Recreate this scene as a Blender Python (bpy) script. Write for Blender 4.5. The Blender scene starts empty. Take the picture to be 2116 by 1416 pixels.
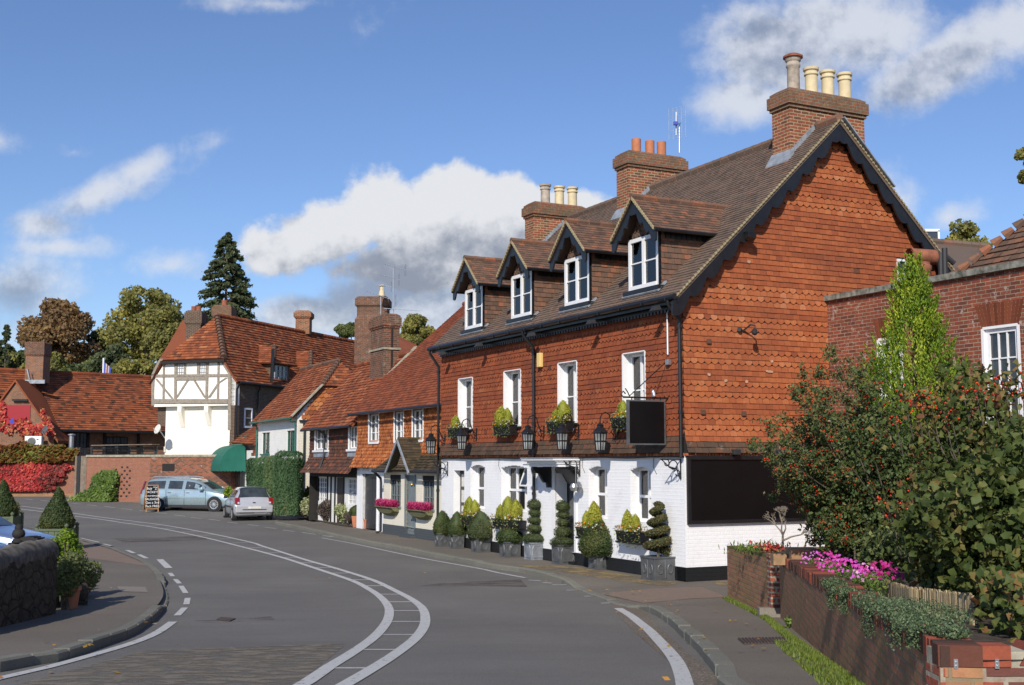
import bpy, bmesh, math, random
import numpy as np
from mathutils import Vector, Matrix
random.seed(7); RS=np.random.RandomState(5)
R=math.radians
scn=bpy.context.scene; COL=scn.collection
V=Vector
# ---------------- survey: the camera stands 2.4 m above the pavement at the inn ----------------
F0=2470.;CX,CY=1058.,708.;TH=math.atan(247/2470.);CZ=2.4
S_,C_=math.sin(TH),math.cos(TH)
PR=[(-30,.95),(0,.93),(6,.84),(9,.72),(12,.52),(15,.32),(18,.15),(21,.05),(24,0),(50,0),(54,.06),(60,.2),(70,.35),(85,.45),(400,.45)]
PY=np.array([p[0] for p in PR]);PZ=np.array([p[1] for p in PR])
def gz(y): return float(np.interp(y,PY,PZ))
def ray(u,v): return (u-CX, F0*C_-(CY-v)*S_, F0*S_+(CY-v)*C_)
def G(u,v,dz=0):
    d=ray(u,v);y=1.
    while y<300:
        if CZ+d[2]/d[1]*y<=gz(y)+dz: break
        y+=.04
    return V((d[0]/d[1]*y,y,gz(y)+dz))
def Q(O,a,u,v):
    d=ray(u,v);det=a[0]*(-d[1])+a[1]*d[0]
    s=(O[0]*d[1]-O[1]*d[0])/det
    y=O[1]+s*a[1]
    return s, CZ+y/d[1]*d[2]
def W(u,v,y):
    d=ray(u,v);return V((d[0]/d[1]*y,y,CZ+d[2]/d[1]*y))
class Fr:
    """vertical frame: origin, a = direction along the wall, n = outward normal"""
    def __init__(s,O,a,n=None):
        s.O=V((O[0],O[1],0));l=math.hypot(a[0],a[1]);s.a=V((a[0]/l,a[1]/l,0))
        s.n=V(n).normalized() if n else V((s.a.y,-s.a.x,0))
    def p(s,u,d,z): return s.O+s.a*u+s.n*d+V((0,0,z))
    def q(s,u,v,d=0):
        O=s.O+s.n*d; return Q(O,s.a,u,v)
# ---------------- objects ----------------
LOC={}
def tag(o,label=None,cat=None,group=None,kind=None):
    if label:o['label']=label
    if cat:o['category']=cat
    if group:o['group']=group
    if kind:o['kind']=kind
    return o
def T(name,label,cat,loc=(0,0,0),group=None):
    o=bpy.data.objects.new(name,None);COL.objects.link(o);o.location=loc;o.empty_display_size=.2
    LOC[o.name]=V(loc);return tag(o,label,cat,group)
def finish(o,parent,loc):
    COL.objects.link(o)
    if parent is not None:
        o.parent=parent;LOC[o.name]=loc
    return o
def copytree(o,parent=None):
    c=o.copy();COL.objects.link(c)
    if parent is not None:c.parent=parent
    for ch in list(o.children):copytree(ch,c)
    return c
def put(o,loc,rz=0,label=None,group=None):
    o.location=loc;o.rotation_euler[2]=rz
    if label:o['label']=label
    if group:o['group']=group
    return o
class MB:
    def __init__(s): s.v=[];s.f=[];s.r=[];s.m=[];s.mi=0;s.rn=.5
    def poly(s,pts,rn=None):
        b=len(s.v);s.v+= [tuple(p) for p in pts];s.f.append(tuple(range(b,b+len(pts))));s.r.append(s.rn if rn is None else rn);s.m.append(s.mi)
    def faces(s,pts,fs,rn=None):
        b=len(s.v);s.v+=[tuple(p) for p in pts]
        for f in fs:s.f.append(tuple(b+i for i in f));s.r.append(s.rn if rn is None else rn);s.m.append(s.mi)
    def hexa(s,p,rn=None): # 4 bottom, 4 top
        s.faces(p,[(3,2,1,0),(4,5,6,7),(0,1,5,4),(1,2,6,5),(2,3,7,6),(3,0,4,7)],rn)
    def box(s,a,b,rn=None):
        x0,y0,z0=a;x1,y1,z1=b
        s.hexa([(x0,y0,z0),(x1,y0,z0),(x1,y1,z0),(x0,y1,z0),(x0,y0,z1),(x1,y0,z1),(x1,y1,z1),(x0,y1,z1)],rn)
    def fbox(s,fr,u0,u1,d0,d1,z0,z1,rn=None):
        P=fr.p;s.hexa([P(u0,d0,z0),P(u1,d0,z0),P(u1,d1,z0),P(u0,d1,z0),P(u0,d0,z1),P(u1,d0,z1),P(u1,d1,z1),P(u0,d1,z1)],rn)
    def bar(s,a,b,w,h=None,up=(0,0,1)):
        a=V(a);b=V(b);h=h or w;t=(b-a).normalized();up=V(up)
        if abs(t.dot(up))>.98:up=V((1,0,0))
        x=t.cross(up).normalized()*w/2;y=x.cross(t).normalized()*h/2
        s.hexa([a-x-y,a+x-y,b+x-y,b-x-y,a-x+y,a+x+y,b+x+y,b-x+y])
    def tube(s,pts,r,n=8,cap=True):
        pts=[V(p) for p in pts];rs=r if isinstance(r,(list,tuple)) else [r]*len(pts)
        b=len(s.v);X=None
        for i,p in enumerate(pts):
            t=(pts[min(i+1,len(pts)-1)]-pts[max(i-1,0)]).normalized()
            if X is None: X=t.orthogonal().normalized()
            else:
                X=X-t*X.dot(t);X=X.normalized() if X.length>1e-6 else t.orthogonal().normalized()
            Y=t.cross(X)
            for k in range(n):
                an=2*math.pi*k/n;s.v.append(tuple(p+(X*math.cos(an)+Y*math.sin(an))*rs[i]))
        for i in range(len(pts)-1):
            for k in range(n):
                s.f.append((b+i*n+k,b+i*n+(k+1)%n,b+(i+1)*n+(k+1)%n,b+(i+1)*n+k));s.r.append(s.rn);s.m.append(s.mi)
        if cap:
            s.f.append(tuple(b+k for k in range(n))[::-1]);s.f.append(tuple(b+(len(pts)-1)*n+k for k in range(n)));s.r+=[s.rn]*2;s.m+=[s.mi]*2
    def lathe(s,prof,c=(0,0,0),n=16,axis=None):
        c=V(c);b=len(s.v);Z=V(axis).normalized() if axis else V((0,0,1));X=Z.orthogonal().normalized() if axis else V((1,0,0));Y=Z.cross(X)
        for (r,z) in prof:
            for k in range(n):
                an=2*math.pi*k/n;s.v.append(tuple(c+Z*z+(X*math.cos(an)+Y*math.sin(an))*r))
        for i in range(len(prof)-1):
            for k in range(n):
                s.f.append((b+i*n+k,b+i*n+(k+1)%n,b+(i+1)*n+(k+1)%n,b+(i+1)*n+k));s.r.append(s.rn);s.m.append(s.mi)
        if prof[0][0]>1e-5:s.f.append(tuple(b+k for k in range(n))[::-1]);s.r.append(s.rn);s.m.append(s.mi)
        if prof[-1][0]>1e-5:s.f.append(tuple(b+(len(prof)-1)*n+k for k in range(n)));s.r.append(s.rn);s.m.append(s.mi)
    def prism(s,pts,vec):
        n=len(pts);vec=V(vec);P=[V(p) for p in pts]+[V(p)+vec for p in pts]
        s.faces(P,[tuple(range(n))[::-1],tuple(range(n,2*n))]+[(i,(i+1)%n,n+(i+1)%n,n+i) for i in range(n)])
    def build(s,name,mat,parent=None,label=None,recalc=True,smooth=False,kind=None,bevel=0,cat=None,group=None):
        me=bpy.data.meshes.new(name)
        loc=LOC.get(parent.name,V((0,0,0))) if parent is not None else V((0,0,0))
        vv=[(p[0]-loc.x,p[1]-loc.y,p[2]-loc.z) for p in s.v] if loc.length>0 else s.v
        me.from_pydata(vv,[],s.f)
        mats=mat if isinstance(mat,(list,tuple)) else [mat]
        for m in mats:me.materials.append(m)
        at=me.attributes.new('rnd','FLOAT','FACE');at.data.foreach_set('value',s.r)
        if len(mats)>1:me.polygons.foreach_set('material_index',s.m)
        if recalc:
            bm=bmesh.new();bm.from_mesh(me);bmesh.ops.recalc_face_normals(bm,faces=bm.faces)
            bm.to_mesh(me);bm.free()
        if bevel:
            bm=bmesh.new();bm.from_mesh(me);bmesh.ops.remove_doubles(bm,verts=bm.verts,dist=1e-4)
            bmesh.ops.bevel(bm,geom=[e for e in bm.edges if e.calc_face_angle(0)>.5],offset=bevel,segments=2,affect='EDGES',profile=.6)
            bm.to_mesh(me);bm.free()
        uvmetric(me,loc)
        if smooth:
            me.polygons.foreach_set('use_smooth',[True]*len(me.polygons))
            try: me.set_sharp_from_angle(angle=R(40))
            except Exception: pass
        me.update()
        o=bpy.data.objects.new(name,me);finish(o,parent,loc)
        return tag(o,label,cat,group,kind)
def uvmetric(me,loc):
    nl=len(me.loops)
    if nl==0:return
    uv=me.uv_layers.new(name='UVMap')
    co=np.empty(len(me.vertices)*3);me.vertices.foreach_get('co',co);co=co.reshape(-1,3)+np.array(loc)
    vi=np.empty(nl,dtype=np.int32);me.loops.foreach_get('vertex_index',vi)
    npoly=len(me.polygons);nrm=np.empty(npoly*3);me.polygons.foreach_get('normal',nrm);nrm=nrm.reshape(-1,3)
    lt=np.empty(npoly,dtype=np.int32);me.polygons.foreach_get('loop_total',lt)
    N=np.repeat(nrm,lt,axis=0);P=co[vi]
    t=np.stack([-N[:,1],N[:,0],np.zeros(nl)],1);L=np.linalg.norm(t,axis=1);flat=L<.25
    t[~flat]/=L[~flat][:,None];t[flat]=(1,0,0)
    b=np.cross(N,t);b[flat]=(0,1,0)
    out=np.stack([(P*t).sum(1),(P*b).sum(1)],1)
    uv.data.foreach_set('uv',out.ravel())
def npmesh(name,verts,faces,rnd,mat,parent=None,label=None,cat=None,group=None,kind=None,smooth=False):
    """verts Nx3, faces Mxk (one k)"""
    loc=LOC.get(parent.name,V((0,0,0))) if parent is not None else V((0,0,0))
    verts=np.asarray(verts,dtype=np.float32)-np.array(loc,dtype=np.float32)
    me=bpy.data.meshes.new(name);M,k=faces.shape
    me.vertices.add(len(verts));me.vertices.foreach_set('co',verts.ravel())
    me.loops.add(M*k);me.loops.foreach_set('vertex_index',faces.astype(np.int32).ravel())
    me.polygons.add(M);me.polygons.foreach_set('loop_start',np.arange(0,M*k,k,dtype=np.int32))
    try: me.polygons.foreach_set('loop_total',np.full(M,k,dtype=np.int32))
    except Exception: pass
    me.update(calc_edges=True);me.validate()
    at=me.attributes.new('rnd','FLOAT','FACE');at.data.foreach_set('value',np.asarray(rnd,dtype=np.float32))
    me.materials.append(mat)
    if smooth: me.polygons.foreach_set('use_smooth',[True]*M)
    o=bpy.data.objects.new(name,me);finish(o,parent,loc);return tag(o,label,cat,group,kind)
def wallholes(mb,fr,u0,u1,z0,z1,holes,depth=.2,thick=.3,top=None,back=True):
    """wall face with rectangular openings (u0,u1,z0,z1) and their reveals"""
    us=sorted({u0,u1,*[h[0] for h in holes],*[h[1] for h in holes]});zs=sorted({z0,z1,*[h[2] for h in holes],*[h[3] for h in holes]})
    us=[u for u in us if u0<=u<=u1];zs=[z for z in zs if z0<=z<=z1];P=fr.p
    for i in range(len(us)-1):
        for j in range(len(zs)-1):
            cu=(us[i]+us[i+1])/2;cz=(zs[j]+zs[j+1])/2
            if any(h[0]<cu<h[1] and h[2]<cz<h[3] for h in holes):continue
            mb.poly([P(us[i],0,zs[j]),P(us[i+1],0,zs[j]),P(us[i+1],0,zs[j+1]),P(us[i],0,zs[j+1])])
    for h in holes:
        a,b,c,d=h[:4];D=-(h[4] if len(h)>4 else depth)
        mb.poly([P(a,0,c),P(a,0,d),P(a,D,d),P(a,D,c)]);mb.poly([P(b,0,c),P(b,0,d),P(b,D,d),P(b,D,c)])
        mb.poly([P(a,0,c),P(b,0,c),P(b,D,c),P(a,D,c)]);mb.poly([P(a,0,d),P(b,0,d),P(b,D,d),P(a,D,d)])
def tilepoly(mb,pts,course=.115,tw=.17,style='P',holes=(),off=None,h=.022,jit=1.,rfun=None,stag=True,back=.0,slab=0):
    """lay tiles over a planar polygon; pts[0]->pts[1] is the bottom edge, left to right seen from outside"""
    pts=[V(p) for p in pts];O=pts[0];U=(pts[1]-O);U.normalize()
    Nn=None
    for q in pts[2:]:
        c=U.cross(q-O)
        if c.length>1e-4:Nn=c.normalized();break
    Vv=Nn.cross(U);P2=[((p-O).dot(U),(p-O).dot(Vv)) for p in pts]
    vmax=max(p[1] for p in P2);vmin=min(p[1] for p in P2);n=int(math.ceil((vmax-vmin)/course))
    def span(v):
        xs=[]
        for i in range(len(P2)):
            a,b=P2[i],P2[(i+1)%len(P2)]
            if (a[1]-v)*(b[1]-v)<0:xs.append(a[0]+(b[0]-a[0])*(v-a[1])/(b[1]-a[1]))
        xs.sort();return [(xs[i],xs[i+1]) for i in range(0,len(xs)-1,2)]
    for k in range(n):
        v0=vmin+k*course;v1=min(v0+course*1.04,vmax);vm=min(v0+course*.5,vmax-1e-4)
        st=style[k%len(style)]
        sp=span(vm)
        for ho in holes:
            if ho[2]<vm<ho[3]:
                ns=[]
                for a,b in sp:
                    if ho[0]>a: ns.append((a,min(b,ho[0])))
                    if ho[1]<b: ns.append((max(a,ho[1]),b))
                sp=[(a,b) for a,b in ns if b-a>.01]
        ob=off(v0-vmin) if off else 0;ot=off(v1-vmin) if off else 0
        for a,b in sp:
            x=math.floor(a/tw)*tw-(tw/2 if (k%2 and stag) else 0)
            while x<b:
                x0=max(x,a);x1=min(x+tw-.004,b);x+=tw
                if x1-x0<.015:continue
                hh=h*(1+random.uniform(-.18,.18)*jit)+back;vb=v0+random.uniform(-.004,.004)*jit
                hr=hh+random.uniform(-.003,.003)*jit
                rn=random.random() if rfun is None else rfun(x0,v0)
                f=lambda u,v,o:O+U*u+Vv*v+Nn*o
                t0=.004+back
                if st=='P':
                    mb.faces([f(x0,vb,ob+hh),f(x1,vb,ob+hr),f(x1,v1,ot+t0),f(x0,v1,ot+t0),f(x0,vb,ob+back),f(x1,vb,ob+back)],[(0,1,2,3),(4,5,1,0)],rn)
                else:
                    m=5 if st=='S' else 3;w=x1-x0;r=min(.055,w/2)
                    low=[(x0+w*i/m,vb-.012+r*(1-math.sin(math.pi*i/m))) for i in range(m+1)]
                    pp=[f(u,v,ob+hh) for u,v in low]+[f(x1,v1,ot+t0),f(x0,v1,ot+t0)]+[f(u,v,ob+back) for u,v in low]
                    nb=m+3
                    mb.faces(pp,[tuple(range(m+3))]+[(nb+i,nb+i+1,i+1,i) for i in range(m)],rn)
    if slab:
        q=[p-Nn*.006 for p in pts];mb.rn=.2;mb.prism(q,-Nn*slab)
    return U,Vv,Nn
def ridge(mb,a,b,r=.1,seg=.33,rn=None):
    a=V(a);b=V(b);L=(b-a).length;n=max(1,int(L/seg));t=(b-a)/n
    for i in range(n):
        mb.rn=random.random() if rn is None else rn
        mb.tube([a+t*i,a+t*(i+.94)],[r*1.06,r*.97],8)
        mb.rn=.97;mb.tube([a+t*(i+.93),a+t*(i+1.0)],[r*1.0,r*1.0],6,cap=False)
def polyline(pts,step=.3,closed=False):
    pts=[V(p) for p in pts];out=[]
    for i in range(len(pts)-1):
        p0=pts[max(i-1,0)];p1=pts[i];p2=pts[i+1];p3=pts[min(i+2,len(pts)-1)]
        n=max(1,int((p2-p1).length/step))
        for k in range(n):
            t=k/n;out.append(.5*((2*p1)+(p2-p0)*t+(2*p0-5*p1+4*p2-p3)*t*t+(3*p1-p0-3*p2+p3)*t**3))
    out.append(pts[-1]);return out
# ---------------- materials ----------------
def lin(c):
    return tuple(((x/255)/12.92 if x/255<=.04045 else ((x/255+.055)/1.055)**2.4) for x in c)
class NT:
    def __init__(s,name):
        s.m=bpy.data.materials.new(name);s.m.use_nodes=True;s.t=s.m.node_tree;s.n=s.t.nodes;s.n.clear()
        s.out=s.n.new('ShaderNodeOutputMaterial');s.b=s.n.new('ShaderNodeBsdfPrincipled');s.t.links.new(s.b.outputs[0],s.out.inputs[0])
    def N(s,ty,**k):
        n=s.n.new(ty)
        for a,b in k.items():
            if a in n.inputs.keys() if isinstance(a,str) else False: n.inputs[a].default_value=b
            else: setattr(n,a,b)
        return n
    def L(s,a,b): s.t.links.new(a,b)
    def coord(s,kind='Object',scale=None):
        c=s.n.new('ShaderNodeTexCoord');o=c.outputs[kind]
        if scale is not None:
            m=s.n.new('ShaderNodeMapping');m.inputs['Scale'].default_value=scale;s.L(o,m.inputs[0]);o=m.outputs[0]
        return o
    def noise(s,co,scale,detail=4,rough=.6):
        n=s.n.new('ShaderNodeTexNoise');n.inputs['Scale'].default_value=scale;n.inputs['Detail'].default_value=detail;n.inputs['Roughness'].default_value=rough
        s.L(co,n.inputs['Vector']);return n.outputs['Fac']
    def ramp(s,fac,stops,interp='LINEAR'):
        r=s.n.new('ShaderNodeValToRGB');e=r.color_ramp.elements;r.color_ramp.interpolation=interp
        while len(e)<len(stops):e.new(.5)
        for i,(p,c) in enumerate(stops):
            e[i].position=p;e[i].color=(*c,1) if isinstance(c,(tuple,list)) else (c,c,c,1)
        s.L(fac,r.inputs[0]);return r.outputs[0]
    def mix(s,fac,a,b,blend='MIX'):
        m=s.n.new('ShaderNodeMix');m.data_type='RGBA';m.blend_type=blend
        for i,x in ((0,fac),(6,a),(7,b)):
            if hasattr(x,'is_output'):s.L(x,m.inputs[i])
            elif isinstance(x,(int,float)):
                m.inputs[i].default_value=x if i==0 else (x,x,x,1)
            else:m.inputs[i].default_value=(*x,1)
        return m.outputs[2]
    def math(s,op,a,b=None):
        m=s.n.new('ShaderNodeMath');m.operation=op
        for i,x in ((0,a),(1,b)):
            if x is None:continue
            if hasattr(x,'is_output'):s.L(x,m.inputs[i])
            else:m.inputs[i].default_value=x
        return m.outputs[0]
    def attr(s,name='rnd'):
        a=s.n.new('ShaderNodeAttribute');a.attribute_name=name;return a.outputs['Fac']
    def bump(s,h,strength=.5,dist=.02):
        b=s.n.new('ShaderNodeBump');b.inputs['Strength'].default_value=strength;b.inputs['Distance'].default_value=dist
        s.L(h,b.inputs['Height']);s.L(b.outputs[0],s.b.inputs['Normal'])
    def set(s,base=None,rough=None,metal=None,spec=None):
        if base is not None:
            if hasattr(base,'is_output'):s.L(base,s.b.inputs['Base Color'])
            else:s.b.inputs['Base Color'].default_value=(*base,1)
        if rough is not None:
            if hasattr(rough,'is_output'):s.L(rough,s.b.inputs['Roughness'])
            else:s.b.inputs['Roughness'].default_value=rough
        if metal is not None:s.b.inputs['Metallic'].default_value=metal
        if spec is not None:s.b.inputs['Specular IOR Level'].default_value=spec
        return s.m
M={}
def plain(name,c,rough=.6,metal=0,var=.15,scale=6,bump=0,spec=.4,c2=None):
    t=NT(name);co=t.coord();nf=t.noise(co,scale,5)
    a=tuple(x*(1-var) for x in c);b=tuple(min(1,x*(1+var)) for x in c) if c2 is None else c2
    t.set(t.ramp(nf,[(.3,a),(.7,b)]),rough,metal,spec)
    if bump:t.bump(t.noise(co,scale*6,4),bump,.01)
    M[name]=t.m;return t.m
def tilemat(name,stops,stain=(.03,.024,.02),amt=.45,sscale=1.3,rough=.85,lichen=None):
    t=NT(name);co=t.coord();r=t.attr()
    c=t.ramp(r,stops,'LINEAR')
    n=t.noise(co,sscale,6,.65);c=t.mix(t.ramp(n,[(.48,0.),(.72,amt)]),c,stain)
    f=t.noise(co,22,3);c=t.mix(t.ramp(f,[(.3,.35),(.75,0.)]),c,tuple(x*.45 for x in stops[len(stops)//2][1]))
    if lichen: c=t.mix(t.ramp(t.noise(co,3.1,8,.75),[(.62,0.),(.72,lichen[0])]),c,lichen[1])
    t.set(c,rough,0,.2);t.bump(t.noise(co,45,3),.35,.01);M[name]=t.m;return t.m
def brickmat(name,c1,c2,mortar,rough=.9,bw=.225,rh=.075,ms=.012,stain=None,lime=None,bumps=.6,var=.0,third=None):
    t=NT(name);uv=t.coord('UV');co=t.coord('Object')
    b=t.n.new('ShaderNodeTexBrick');b.offset=.5;b.inputs['Scale'].default_value=1;b.inputs['Brick Width'].default_value=bw;b.inputs['Row Height'].default_value=rh
    b.inputs['Mortar Size'].default_value=ms;b.inputs['Mortar Smooth'].default_value=.25;b.inputs['Bias'].default_value=var
    b.inputs['Color1'].default_value=(*c1,1);b.inputs['Color2'].default_value=(*c2,1);b.inputs['Mortar'].default_value=(*mortar,1)
    # wobble the joints a little
    mp=t.n.new('ShaderNodeVectorMath');mp.operation='MULTIPLY_ADD';nz=t.n.new('ShaderNodeTexNoise');nz.inputs['Scale'].default_value=6;t.L(uv,nz.inputs['Vector'])
    t.L(nz.outputs['Color'],mp.inputs[0]);mp.inputs[1].default_value=(.012,.012,0);t.L(uv,mp.inputs[2]);t.L(mp.outputs[0],b.inputs['Vector'])
    c=b.outputs['Color']
    if third:
        b2=t.n.new('ShaderNodeTexBrick');b2.offset=.5
        for k in ('Scale','Brick Width','Row Height'):b2.inputs[k].default_value=b.inputs[k].default_value
        b2.inputs['Mortar Size'].default_value=0;b2.inputs['Color1'].default_value=(0,0,0,1);b2.inputs['Color2'].default_value=(1,1,1,1);t.L(mp.outputs[0],b2.inputs['Vector'])
        k=t.ramp(b2.outputs['Color'],[(third[0],0.),(third[0]+.05,third[2])])
        inv=t.math('SUBTRACT',1,b.outputs['Fac']);c=t.mix(t.math('MULTIPLY',k,inv),c,third[1])
    n=t.noise(co,2.2,6,.7)
    if stain:c=t.mix(t.ramp(n,[(.42,0.),(.7,stain[0])]),c,stain[1])
    f=t.noise(co,14,4);c=t.mix(t.ramp(f,[(.3,.4),(.6,0.)]),c,tuple(x*.5 for x in c1))
    if lime:c=t.mix(t.ramp(t.noise(co,lime[2] if len(lime)>2 else 5,9,.78),[(.57,0.),(.63,lime[0])]),c,lime[1])
    t.set(c,rough,0,.2)
    h=t.math('SUBTRACT',t.noise(co,30,4),t.math('MULTIPLY',b.outputs['Fac'],1.2));t.bump(h,bumps,.012);M[name]=t.m;return t.m
def leafmat(name,stops,trans=.25,rough=.55):
    t=NT(name);r=t.attr();c=t.ramp(r,stops);t.set(c,rough,0,.3)
    tr=t.n.new('ShaderNodeBsdfTranslucent');t.L(c,tr.inputs[0]);ms=t.n.new('ShaderNodeMixShader');ms.inputs[0].default_value=trans
    t.L(t.b.outputs[0],ms.inputs[1]);t.L(tr.outputs[0],ms.inputs[2]);t.L(ms.outputs[0],t.out.inputs[0]);M[name]=t.m;return t.m
# hung tiles / roofs
tilemat('hung_tile',[(0,(.10,.05,.035)),(.03,(.24,.068,.032)),(.2,(.28,.08,.036)),(.5,(.37,.105,.042)),(.8,(.46,.15,.056)),(1,(.54,.23,.12))],amt=.5,sscale=.55,stain=(.17,.06,.036),lichen=(.2,(.4,.25,.18)))
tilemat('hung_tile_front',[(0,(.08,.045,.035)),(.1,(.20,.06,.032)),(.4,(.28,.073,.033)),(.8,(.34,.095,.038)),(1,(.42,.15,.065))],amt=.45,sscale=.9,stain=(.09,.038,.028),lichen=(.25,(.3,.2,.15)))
tilemat('hung_tile_grey',[(0,(.05,.04,.033)),(.4,(.10,.07,.05)),(.7,(.17,.075,.045)),(1,(.28,.09,.04))],amt=.3,lichen=(.5,(.34,.31,.24)))
tilemat('inn_roof',[(0,(.125,.092,.074)),(.3,(.165,.12,.094)),(.8,(.195,.138,.106)),(.96,(.21,.13,.095)),(1,(.27,.13,.085))],amt=.3,stain=(.09,.072,.06))
tilemat('dormer_roof',[(0,(.11,.072,.055)),(.35,(.16,.10,.073)),(.75,(.2,.112,.077)),(.93,(.27,.12,.07)),(1,(.34,.13,.07))],amt=.4,sscale=3)
tilemat('old_roof',[(0,(.11,.05,.033)),(.15,(.22,.07,.036)),(.5,(.30,.088,.038)),(.85,(.37,.115,.046)),(1,(.46,.19,.09))],amt=.5,sscale=.8,lichen=(.25,(.2,.15,.09)))
tilemat('barn_roof',[(0,(.075,.05,.04)),(.13,(.12,.06,.04)),(.2,(.24,.075,.036)),(.6,(.30,.09,.04)),(1,(.38,.13,.06))],amt=.5,sscale=.6)
tilemat('new_roof',[(0,(.17,.05,.028)),(.5,(.26,.072,.032)),(1,(.33,.1,.045))],amt=.55,sscale=.5,stain=(.07,.035,.02))
tilemat('cottage_hung',[(0,(.2,.06,.03)),(.2,(.36,.11,.04)),(.7,(.46,.15,.05)),(1,(.55,.22,.085))],amt=.2)
tilemat('dark_hung',[(0,(.07,.042,.033)),(.5,(.115,.058,.042)),(.86,(.16,.066,.042)),(.94,(.3,.08,.04)),(1,(.36,.10,.045))],amt=.4)
tilemat('mossy_roof',[(0,(.035,.03,.022)),(.5,(.07,.055,.035)),(1,(.12,.08,.05))],amt=.5,stain=(.05,.06,.015),lichen=(.5,(.28,.26,.2)))
# brick
brickmat('stack_brick',(.28,.075,.04),(.37,.11,.055),(.42,.34,.21),stain=(.45,(.09,.06,.04)),third=(.75,(.09,.055,.045),.8))
brickmat('cap_brick',(.23,.09,.05),(.28,.11,.06),(.22,.2,.15),stain=(.8,(.09,.085,.055)),lime=(.6,(.36,.24,.08),7))
brickmat('old_stack',(.19,.07,.04),(.26,.09,.045),(.24,.2,.15),stain=(.7,(.09,.06,.045)),third=(.55,(.09,.05,.038),.8),lime=(.5,(.36,.31,.25),4))
brickmat('red_brick',(.24,.066,.038),(.33,.09,.046),(.38,.3,.22),stain=(.55,(.10,.045,.035)),lime=(.8,(.47,.4,.36),4.5),third=(.8,(.08,.035,.03),.7),ms=.009)
brickmat('garden_brick',(.40,.18,.10),(.50,.21,.11),(.24,.19,.13),stain=(.85,(.25,.19,.08)),third=(.75,(.19,.12,.085),.6),ms=.011)
brickmat('garden_brick_end',(.33,.085,.05),(.42,.13,.08),(.38,.35,.27),stain=(.4,(.14,.06,.045)),third=(.6,(.10,.05,.045),.85),ms=.016)
brickmat('new_brick',(.3,.1,.06),(.36,.13,.075),(.33,.24,.18),stain=(.3,(.2,.1,.07)))
brickmat('ruin_brick',(.34,.10,.045),(.44,.13,.055),(.24,.19,.15),stain=(.55,(.13,.08,.055)),lime=(.7,(.42,.38,.33),3),third=(.5,(.09,.05,.04),.8))
brickmat('dark_brick',(.085,.05,.036),(.13,.07,.046),(.25,.21,.16),stain=(.2,(.05,.035,.03)))
brickmat('barn_brick',(.28,.11,.06),(.38,.14,.07),(.3,.24,.17),stain=(.5,(.12,.07,.05)),third=(.6,(.13,.09,.08),.7))
def paintbrick(name,c,dirt=(.5,.5,.46),bs=.28,bw=.225,rh=.075):
    t=NT(name);uv=t.coord('UV');co=t.coord();b=t.n.new('ShaderNodeTexBrick');b.inputs['Scale'].default_value=1;b.inputs['Brick Width'].default_value=bw;b.inputs['Row Height'].default_value=rh;b.inputs['Mortar Size'].default_value=.012;b.inputs['Mortar Smooth'].default_value=.5
    t.L(uv,b.inputs['Vector']);n=t.noise(co,1.7,5);m=t.noise(co,9,3)
    cc=t.mix(t.ramp(n,[(.5,0.),(.85,.35)]),c,tuple(x*y for x,y in zip(c,dirt)));cc=t.mix(t.ramp(m,[(.35,.12),(.5,0.)]),cc,tuple(x*.7 for x in c))
    t.set(cc,.6,0,.3);h=t.math('ADD',t.math('MULTIPLY',b.outputs['Fac'],-.8),t.noise(co,16,4));t.bump(h,bs,.012);M[name]=t.m
paintbrick('white_wall',(.82,.82,.84));paintbrick('cream_wall',(.74,.70,.58));paintbrick('rough_cream',(.78,.72,.6),bs=.9);paintbrick('old_white',(.82,.81,.78),bs=.5)
paintbrick('black_plinth',(.012,.013,.015),dirt=(3,3,3));paintbrick('slate_plinth',(.07,.08,.09),bs=.5)
def render_mat(name,c):
    t=NT(name);co=t.coord();w=t.coord('Object',(.9,.9,.25));n=t.noise(w,2.6,6,.7)
    t.set(t.mix(t.ramp(n,[(.5,0.),(.8,.3)]),c,(.5,.4,.28)),.8,0,.2);t.bump(t.noise(co,9,4),.2,.01);M[name]=t.m
render_mat('cream_render',(.86,.82,.72));render_mat('white_plaster',(.87,.86,.82))
plain('white_paint',(.8,.8,.81),.4,var=.03,spec=.5);plain('black_paint',(.012,.012,.014),.35,var=.3,spec=.5,bump=.1)
plain('board_black',(.004,.0042,.005),.35,var=.25,scale=1.5,spec=.35)
plain('grey_paint',(.16,.19,.2),.45,var=.08);plain('green_paint',(.03,.12,.09),.45);plain('dull_black',(.02,.018,.017),.8)
plain('grey_timber',(.27,.235,.19),.9,var=.3,scale=9,bump=.3);plain('lead_grey',(.3,.33,.37),.5,var=.3,scale=5,metal=.2)
plain('lead_planter',(.12,.125,.13),.5,var=.28,scale=5,metal=.35,bump=.15);plain('pale_lead',(.26,.28,.31),.55,var=.35,scale=4,metal=.3,bump=.15)
plain('terracotta',(.45,.17,.085),.8,var=.15);plain('dirty_terracotta',(.27,.1,.055),.8,var=.35);plain('old_clay',(.28,.09,.05),.85,var=.3)
plain('cream_pot',(.62,.52,.33),.8,var=.12);plain('stained_pot',(.4,.34,.28),.85,var=.35);plain('galvanised',(.5,.5,.52),.35,metal=.8,var=.1)
plain('mortar_line',(.34,.28,.16),.9,var=.25,scale=20);plain('mortar_grey',(.33,.3,.23),.9,var=.35,scale=6,bump=.4)
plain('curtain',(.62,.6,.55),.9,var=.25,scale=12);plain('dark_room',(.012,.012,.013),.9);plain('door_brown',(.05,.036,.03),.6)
plain('canvas_green',(.012,.125,.09),.75,var=.12,scale=3);plain('alarm_yellow',(.75,.53,.2),.5,var=.05);plain('stone_coping',(.12,.115,.09),.95,var=.5,scale=7,bump=.6,c2=(.3,.3,.26))
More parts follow.
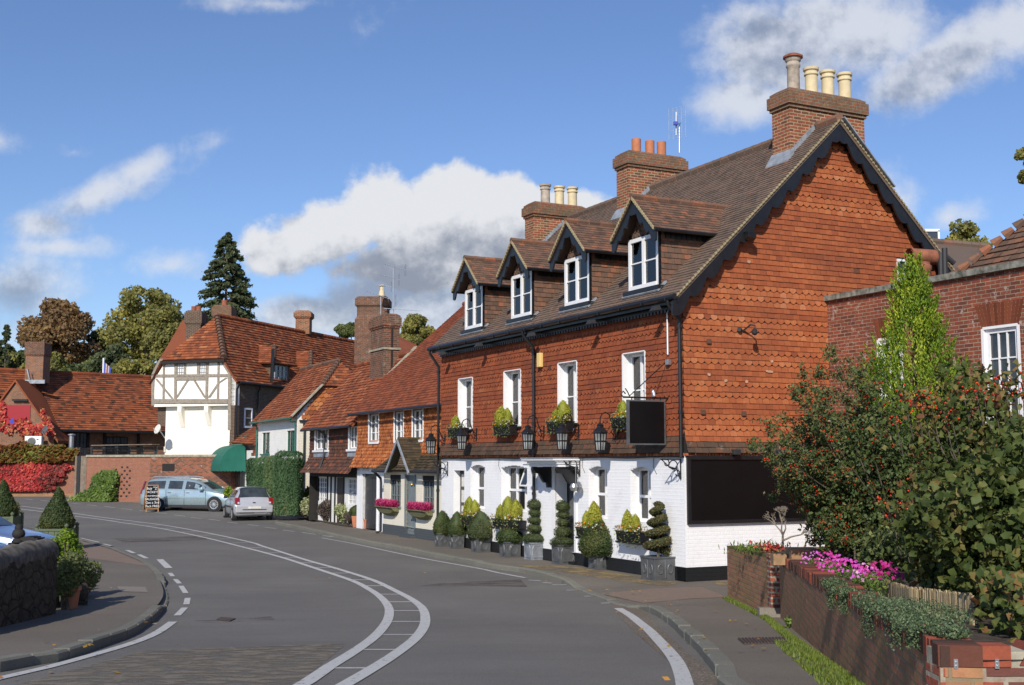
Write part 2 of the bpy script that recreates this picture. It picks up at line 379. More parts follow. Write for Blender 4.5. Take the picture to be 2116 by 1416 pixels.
plain('wall_coping',(.1,.085,.065),.95,var=.5,scale=7,bump=.6,c2=(.2,.18,.15));plain('reed',(.42,.33,.19),.85,var=.4,scale=22,bump=.4);plain('bark',(.1,.08,.06),.9,var=.4,bump=.5);plain('pale_bark',(.24,.2,.15),.9,var=.3,bump=.4)
plain('soil',(.06,.045,.032),.95,var=.5,scale=9,bump=.8);plain('pine_wood',(.36,.19,.085),.7,var=.2);plain('grey_wood',(.2,.16,.12),.9,var=.3,bump=.4)
plain('chalk',(.8,.8,.8),.9,var=.1);plain('moss_tile',(.12,.12,.03),.95,var=.5,bump=.5)
plain('tyre',(.02,.02,.021),.85);plain('plastic_dark',(.03,.03,.033),.5);plain('alloy',(.62,.63,.65),.3,metal=.7,var=.05)
plain('planter_green',(.10,.125,.07),.6,var=.12);plain('wicker',(.14,.14,.07),.85,var=.4,scale=30,bump=.5)
def dark_stone():
    t=NT('dark_stone');co=t.coord('Object',(1,1,1.7));v=t.n.new('ShaderNodeTexVoronoi');v.feature='DISTANCE_TO_EDGE';v.inputs['Scale'].default_value=3.2;t.L(co,v.inputs['Vector'])
    n=t.noise(co,5,7,.7);c=t.ramp(n,[(.3,(.035,.028,.02)),(.6,(.1,.08,.055)),(.8,(.17,.15,.12))])
    t.set(t.mix(t.ramp(v.outputs['Distance'],[(0.,.7),(.06,0.)]),c,(.02,.018,.014)),.95,0,.2);t.bump(t.math('ADD',t.ramp(v.outputs['Distance'],[(0.,0.),(.12,1.)]),n),.8,.03);M['dark_stone']=t.m
dark_stone()
def carpaint(name,c,rough=.28,metal=.6):
    t=NT(name);t.set(c,rough,metal,.5);t.b.inputs['Coat Weight'].default_value=.8;t.b.inputs['Coat Roughness'].default_value=.06
    co=t.coord();t.L(t.ramp(t.noise(co,3,5),[(.3,rough*.9),(.8,rough*1.25)]),t.b.inputs['Roughness']);M[name]=t.m
carpaint('paint_blue',(.42,.54,.58));carpaint('paint_silver',(.54,.54,.56),.3,.4);carpaint('paint_lilac',(.27,.35,.55));carpaint('paint_navy',(.01,.03,.12))
def glassmat(name,c,rough=.04,spec=.9):
    t=NT(name);co=t.coord();n=t.noise(co,2.5,2);t.set(t.ramp(n,[(.35,c),(.7,tuple(x*2.2 for x in c))]),rough,0,spec);t.bump(t.noise(co,1.6,1),.05,.02);M[name]=t.m
glassmat('window_glass',(.02,.022,.026));glassmat('car_glass',(.025,.03,.032));glassmat('lantern_glass',(.16,.17,.17),.25,.6)
t=NT('clear_pane');t.set((.75,.8,.85),.02,0,.5)
tr=t.n.new('ShaderNodeBsdfTransparent');tr.inputs[0].default_value=(.78,.8,.82,1);gl=t.n.new('ShaderNodeBsdfGlossy');gl.inputs['Roughness'].default_value=.02
fn=t.n.new('ShaderNodeFresnel');fn.inputs[0].default_value=1.9;ms=t.n.new('ShaderNodeMixShader');t.L(fn.outputs[0],ms.inputs[0]);t.L(tr.outputs[0],ms.inputs[1]);t.L(gl.outputs[0],ms.inputs[2]);t.L(ms.outputs[0],t.out.inputs[0]);M['clear_pane']=t.m
def lamp_plastic(name,c): 
    t=NT(name);t.set(c,.15,0,.7);t.b.inputs['Coat Weight'].default_value=.5;M[name]=t.m
lamp_plastic('tail_red',(.22,.008,.01));lamp_plastic('tail_orange',(.6,.17,.02));lamp_plastic('headlight_clear',(.5,.52,.55))
t=NT('red_board');t.set((.3,.004,.014),.5);M['red_board']=t.m
t=NT('blue_spot');t.set((.02,.05,.4),.5);M['blue_spot']=t.m
# ground
def asphalt(name,a,b,patch,grit,fine=140,stops=None,bmp=.5):
    t=NT(name);co=t.coord();n=t.noise(co,.32,6,.62);f=t.noise(co,fine,2,.7);s=t.noise(t.coord('Object',(.35,2.6,1)),1.1,5,.6)
    c=t.ramp(n,[(.3,a),(.7,b)]);c=t.mix(t.ramp(s,[(.5,0.),(.75,.45)]),c,patch);c=t.mix(t.ramp(f,[(.5,0.),(.72,.85)]),c,grit)
    c=t.mix(t.ramp(t.noise(co,60,2),[(.32,.5),(.48,0.)]),c,tuple(x*.55 for x in a))
    t.set(c,.85,0,.3);t.bump(t.noise(co,90,3),bmp,.008);M[name]=t.m;return t
asphalt('asphalt',(.102,.096,.089),(.155,.146,.132),(.082,.077,.072),(.32,.3,.27))
asphalt('pavement_tar',(.115,.10,.083),(.165,.143,.117),(.095,.083,.07),(.3,.26,.21))
asphalt('pavement_pink',(.18,.13,.10),(.22,.16,.125),(.15,.115,.095),(.32,.26,.2))
asphalt('gravel_bits',(.1,.08,.06),(.17,.14,.11),(.1,.08,.06),(.42,.36,.29),fine=34,bmp=1.)
asphalt('kerb_stone',(.13,.13,.11),(.2,.19,.155),(.09,.095,.07),(.28,.27,.22))
asphalt('iron_cover',(.06,.045,.04),(.09,.065,.055),(.05,.04,.04),(.13,.1,.09),fine=40)
asphalt('concrete_slab',(.2,.18,.15),(.25,.22,.18),(.17,.15,.13),(.3,.27,.22))
def worn(name,c,lo,hi,co_scale,nscale=2.,under=None):
    t=NT(name);co=t.coord('Object',co_scale);n=t.noise(co,nscale,7,.72);t.set(t.mix(t.ramp(t.noise(t.coord(),120,2),[(.35,.35),(.6,0.)]),c,tuple(x*.5 for x in c)),.85,0,.3)
    tr=t.n.new('ShaderNodeBsdfTransparent');ms=t.n.new('ShaderNodeMixShader');t.L(t.ramp(n,[(lo,0.),(hi,1.)]),ms.inputs[0]);t.L(tr.outputs[0],ms.inputs[1]);t.L(t.b.outputs[0],ms.inputs[2]);t.L(ms.outputs[0],t.out.inputs[0])
    t.bump(t.noise(t.coord(),90,3),.4,.008);M[name]=t.m
worn('road_paint',(.5,.5,.49),.35,.41,(7,7,7),2.)
worn('tar_patch',(.078,.075,.071),.38,.6,(1.,2.,1),2.2)
worn('buff_patch',(.2,.172,.132),.40,.55,(1.4,2.6,1),2.4)
worn('sand_patch',(.27,.2,.1),.42,.56,(1,1,1),1.6)
worn('red_patch',(.115,.085,.078),.42,.75,(.6,2,1),1.8)
def grassy(name,a,b):
    t=NT(name);co=t.coord();t.set(t.ramp(t.noise(co,3,8,.7),[(.3,a),(.7,b)]),.95,0,.1);t.bump(t.noise(co,30,4),1,.04);M[name]=t.m
grassy('turf',(.03,.05,.012),(.07,.09,.02))
# foliage
leafmat('box_leaf',[(0,(.03,.05,.016)),(.5,(.06,.09,.028)),(.85,(.095,.12,.035)),(1,(.15,.13,.04))])
leafmat('yew_leaf',[(0,(.035,.052,.022)),(.6,(.075,.10,.038)),(1,(.14,.15,.055))])
leafmat('spiral_leaf',[(0,(.04,.052,.02)),(.5,(.085,.095,.032)),(.8,(.15,.12,.04)),(1,(.22,.14,.05))])
leafmat('gold_leaf',[(0,(.11,.14,.02)),(.4,(.25,.28,.03)),(1,(.47,.44,.06))])
leafmat('gold_green_leaf',[(0,(.06,.12,.012)),(.4,(.15,.25,.02)),(.75,(.3,.38,.025)),(1,(.5,.52,.05))])
leafmat('hazel_leaf',[(0,(.05,.075,.02)),(.35,(.095,.13,.032)),(.6,(.155,.165,.045)),(.78,(.24,.19,.06)),(.9,(.26,.13,.05)),(1,(.2,.075,.04))],.35,.6)
leafmat('pyracantha_leaf',[(0,(.04,.06,.02)),(.5,(.08,.12,.035)),(.85,(.13,.16,.05)),(1,(.22,.14,.05))])
leafmat('beech_leaf',[(0,(.2,.13,.08)),(.5,(.33,.22,.115)),(.85,(.4,.25,.11)),(1,(.42,.32,.11))],.55)
leafmat('autumn_leaf',[(0,(.2,.2,.075)),(.5,(.33,.32,.1)),(.85,(.38,.34,.09)),(1,(.52,.44,.1))],.5)
leafmat('green_leaf',[(0,(.11,.14,.06)),(.5,(.2,.24,.09)),(1,(.26,.28,.09))],.5)
leafmat('fir_leaf',[(0,(.08,.10,.055)),(.5,(.14,.175,.085)),(1,(.23,.25,.11))],.5)
leafmat('hedge_leaf',[(0,(.05,.10,.045)),(.5,(.10,.19,.08)),(.9,(.16,.24,.10)),(1,(.22,.22,.09))],.35)
leafmat('creeper_leaf',[(0,(.14,.04,.03)),(.25,(.36,.035,.035)),(.65,(.6,.06,.055)),(.85,(.58,.16,.07)),(1,(.55,.38,.14))])
leafmat('turning_leaf',[(0,(.12,.03,.015)),(.35,(.2,.09,.02)),(.6,(.12,.14,.03)),(.85,(.3,.3,.06)),(1,(.45,.42,.12))])
leafmat('climber_leaf',[(0,(.05,.09,.02)),(.5,(.12,.19,.035)),(1,(.24,.3,.06))])
leafmat('variegated_leaf',[(0,(.09,.12,.04)),(.4,(.3,.34,.15)),(1,(.65,.62,.4))])
leafmat('dry_leaf',[(0,(.07,.05,.045)),(.5,(.13,.10,.085)),(1,(.2,.17,.13))])
leafmat('heather',[(0,(.2,.01,.05)),(.5,(.42,.02,.12)),(1,(.6,.08,.22))])
leafmat('sedum',[(0,(.05,.09,.04)),(.5,(.11,.16,.08)),(1,(.2,.25,.12))])
leafmat('pink_flower',[(0,(.4,.01,.14)),(.4,(.65,.05,.35)),(.8,(.6,.12,.6)),(1,(.8,.4,.65))])
leafmat('mixed_flower',[(0,(.75,.75,.7)),(.5,(.7,.7,.62)),(.55,(.85,.3,.02)),(.8,(.8,.35,.03)),(.85,(.45,.02,.02)),(1,(.4,.01,.03))])
leafmat('berry',[(0,(.55,.02,.015)),(1,(.75,.07,.02))],0.,.3)
leafmat('grass_blade',[(0,(.05,.07,.015)),(.5,(.11,.16,.02)),(1,(.2,.24,.04))])
leafmat('fallen_leaf',[(0,(.3,.16,.03)),(.5,(.45,.3,.05)),(1,(.5,.2,.05))])
leafmat('holly_leaf',[(0,(.03,.05,.015)),(.6,(.08,.11,.03)),(1,(.35,.36,.14))])
# ---------------- foliage ----------------
def unit(a): return a/np.maximum(np.linalg.norm(a,axis=-1,keepdims=True),1e-9)
def cards(P,Nr,size,aspect=.6,bias=1.,up=None,upw=0.,fold=False):
    N=len(P);n=unit(Nr*bias+RS.normal(size=(N,3))*.6) if Nr is not None else unit(RS.normal(size=(N,3)))
    t=RS.normal(size=(N,3))
    if up is not None:t=t*(1-upw)+up*upw*1.6
    t=unit(t-n*(t*n).sum(1,keepdims=True));b=np.cross(n,t)
    L=(np.asarray(size)*np.ones(N))[:,None]*RS.uniform(.7,1.3,(N,1));Wd=L*aspect
    if not fold:
        v=np.stack([P-t*L*.5,P+b*Wd*.5,P+t*L*.5,P-b*Wd*.5],1).reshape(-1,3)
        return v,np.arange(N*4).reshape(N,4)
    c=n*L*RS.uniform(-.3,.3,(N,1));q=n*L*RS.uniform(-.38,.38,(N,1))
    v=np.stack([P-t*L*.5,P-t*L*.1+b*Wd*.55+c,P+t*L*.32+b*Wd*.33-q,P+t*L*.5+q,P+t*L*.3-b*Wd*.36+c*.6,P-t*L*.12-b*Wd*.52+q,P+n*L*.05],1);v[:,1:6]+=(RS.normal(size=(N,5,3))*.09*L[:,None]);v=v.reshape(-1,3)
    f=np.array([[6,0,1],[6,1,2],[6,2,3],[6,3,4],[6,4,5],[6,5,0]])
    return v,(np.arange(N)[:,None,None]*7+f[None]).reshape(-1,3)
def leaves(name,P,Nr,size,mat,parent=None,aspect=.6,bias=1.,up=None,upw=0.,fold=False,rnd=None,**k):
    P=np.asarray(P,float)
    v,f=cards(P,Nr,size,aspect,bias,up,upw,fold)
    r=RS.uniform(0,1,len(P)) if rnd is None else np.clip(rnd,0,1)
    if fold:r=np.repeat(r,6)
    return npmesh(name,v,f,r,M[mat],parent,**k)
def lump(P,sc,amp,seed=0):
    """cheap smooth noise in -1..1"""
    rs=np.random.RandomState(seed);o=np.zeros(len(P))
    for k in range(6):
        d=unit(rs.normal(size=3))*sc*(1+k*.5);o+=np.sin(P@d+rs.uniform(0,6.3))/(1+k*.35)
    return o*amp/2.2
def lathe_pts(prof,n,seed=1):
    """profile [(z,r)] -> points and outward normals"""
    z=np.array([p[0] for p in prof]);r=np.array([p[1] for p in prof])
    seg=np.hypot(np.diff(z),np.diff(r))*(r[1:]+r[:-1]+.01);cs=np.concatenate([[0],np.cumsum(seg)]);cs/=cs[-1]
    u=RS.uniform(0,1,n);i=np.clip(np.searchsorted(cs,u)-1,0,len(seg)-1);f=(u-cs[i])/np.maximum(cs[i+1]-cs[i],1e-9)
    zz=z[i]+(z[i+1]-z[i])*f;rr=r[i]+(r[i+1]-r[i])*f;a=RS.uniform(0,2*np.pi,n)
    dz=(z[i+1]-z[i]);dr=(r[i+1]-r[i]);nl=np.hypot(dz,dr)+1e-9
    N=np.stack([np.cos(a)*dz/nl,np.sin(a)*dz/nl,-dr/nl],1);P=np.stack([np.cos(a)*rr,np.sin(a)*rr,zz],1)
    return P,N
def body(mb,prof,n=18,k=.9):
    mb.lathe([(max(r*k,.001),z) for z,r in prof],n=n)
def topiary(name,label,prof,leafm='box_leaf',n=5000,size=.035,group=None,amp=.03,extra=None):
    t=T(name,label,'topiary',(0,0,0),group)
    b=MB();body(b,prof);b.rn=.1
    if extra:extra(b)
    b.build('inner_body',M[leafm],t)
    P,N=lathe_pts(prof,n);P=P+N*(lump(P,9,amp,3)+RS.normal(size=len(P))*.012)[:,None]
    leaves('foliage',P,N,size,leafm,t,aspect=.7,bias=.9,rnd=RS.uniform(0,1,len(P))*.8+lump(P,7,.3,8)+.1)
    return t
def tree(name,label,base,crown,rx,ry,rz,leafm,n=16000,size=.3,lobes=26,trunk_r=.35,bark='bark',sparse=.0,group=None,seed=1,trunk_h=None,shade=0,cat='tree'):
    """crown: centre; rx ry rz radii"""
    rs=np.random.RandomState(seed);base=V(base);crown=V(crown)
    t=T(name,label,cat,base,group)
    m=MB();top=crown+V((0,0,rz*.5));pts=[base,base.lerp(crown,.5)+V((rs.uniform(-.3,.3),0,0)),crown,top];m.tube(pts,[trunk_r,trunk_r*.75,trunk_r*.5,trunk_r*.15],8)
    C=[]
    for k in range(lobes):
        d=unit(rs.normal(size=3));d[2]=d[2]*.9+.1;f=rs.uniform(.45,.82)
        c=np.array(crown)+d*np.array([rx,ry,rz])*f;rad=rs.uniform(.26,.42)*min(rx,ry,rz)*(1.15-f*.3);C.append((c,rad))
    for k in range(0,lobes,2):
        c,_=C[k];s=crown.lerp(base,rs.uniform(.0,.45)) if c[2]<crown.z+rz*.3 else crown
        mid=(s+V(c))/2+V((0,0,-.08*rz));m.tube([s,mid,V(c)],[trunk_r*.38,trunk_r*.22,trunk_r*.06],5)
    m.build('trunk',M[bark],t)
    P=[];Nn=[];per=n//lobes
    for c,rad in C:
        d=unit(rs.normal(size=(per,3)));rr=rad*(.55+.5*rs.uniform(0,1,per)**.6)[:,None]
        q=d*rr*np.array([1.15,1.15,.85]);q+=d*(lump(d*3,1.6,.2*rad,seed+7))[:,None];P.append(c+q);Nn.append(d)
    P=np.concatenate(P);Nn=np.concatenate(Nn)
    keep=lump(P,2.6/min(rx,rz)*2.2,1,seed+3)>-.75+sparse;P=P[keep];Nn=Nn[keep]
    rnd=.45+lump(P,1.1/min(rx,rz)*3,.35,seed+5)+RS.uniform(-.3,.3,len(P))
    leaves('crown',P,Nn,size,leafm,t,aspect=.75,bias=.5,rnd=rnd,label=None)
    return t
def conifer(name,label,base,h,prof,leafm,n=14000,size=.22,seed=1,trunk_r=.25,droop=.25,cat='tree',group=None,branches=90,up=False):
    rs=np.random.RandomState(seed);base=V(base);t=T(name,label,cat,base,group);m=MB()
    m.tube([base,base+V((0,0,h*.5)),base+V((0,0,h*.97))],[trunk_r,trunk_r*.6,trunk_r*.1],8)
    P=[];N=[];zf=np.array([p[0] for p in prof]);rf=np.array([p[1] for p in prof]);per=n//branches
    for k in range(branches):
        f=zf[0]+(zf[-1]-zf[0])*(k+rs.uniform(0,1))/branches;r=float(np.interp(f,zf,rf))*rs.uniform(.68,1.12);a=rs.uniform(0,6.283)
        s=base+V((0,0,h*f));d=V((math.cos(a),math.sin(a),0))
        e=s+d*r+V((0,0,(-droop if not up else .5)*r+ (.1*r if not up else 0)));mid=(s+e)/2+V((0,0,.12*r if not up else -.08*r))
        if k%2==0:m.tube([s,mid,e],[trunk_r*.14,trunk_r*.09,trunk_r*.03],4,cap=False)
        u=rs.uniform(.25,1.05,per)**.8
        c=np.array(s)[None]*((1-u)**2)[:,None]+2*np.array(mid)[None]*(u*(1-u))[:,None]+np.array(e)[None]*(u**2)[:,None]
        c=c+rs.normal(size=(per,3))*np.array([.16,.16,.13])*(.35+.35*r)*.6;P.append(c);N.append(np.tile(np.array([d.x*.4,d.y*.4,.8]),(per,1)))
    m.build('trunk',M['bark'],t);P=np.concatenate(P);N=np.concatenate(N)
    leaves('crown',P,N,size,leafm,t,aspect=.5,bias=.6,rnd=.4+lump(P,1.5,.3,seed)+RS.uniform(-.3,.3,len(P)))
    return t
def clump(name,label,cat,base,c,r,leafm,n=4000,size=.06,lobes=8,seed=1,stems=6,stemmat='bark',group=None,up=None,upw=0,fold=False,shellk=.55,bias=.6,flat=.35,aspect=.65):
    rs=np.random.RandomState(seed);base=V(base);c=np.array(c);r=np.array(r);t=T(name,label,cat,base,group)
    if stems:
        m=MB()
        for k in range(stems):
            d=unit(rs.normal(size=3));d[2]=abs(d[2]);e=V(c+d*r*.8);m.tube([base+V((rs.uniform(-.1,.1),rs.uniform(-.1,.1),0)),(base+e)/2+V((rs.uniform(-.1,.1),0,.05)),e],[.022,.014,.005],5)
        m.build('stem',M[stemmat],t)
    P=[];N=[];per=n//lobes
    for k in range(lobes):
        d=unit(rs.normal(size=3));cc=c+d*r*rs.uniform(.25,.6);rad=rs.uniform(.42,.62)
        dd=unit(rs.normal(size=(per,3)));q=dd*r*rad*(shellk+(1-shellk)*rs.uniform(0,1,per)**.5)[:,None];P.append(cc+q);N.append(dd)
    P=np.concatenate(P);N=np.concatenate(N);k=P[:,2]>base.z+.01;P=P[k];N=N[k]
    leaves('foliage',P,N,size,leafm,t,aspect=aspect,bias=bias,up=up,upw=upw,fold=fold,rnd=.45+lump(P,5/max(r),.3,seed)+RS.uniform(-.35,.35,len(P)))
    return t
# ================= the inn =================
C0=G(1418,1203);d1=V((-.449,.8935,0));g1=V((.8935,.449,0))
FA=Fr(C0,d1,-g1)      # street front: u runs away from the camera
GA=Fr(C0,g1,-d1)      # gable end
LEN=12.45;HALF=4.15;EZ=5.78;TZ=2.53;RZ=10.02
inn=T('inn','long white and red tile-hung inn with four dormers, topiary along its front','inn',tuple(C0))
# openings on the street front (u0,u1,z0,z1)
UP=[(1.41,2.28,3.32,4.78),(4.36,5.25,3.32,4.79),(7.28,8.23,3.32,4.79),(10.25,11.19,3.32,4.77)]
def qf(a,b): return FA.q(a,b)
GR=[(1.25,2.06,1.12,2.3,.26),(3.03,3.86,1.12,2.31,.26),(6.95,8.45,1.12,2.32,.26),(9.44,10.4,1.12,2.33,.26)]
SD=(10.81,11.54,.12,2.16)
MD=(4.5,5.45,.12,2.2)
b=MB();wallholes(b,FA,0,LEN,.28,TZ+.02,GR+[(SD[0],SD[1],.28,SD[3],.22),(MD[0],MD[1],.28,MD[3],.32)],.2)
wallholes(b,GA,0,2*HALF,.28,TZ+.02,[])
b.poly([FA.p(LEN,0,.28),FA.p(LEN,-8.3,.28),FA.p(LEN,-8.3,TZ),FA.p(LEN,0,TZ)]);b.poly([FA.p(0,-8.3,.28),FA.p(LEN,-8.3,.28),FA.p(LEN,-8.3,TZ),FA.p(0,-8.3,TZ)])
b.build('wall',M['white_wall'],inn,'white painted brick ground-floor wall',recalc=False)
b=MB();
for a,c in ((0,MD[0]),(MD[1],SD[0]),(SD[1],LEN)): b.fbox(FA,a,c,-.3,.012,-.1,.285)
b.fbox(GA,-.012,8.3,-.3,.012,-.1,.285);b.build('plinth',M['black_plinth'],inn,'black painted plinth')
# upper wall backing
b=MB();wallholes(b,FA,0,LEN,TZ,EZ+.1,UP,.2)
b.poly([GA.p(0,0,TZ),GA.p(8.3,0,TZ),GA.p(8.3,0,EZ+.05),GA.p(HALF,0,RZ-.25),GA.p(0,0,EZ+.05)])
b.poly([FA.p(LEN,0,TZ),FA.p(LEN,-8.3,TZ),FA.p(LEN,-8.3,EZ),FA.p(LEN,-HALF,RZ-.2),FA.p(LEN,0,EZ)]);b.poly([FA.p(0,-8.3,TZ),FA.p(LEN,-8.3,TZ),FA.p(LEN,-8.3,EZ),FA.p(0,-8.3,EZ)])
b.build('upper_wall',M['dull_black'],inn,recalc=False)
def flare(v): return max(0,.13*(1-v/.46))**1.0 if v<.46 else 0
def flarev(v): return .12*(1-v/.5)**1.5 if v<.5 else 0
PAT='PPPPSPSPPPSPSPPPSPSPPPSPSPPPSPSPPPPPPPPPPPPPP'
PATF='PPPPSPSPPPSPSPPPSPSPPPSPSPPPSPSPP'
hz=TZ+.06
def rf_low(x,v): return random.random()
b=MB();bg=MB();bf=MB();crs={}
def mkr(pat,b):
    def f(x,v):
        k=int(v/.115+.5);crs.setdefault((b,k),random.random());sc=pat[k%len(pat)]=='S' or pat[(k+1)%len(pat)]=='S'
        return (.38*random.random()+.2*crs[(b,k)]+.12*(.5+.5*math.sin(x*1.3+k*.9))+(.3 if sc else .06)) if random.random()>.03 else random.random()*.5
    return f
for fr,L,holes,seg in ((FA,LEN,UP,0),(GA,8.3,[],1)):
    pass
# split: low grey courses, then red
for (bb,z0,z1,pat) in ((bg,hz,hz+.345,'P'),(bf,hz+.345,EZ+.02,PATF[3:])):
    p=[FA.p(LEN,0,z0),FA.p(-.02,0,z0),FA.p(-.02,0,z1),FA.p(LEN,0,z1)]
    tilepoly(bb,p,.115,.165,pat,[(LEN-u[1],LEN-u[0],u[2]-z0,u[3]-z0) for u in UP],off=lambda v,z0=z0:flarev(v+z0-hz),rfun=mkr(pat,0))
for (bb,z0,z1,pat) in ((bg,hz,hz+.23,'P'),(b,hz+.23,EZ,PAT[2:])):
    win=(5.93,6.45,6.45,7.03)
    top=[GA.p(8.3,0,EZ),GA.p(HALF,0,RZ-.28),GA.p(0,0,EZ)] if bb is b else [GA.p(8.3,0,z1),GA.p(0,0,z1)]
    tilepoly(bb,[GA.p(0,0,z0),GA.p(8.3,0,z0)]+top,.115,.175,pat,[(win[0],win[1],win[2]-z0,win[3]-z0)],off=lambda v,z0=z0:flarev(v+z0-hz),rfun=mkr(pat,1))
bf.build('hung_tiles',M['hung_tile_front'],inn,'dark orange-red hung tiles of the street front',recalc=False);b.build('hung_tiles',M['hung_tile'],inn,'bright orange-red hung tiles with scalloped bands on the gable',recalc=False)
bg.build('hung_tiles',M['hung_tile_grey'],inn,'weathered grey-brown bottom courses of hung tiles',recalc=False)
b=MB() # tilting fillet under the tiles
for fr,L in ((FA,LEN),(GA,8.3)):
    n=int(L/.07)
    for i in range(n):
        b.rn=random.random();b.fbox(fr,i*.07,i*.07+.055,0,.07+random.uniform(-.008,.008),TZ,TZ+.05)
b.build('tile_fillet',M['hung_tile'],inn,recalc=False)
b=MB();b.fbox(FA,0,LEN,.0,.05,TZ-.035,TZ-.003);b.fbox(GA,.02,8.2,.0,.05,TZ-.035,TZ-.003)
pp=[FA.p(u,.06,TZ-.03+.012*math.sin(u*2.3)) for u in np.arange(0,LEN,.3)];b.tube(pp,.012,5)
for (u,v0,v1) in ((1032,953,985),(1205,960,985),(1352,958,972)):
    s,_=FA.q(u,v0);b.tube([FA.p(s,.012,TZ-.04),FA.p(s+.03,.012,2.3),FA.p(s-.1,.012,2.15)],.006,4)
b.build('fascia_cable',M['black_paint'],inn)
# windows: frame, glass, curtain
def casement(fr,parent,u0,u1,z0,z1,d,cols=2,rows=(.5,),fm='white_paint',name='window',transom=None,cw=.05,curt=.35,bars=None,sill=None,glass='clear_pane',lab=None,room=True):
    f=MB();w=cw
    f.fbox(fr,u0,u0+w,d-.05,d+.02,z0,z1);f.fbox(fr,u1-w,u1,d-.05,d+.02,z0,z1);f.fbox(fr,u0+w,u1-w,d-.05,d+.018,z1-w,z1);f.fbox(fr,u0+w,u1-w,d-.05,d+.03,z0,z0+w*1.2)
    zs=[z0+w*1.2]+([z0+(z1-z0)*transom] if transom else [])+[z1-w]
    if transom:f.fbox(fr,u0+w,u1-w,d-.045,d+.024,z0+(z1-z0)*transom-w*.55,z0+(z1-z0)*transom+w*.55)
    for i in range(1,cols):
        x=u0+(u1-u0)*i/cols;f.fbox(fr,x-w*.55,x+w*.55,d-.042,d+.02,z0+w*1.1,z1-w*.9)
    for i in range(cols):
        a=u0+(u1-u0)*i/cols+w*.6;c=u0+(u1-u0)*(i+1)/cols-w*.6
        for r in rows:
            z=z0+(z1-z0)*r;f.fbox(fr,a,c,d-.04,d+.006,z-.014,z+.014)
        if bars:
            for k in range(1,bars):
                x=a+(c-a)*k/bars;f.fbox(fr,x-.012,x+.012,d-.038,d+.008,z0+w,z1-w)
    o=f.build(name,M[fm],parent,lab)
    g=MB();g.fbox(fr,u0+w*.6,u1-w*.6,d-.03,d-.024,z0+w*.6,z1-w*.6);g.build('pane',M[glass],o)
    if room:
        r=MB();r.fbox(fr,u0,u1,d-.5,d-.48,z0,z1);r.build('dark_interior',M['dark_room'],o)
        c=MB()
        for a,e in ((u0+w,u0+w+(u1-u0)*curt*.5),(u1-w-(u1-u0)*curt*.5,u1-w)):
            n=8;x=[a+(e-a)*k/n for k in range(n+1)]
            for k in range(n):
                dd=.02*(k%2);de=.02*((k+1)%2);c.poly([fr.p(x[k],d-.1-dd,z0),fr.p(x[k+1],d-.1-de,z0),fr.p(x[k+1],d-.1-de,z1),fr.p(x[k],d-.1-dd,z1)])
        if curt>0:c.build('curtain',M['curtain'],o,recalc=False)
    if sill:
        s=MB();s.fbox(fr,u0-.06,u1+.06,d-.03,sill[0],z0-sill[1],z0-.001);s.build('sill',M[sill[2]],o)
    return o
for u in UP:
    rv=MB();
    P=FA.p;a,c,e,f_=u
    rv.fbox(FA,a-.03,a+.004,-.2,.028,e,f_);rv.fbox(FA,c-.004,c+.035,-.2,.03,e,f_);rv.fbox(FA,a,c,-.2,.026,f_-.004,f_+.02);rv.build('window_lining',M['white_paint'],inn)
    casement(FA,inn,a+.01,c-.01,e,f_-.01,-.19,cols=2,rows=(.45,),sill=(.07,.06,'black_paint'),curt=.9,cw=.055)
for i,u in enumerate(GR):
    a,c,e,f_=u[:4]
    o=casement(FA,inn,a,c,e,f_-.03,-.23,cols=3 if i==2 else 2,rows=(),transom=.47,cw=.055,curt=.8,sill=None)
    rv=MB() # shallow arched head
    n=8
    for k in range(n):
        x0=a+(c-a)*k/n;x1=a+(c-a)*(k+1)/n;h=lambda x:f_-.005-.06*((2*(x-a)/(c-a)-1)**2)
        rv.fbox(FA,x0,x1,-.15,-.001,min(h(x0),h(x1)),f_+.001)
    rv.build('arched_head',M['white_wall'],o)
# tilted open light in the wide window
b=MB();b.bar(FA.p(7.03,-.2,2.22),FA.p(7.03,-.04,1.8),.035);b.bar(FA.p(7.43,-.2,2.22),FA.p(7.43,-.04,1.8),.035);b.bar(FA.p(7.03,-.04,1.8),FA.p(7.43,-.04,1.8),.04)
o=b.build('open_light',M['white_paint'],inn,'opened top light tilted out of the wide ground-floor window');g=MB();g.poly([FA.p(7.03,-.2,2.2),FA.p(7.43,-.2,2.2),FA.p(7.43,-.045,1.82),FA.p(7.03,-.045,1.82)]);g.build('pane',M['window_glass'],o)
# side door
b=MB();b.fbox(FA,SD[0],SD[1],-.26,-.2,.05,SD[3]);b.fbox(FA,SD[0],SD[1],-.3,.06,-.02,.1);o=b.build('door',M['black_paint'],inn,'narrow black side door')
b=MB()
for k in range(4):b.fbox(FA,SD[0]+.3,SD[1]-.12,-.2,-.19,.35+k*.45,.7+k*.45)
b.build('pane',M['curtain'],o)
b=MB();b.fbox(FA,SD[1]-.005,SD[1]+.05,-.2,.014,.28,SD[3]);b.build('door_lining',M['white_paint'],inn)
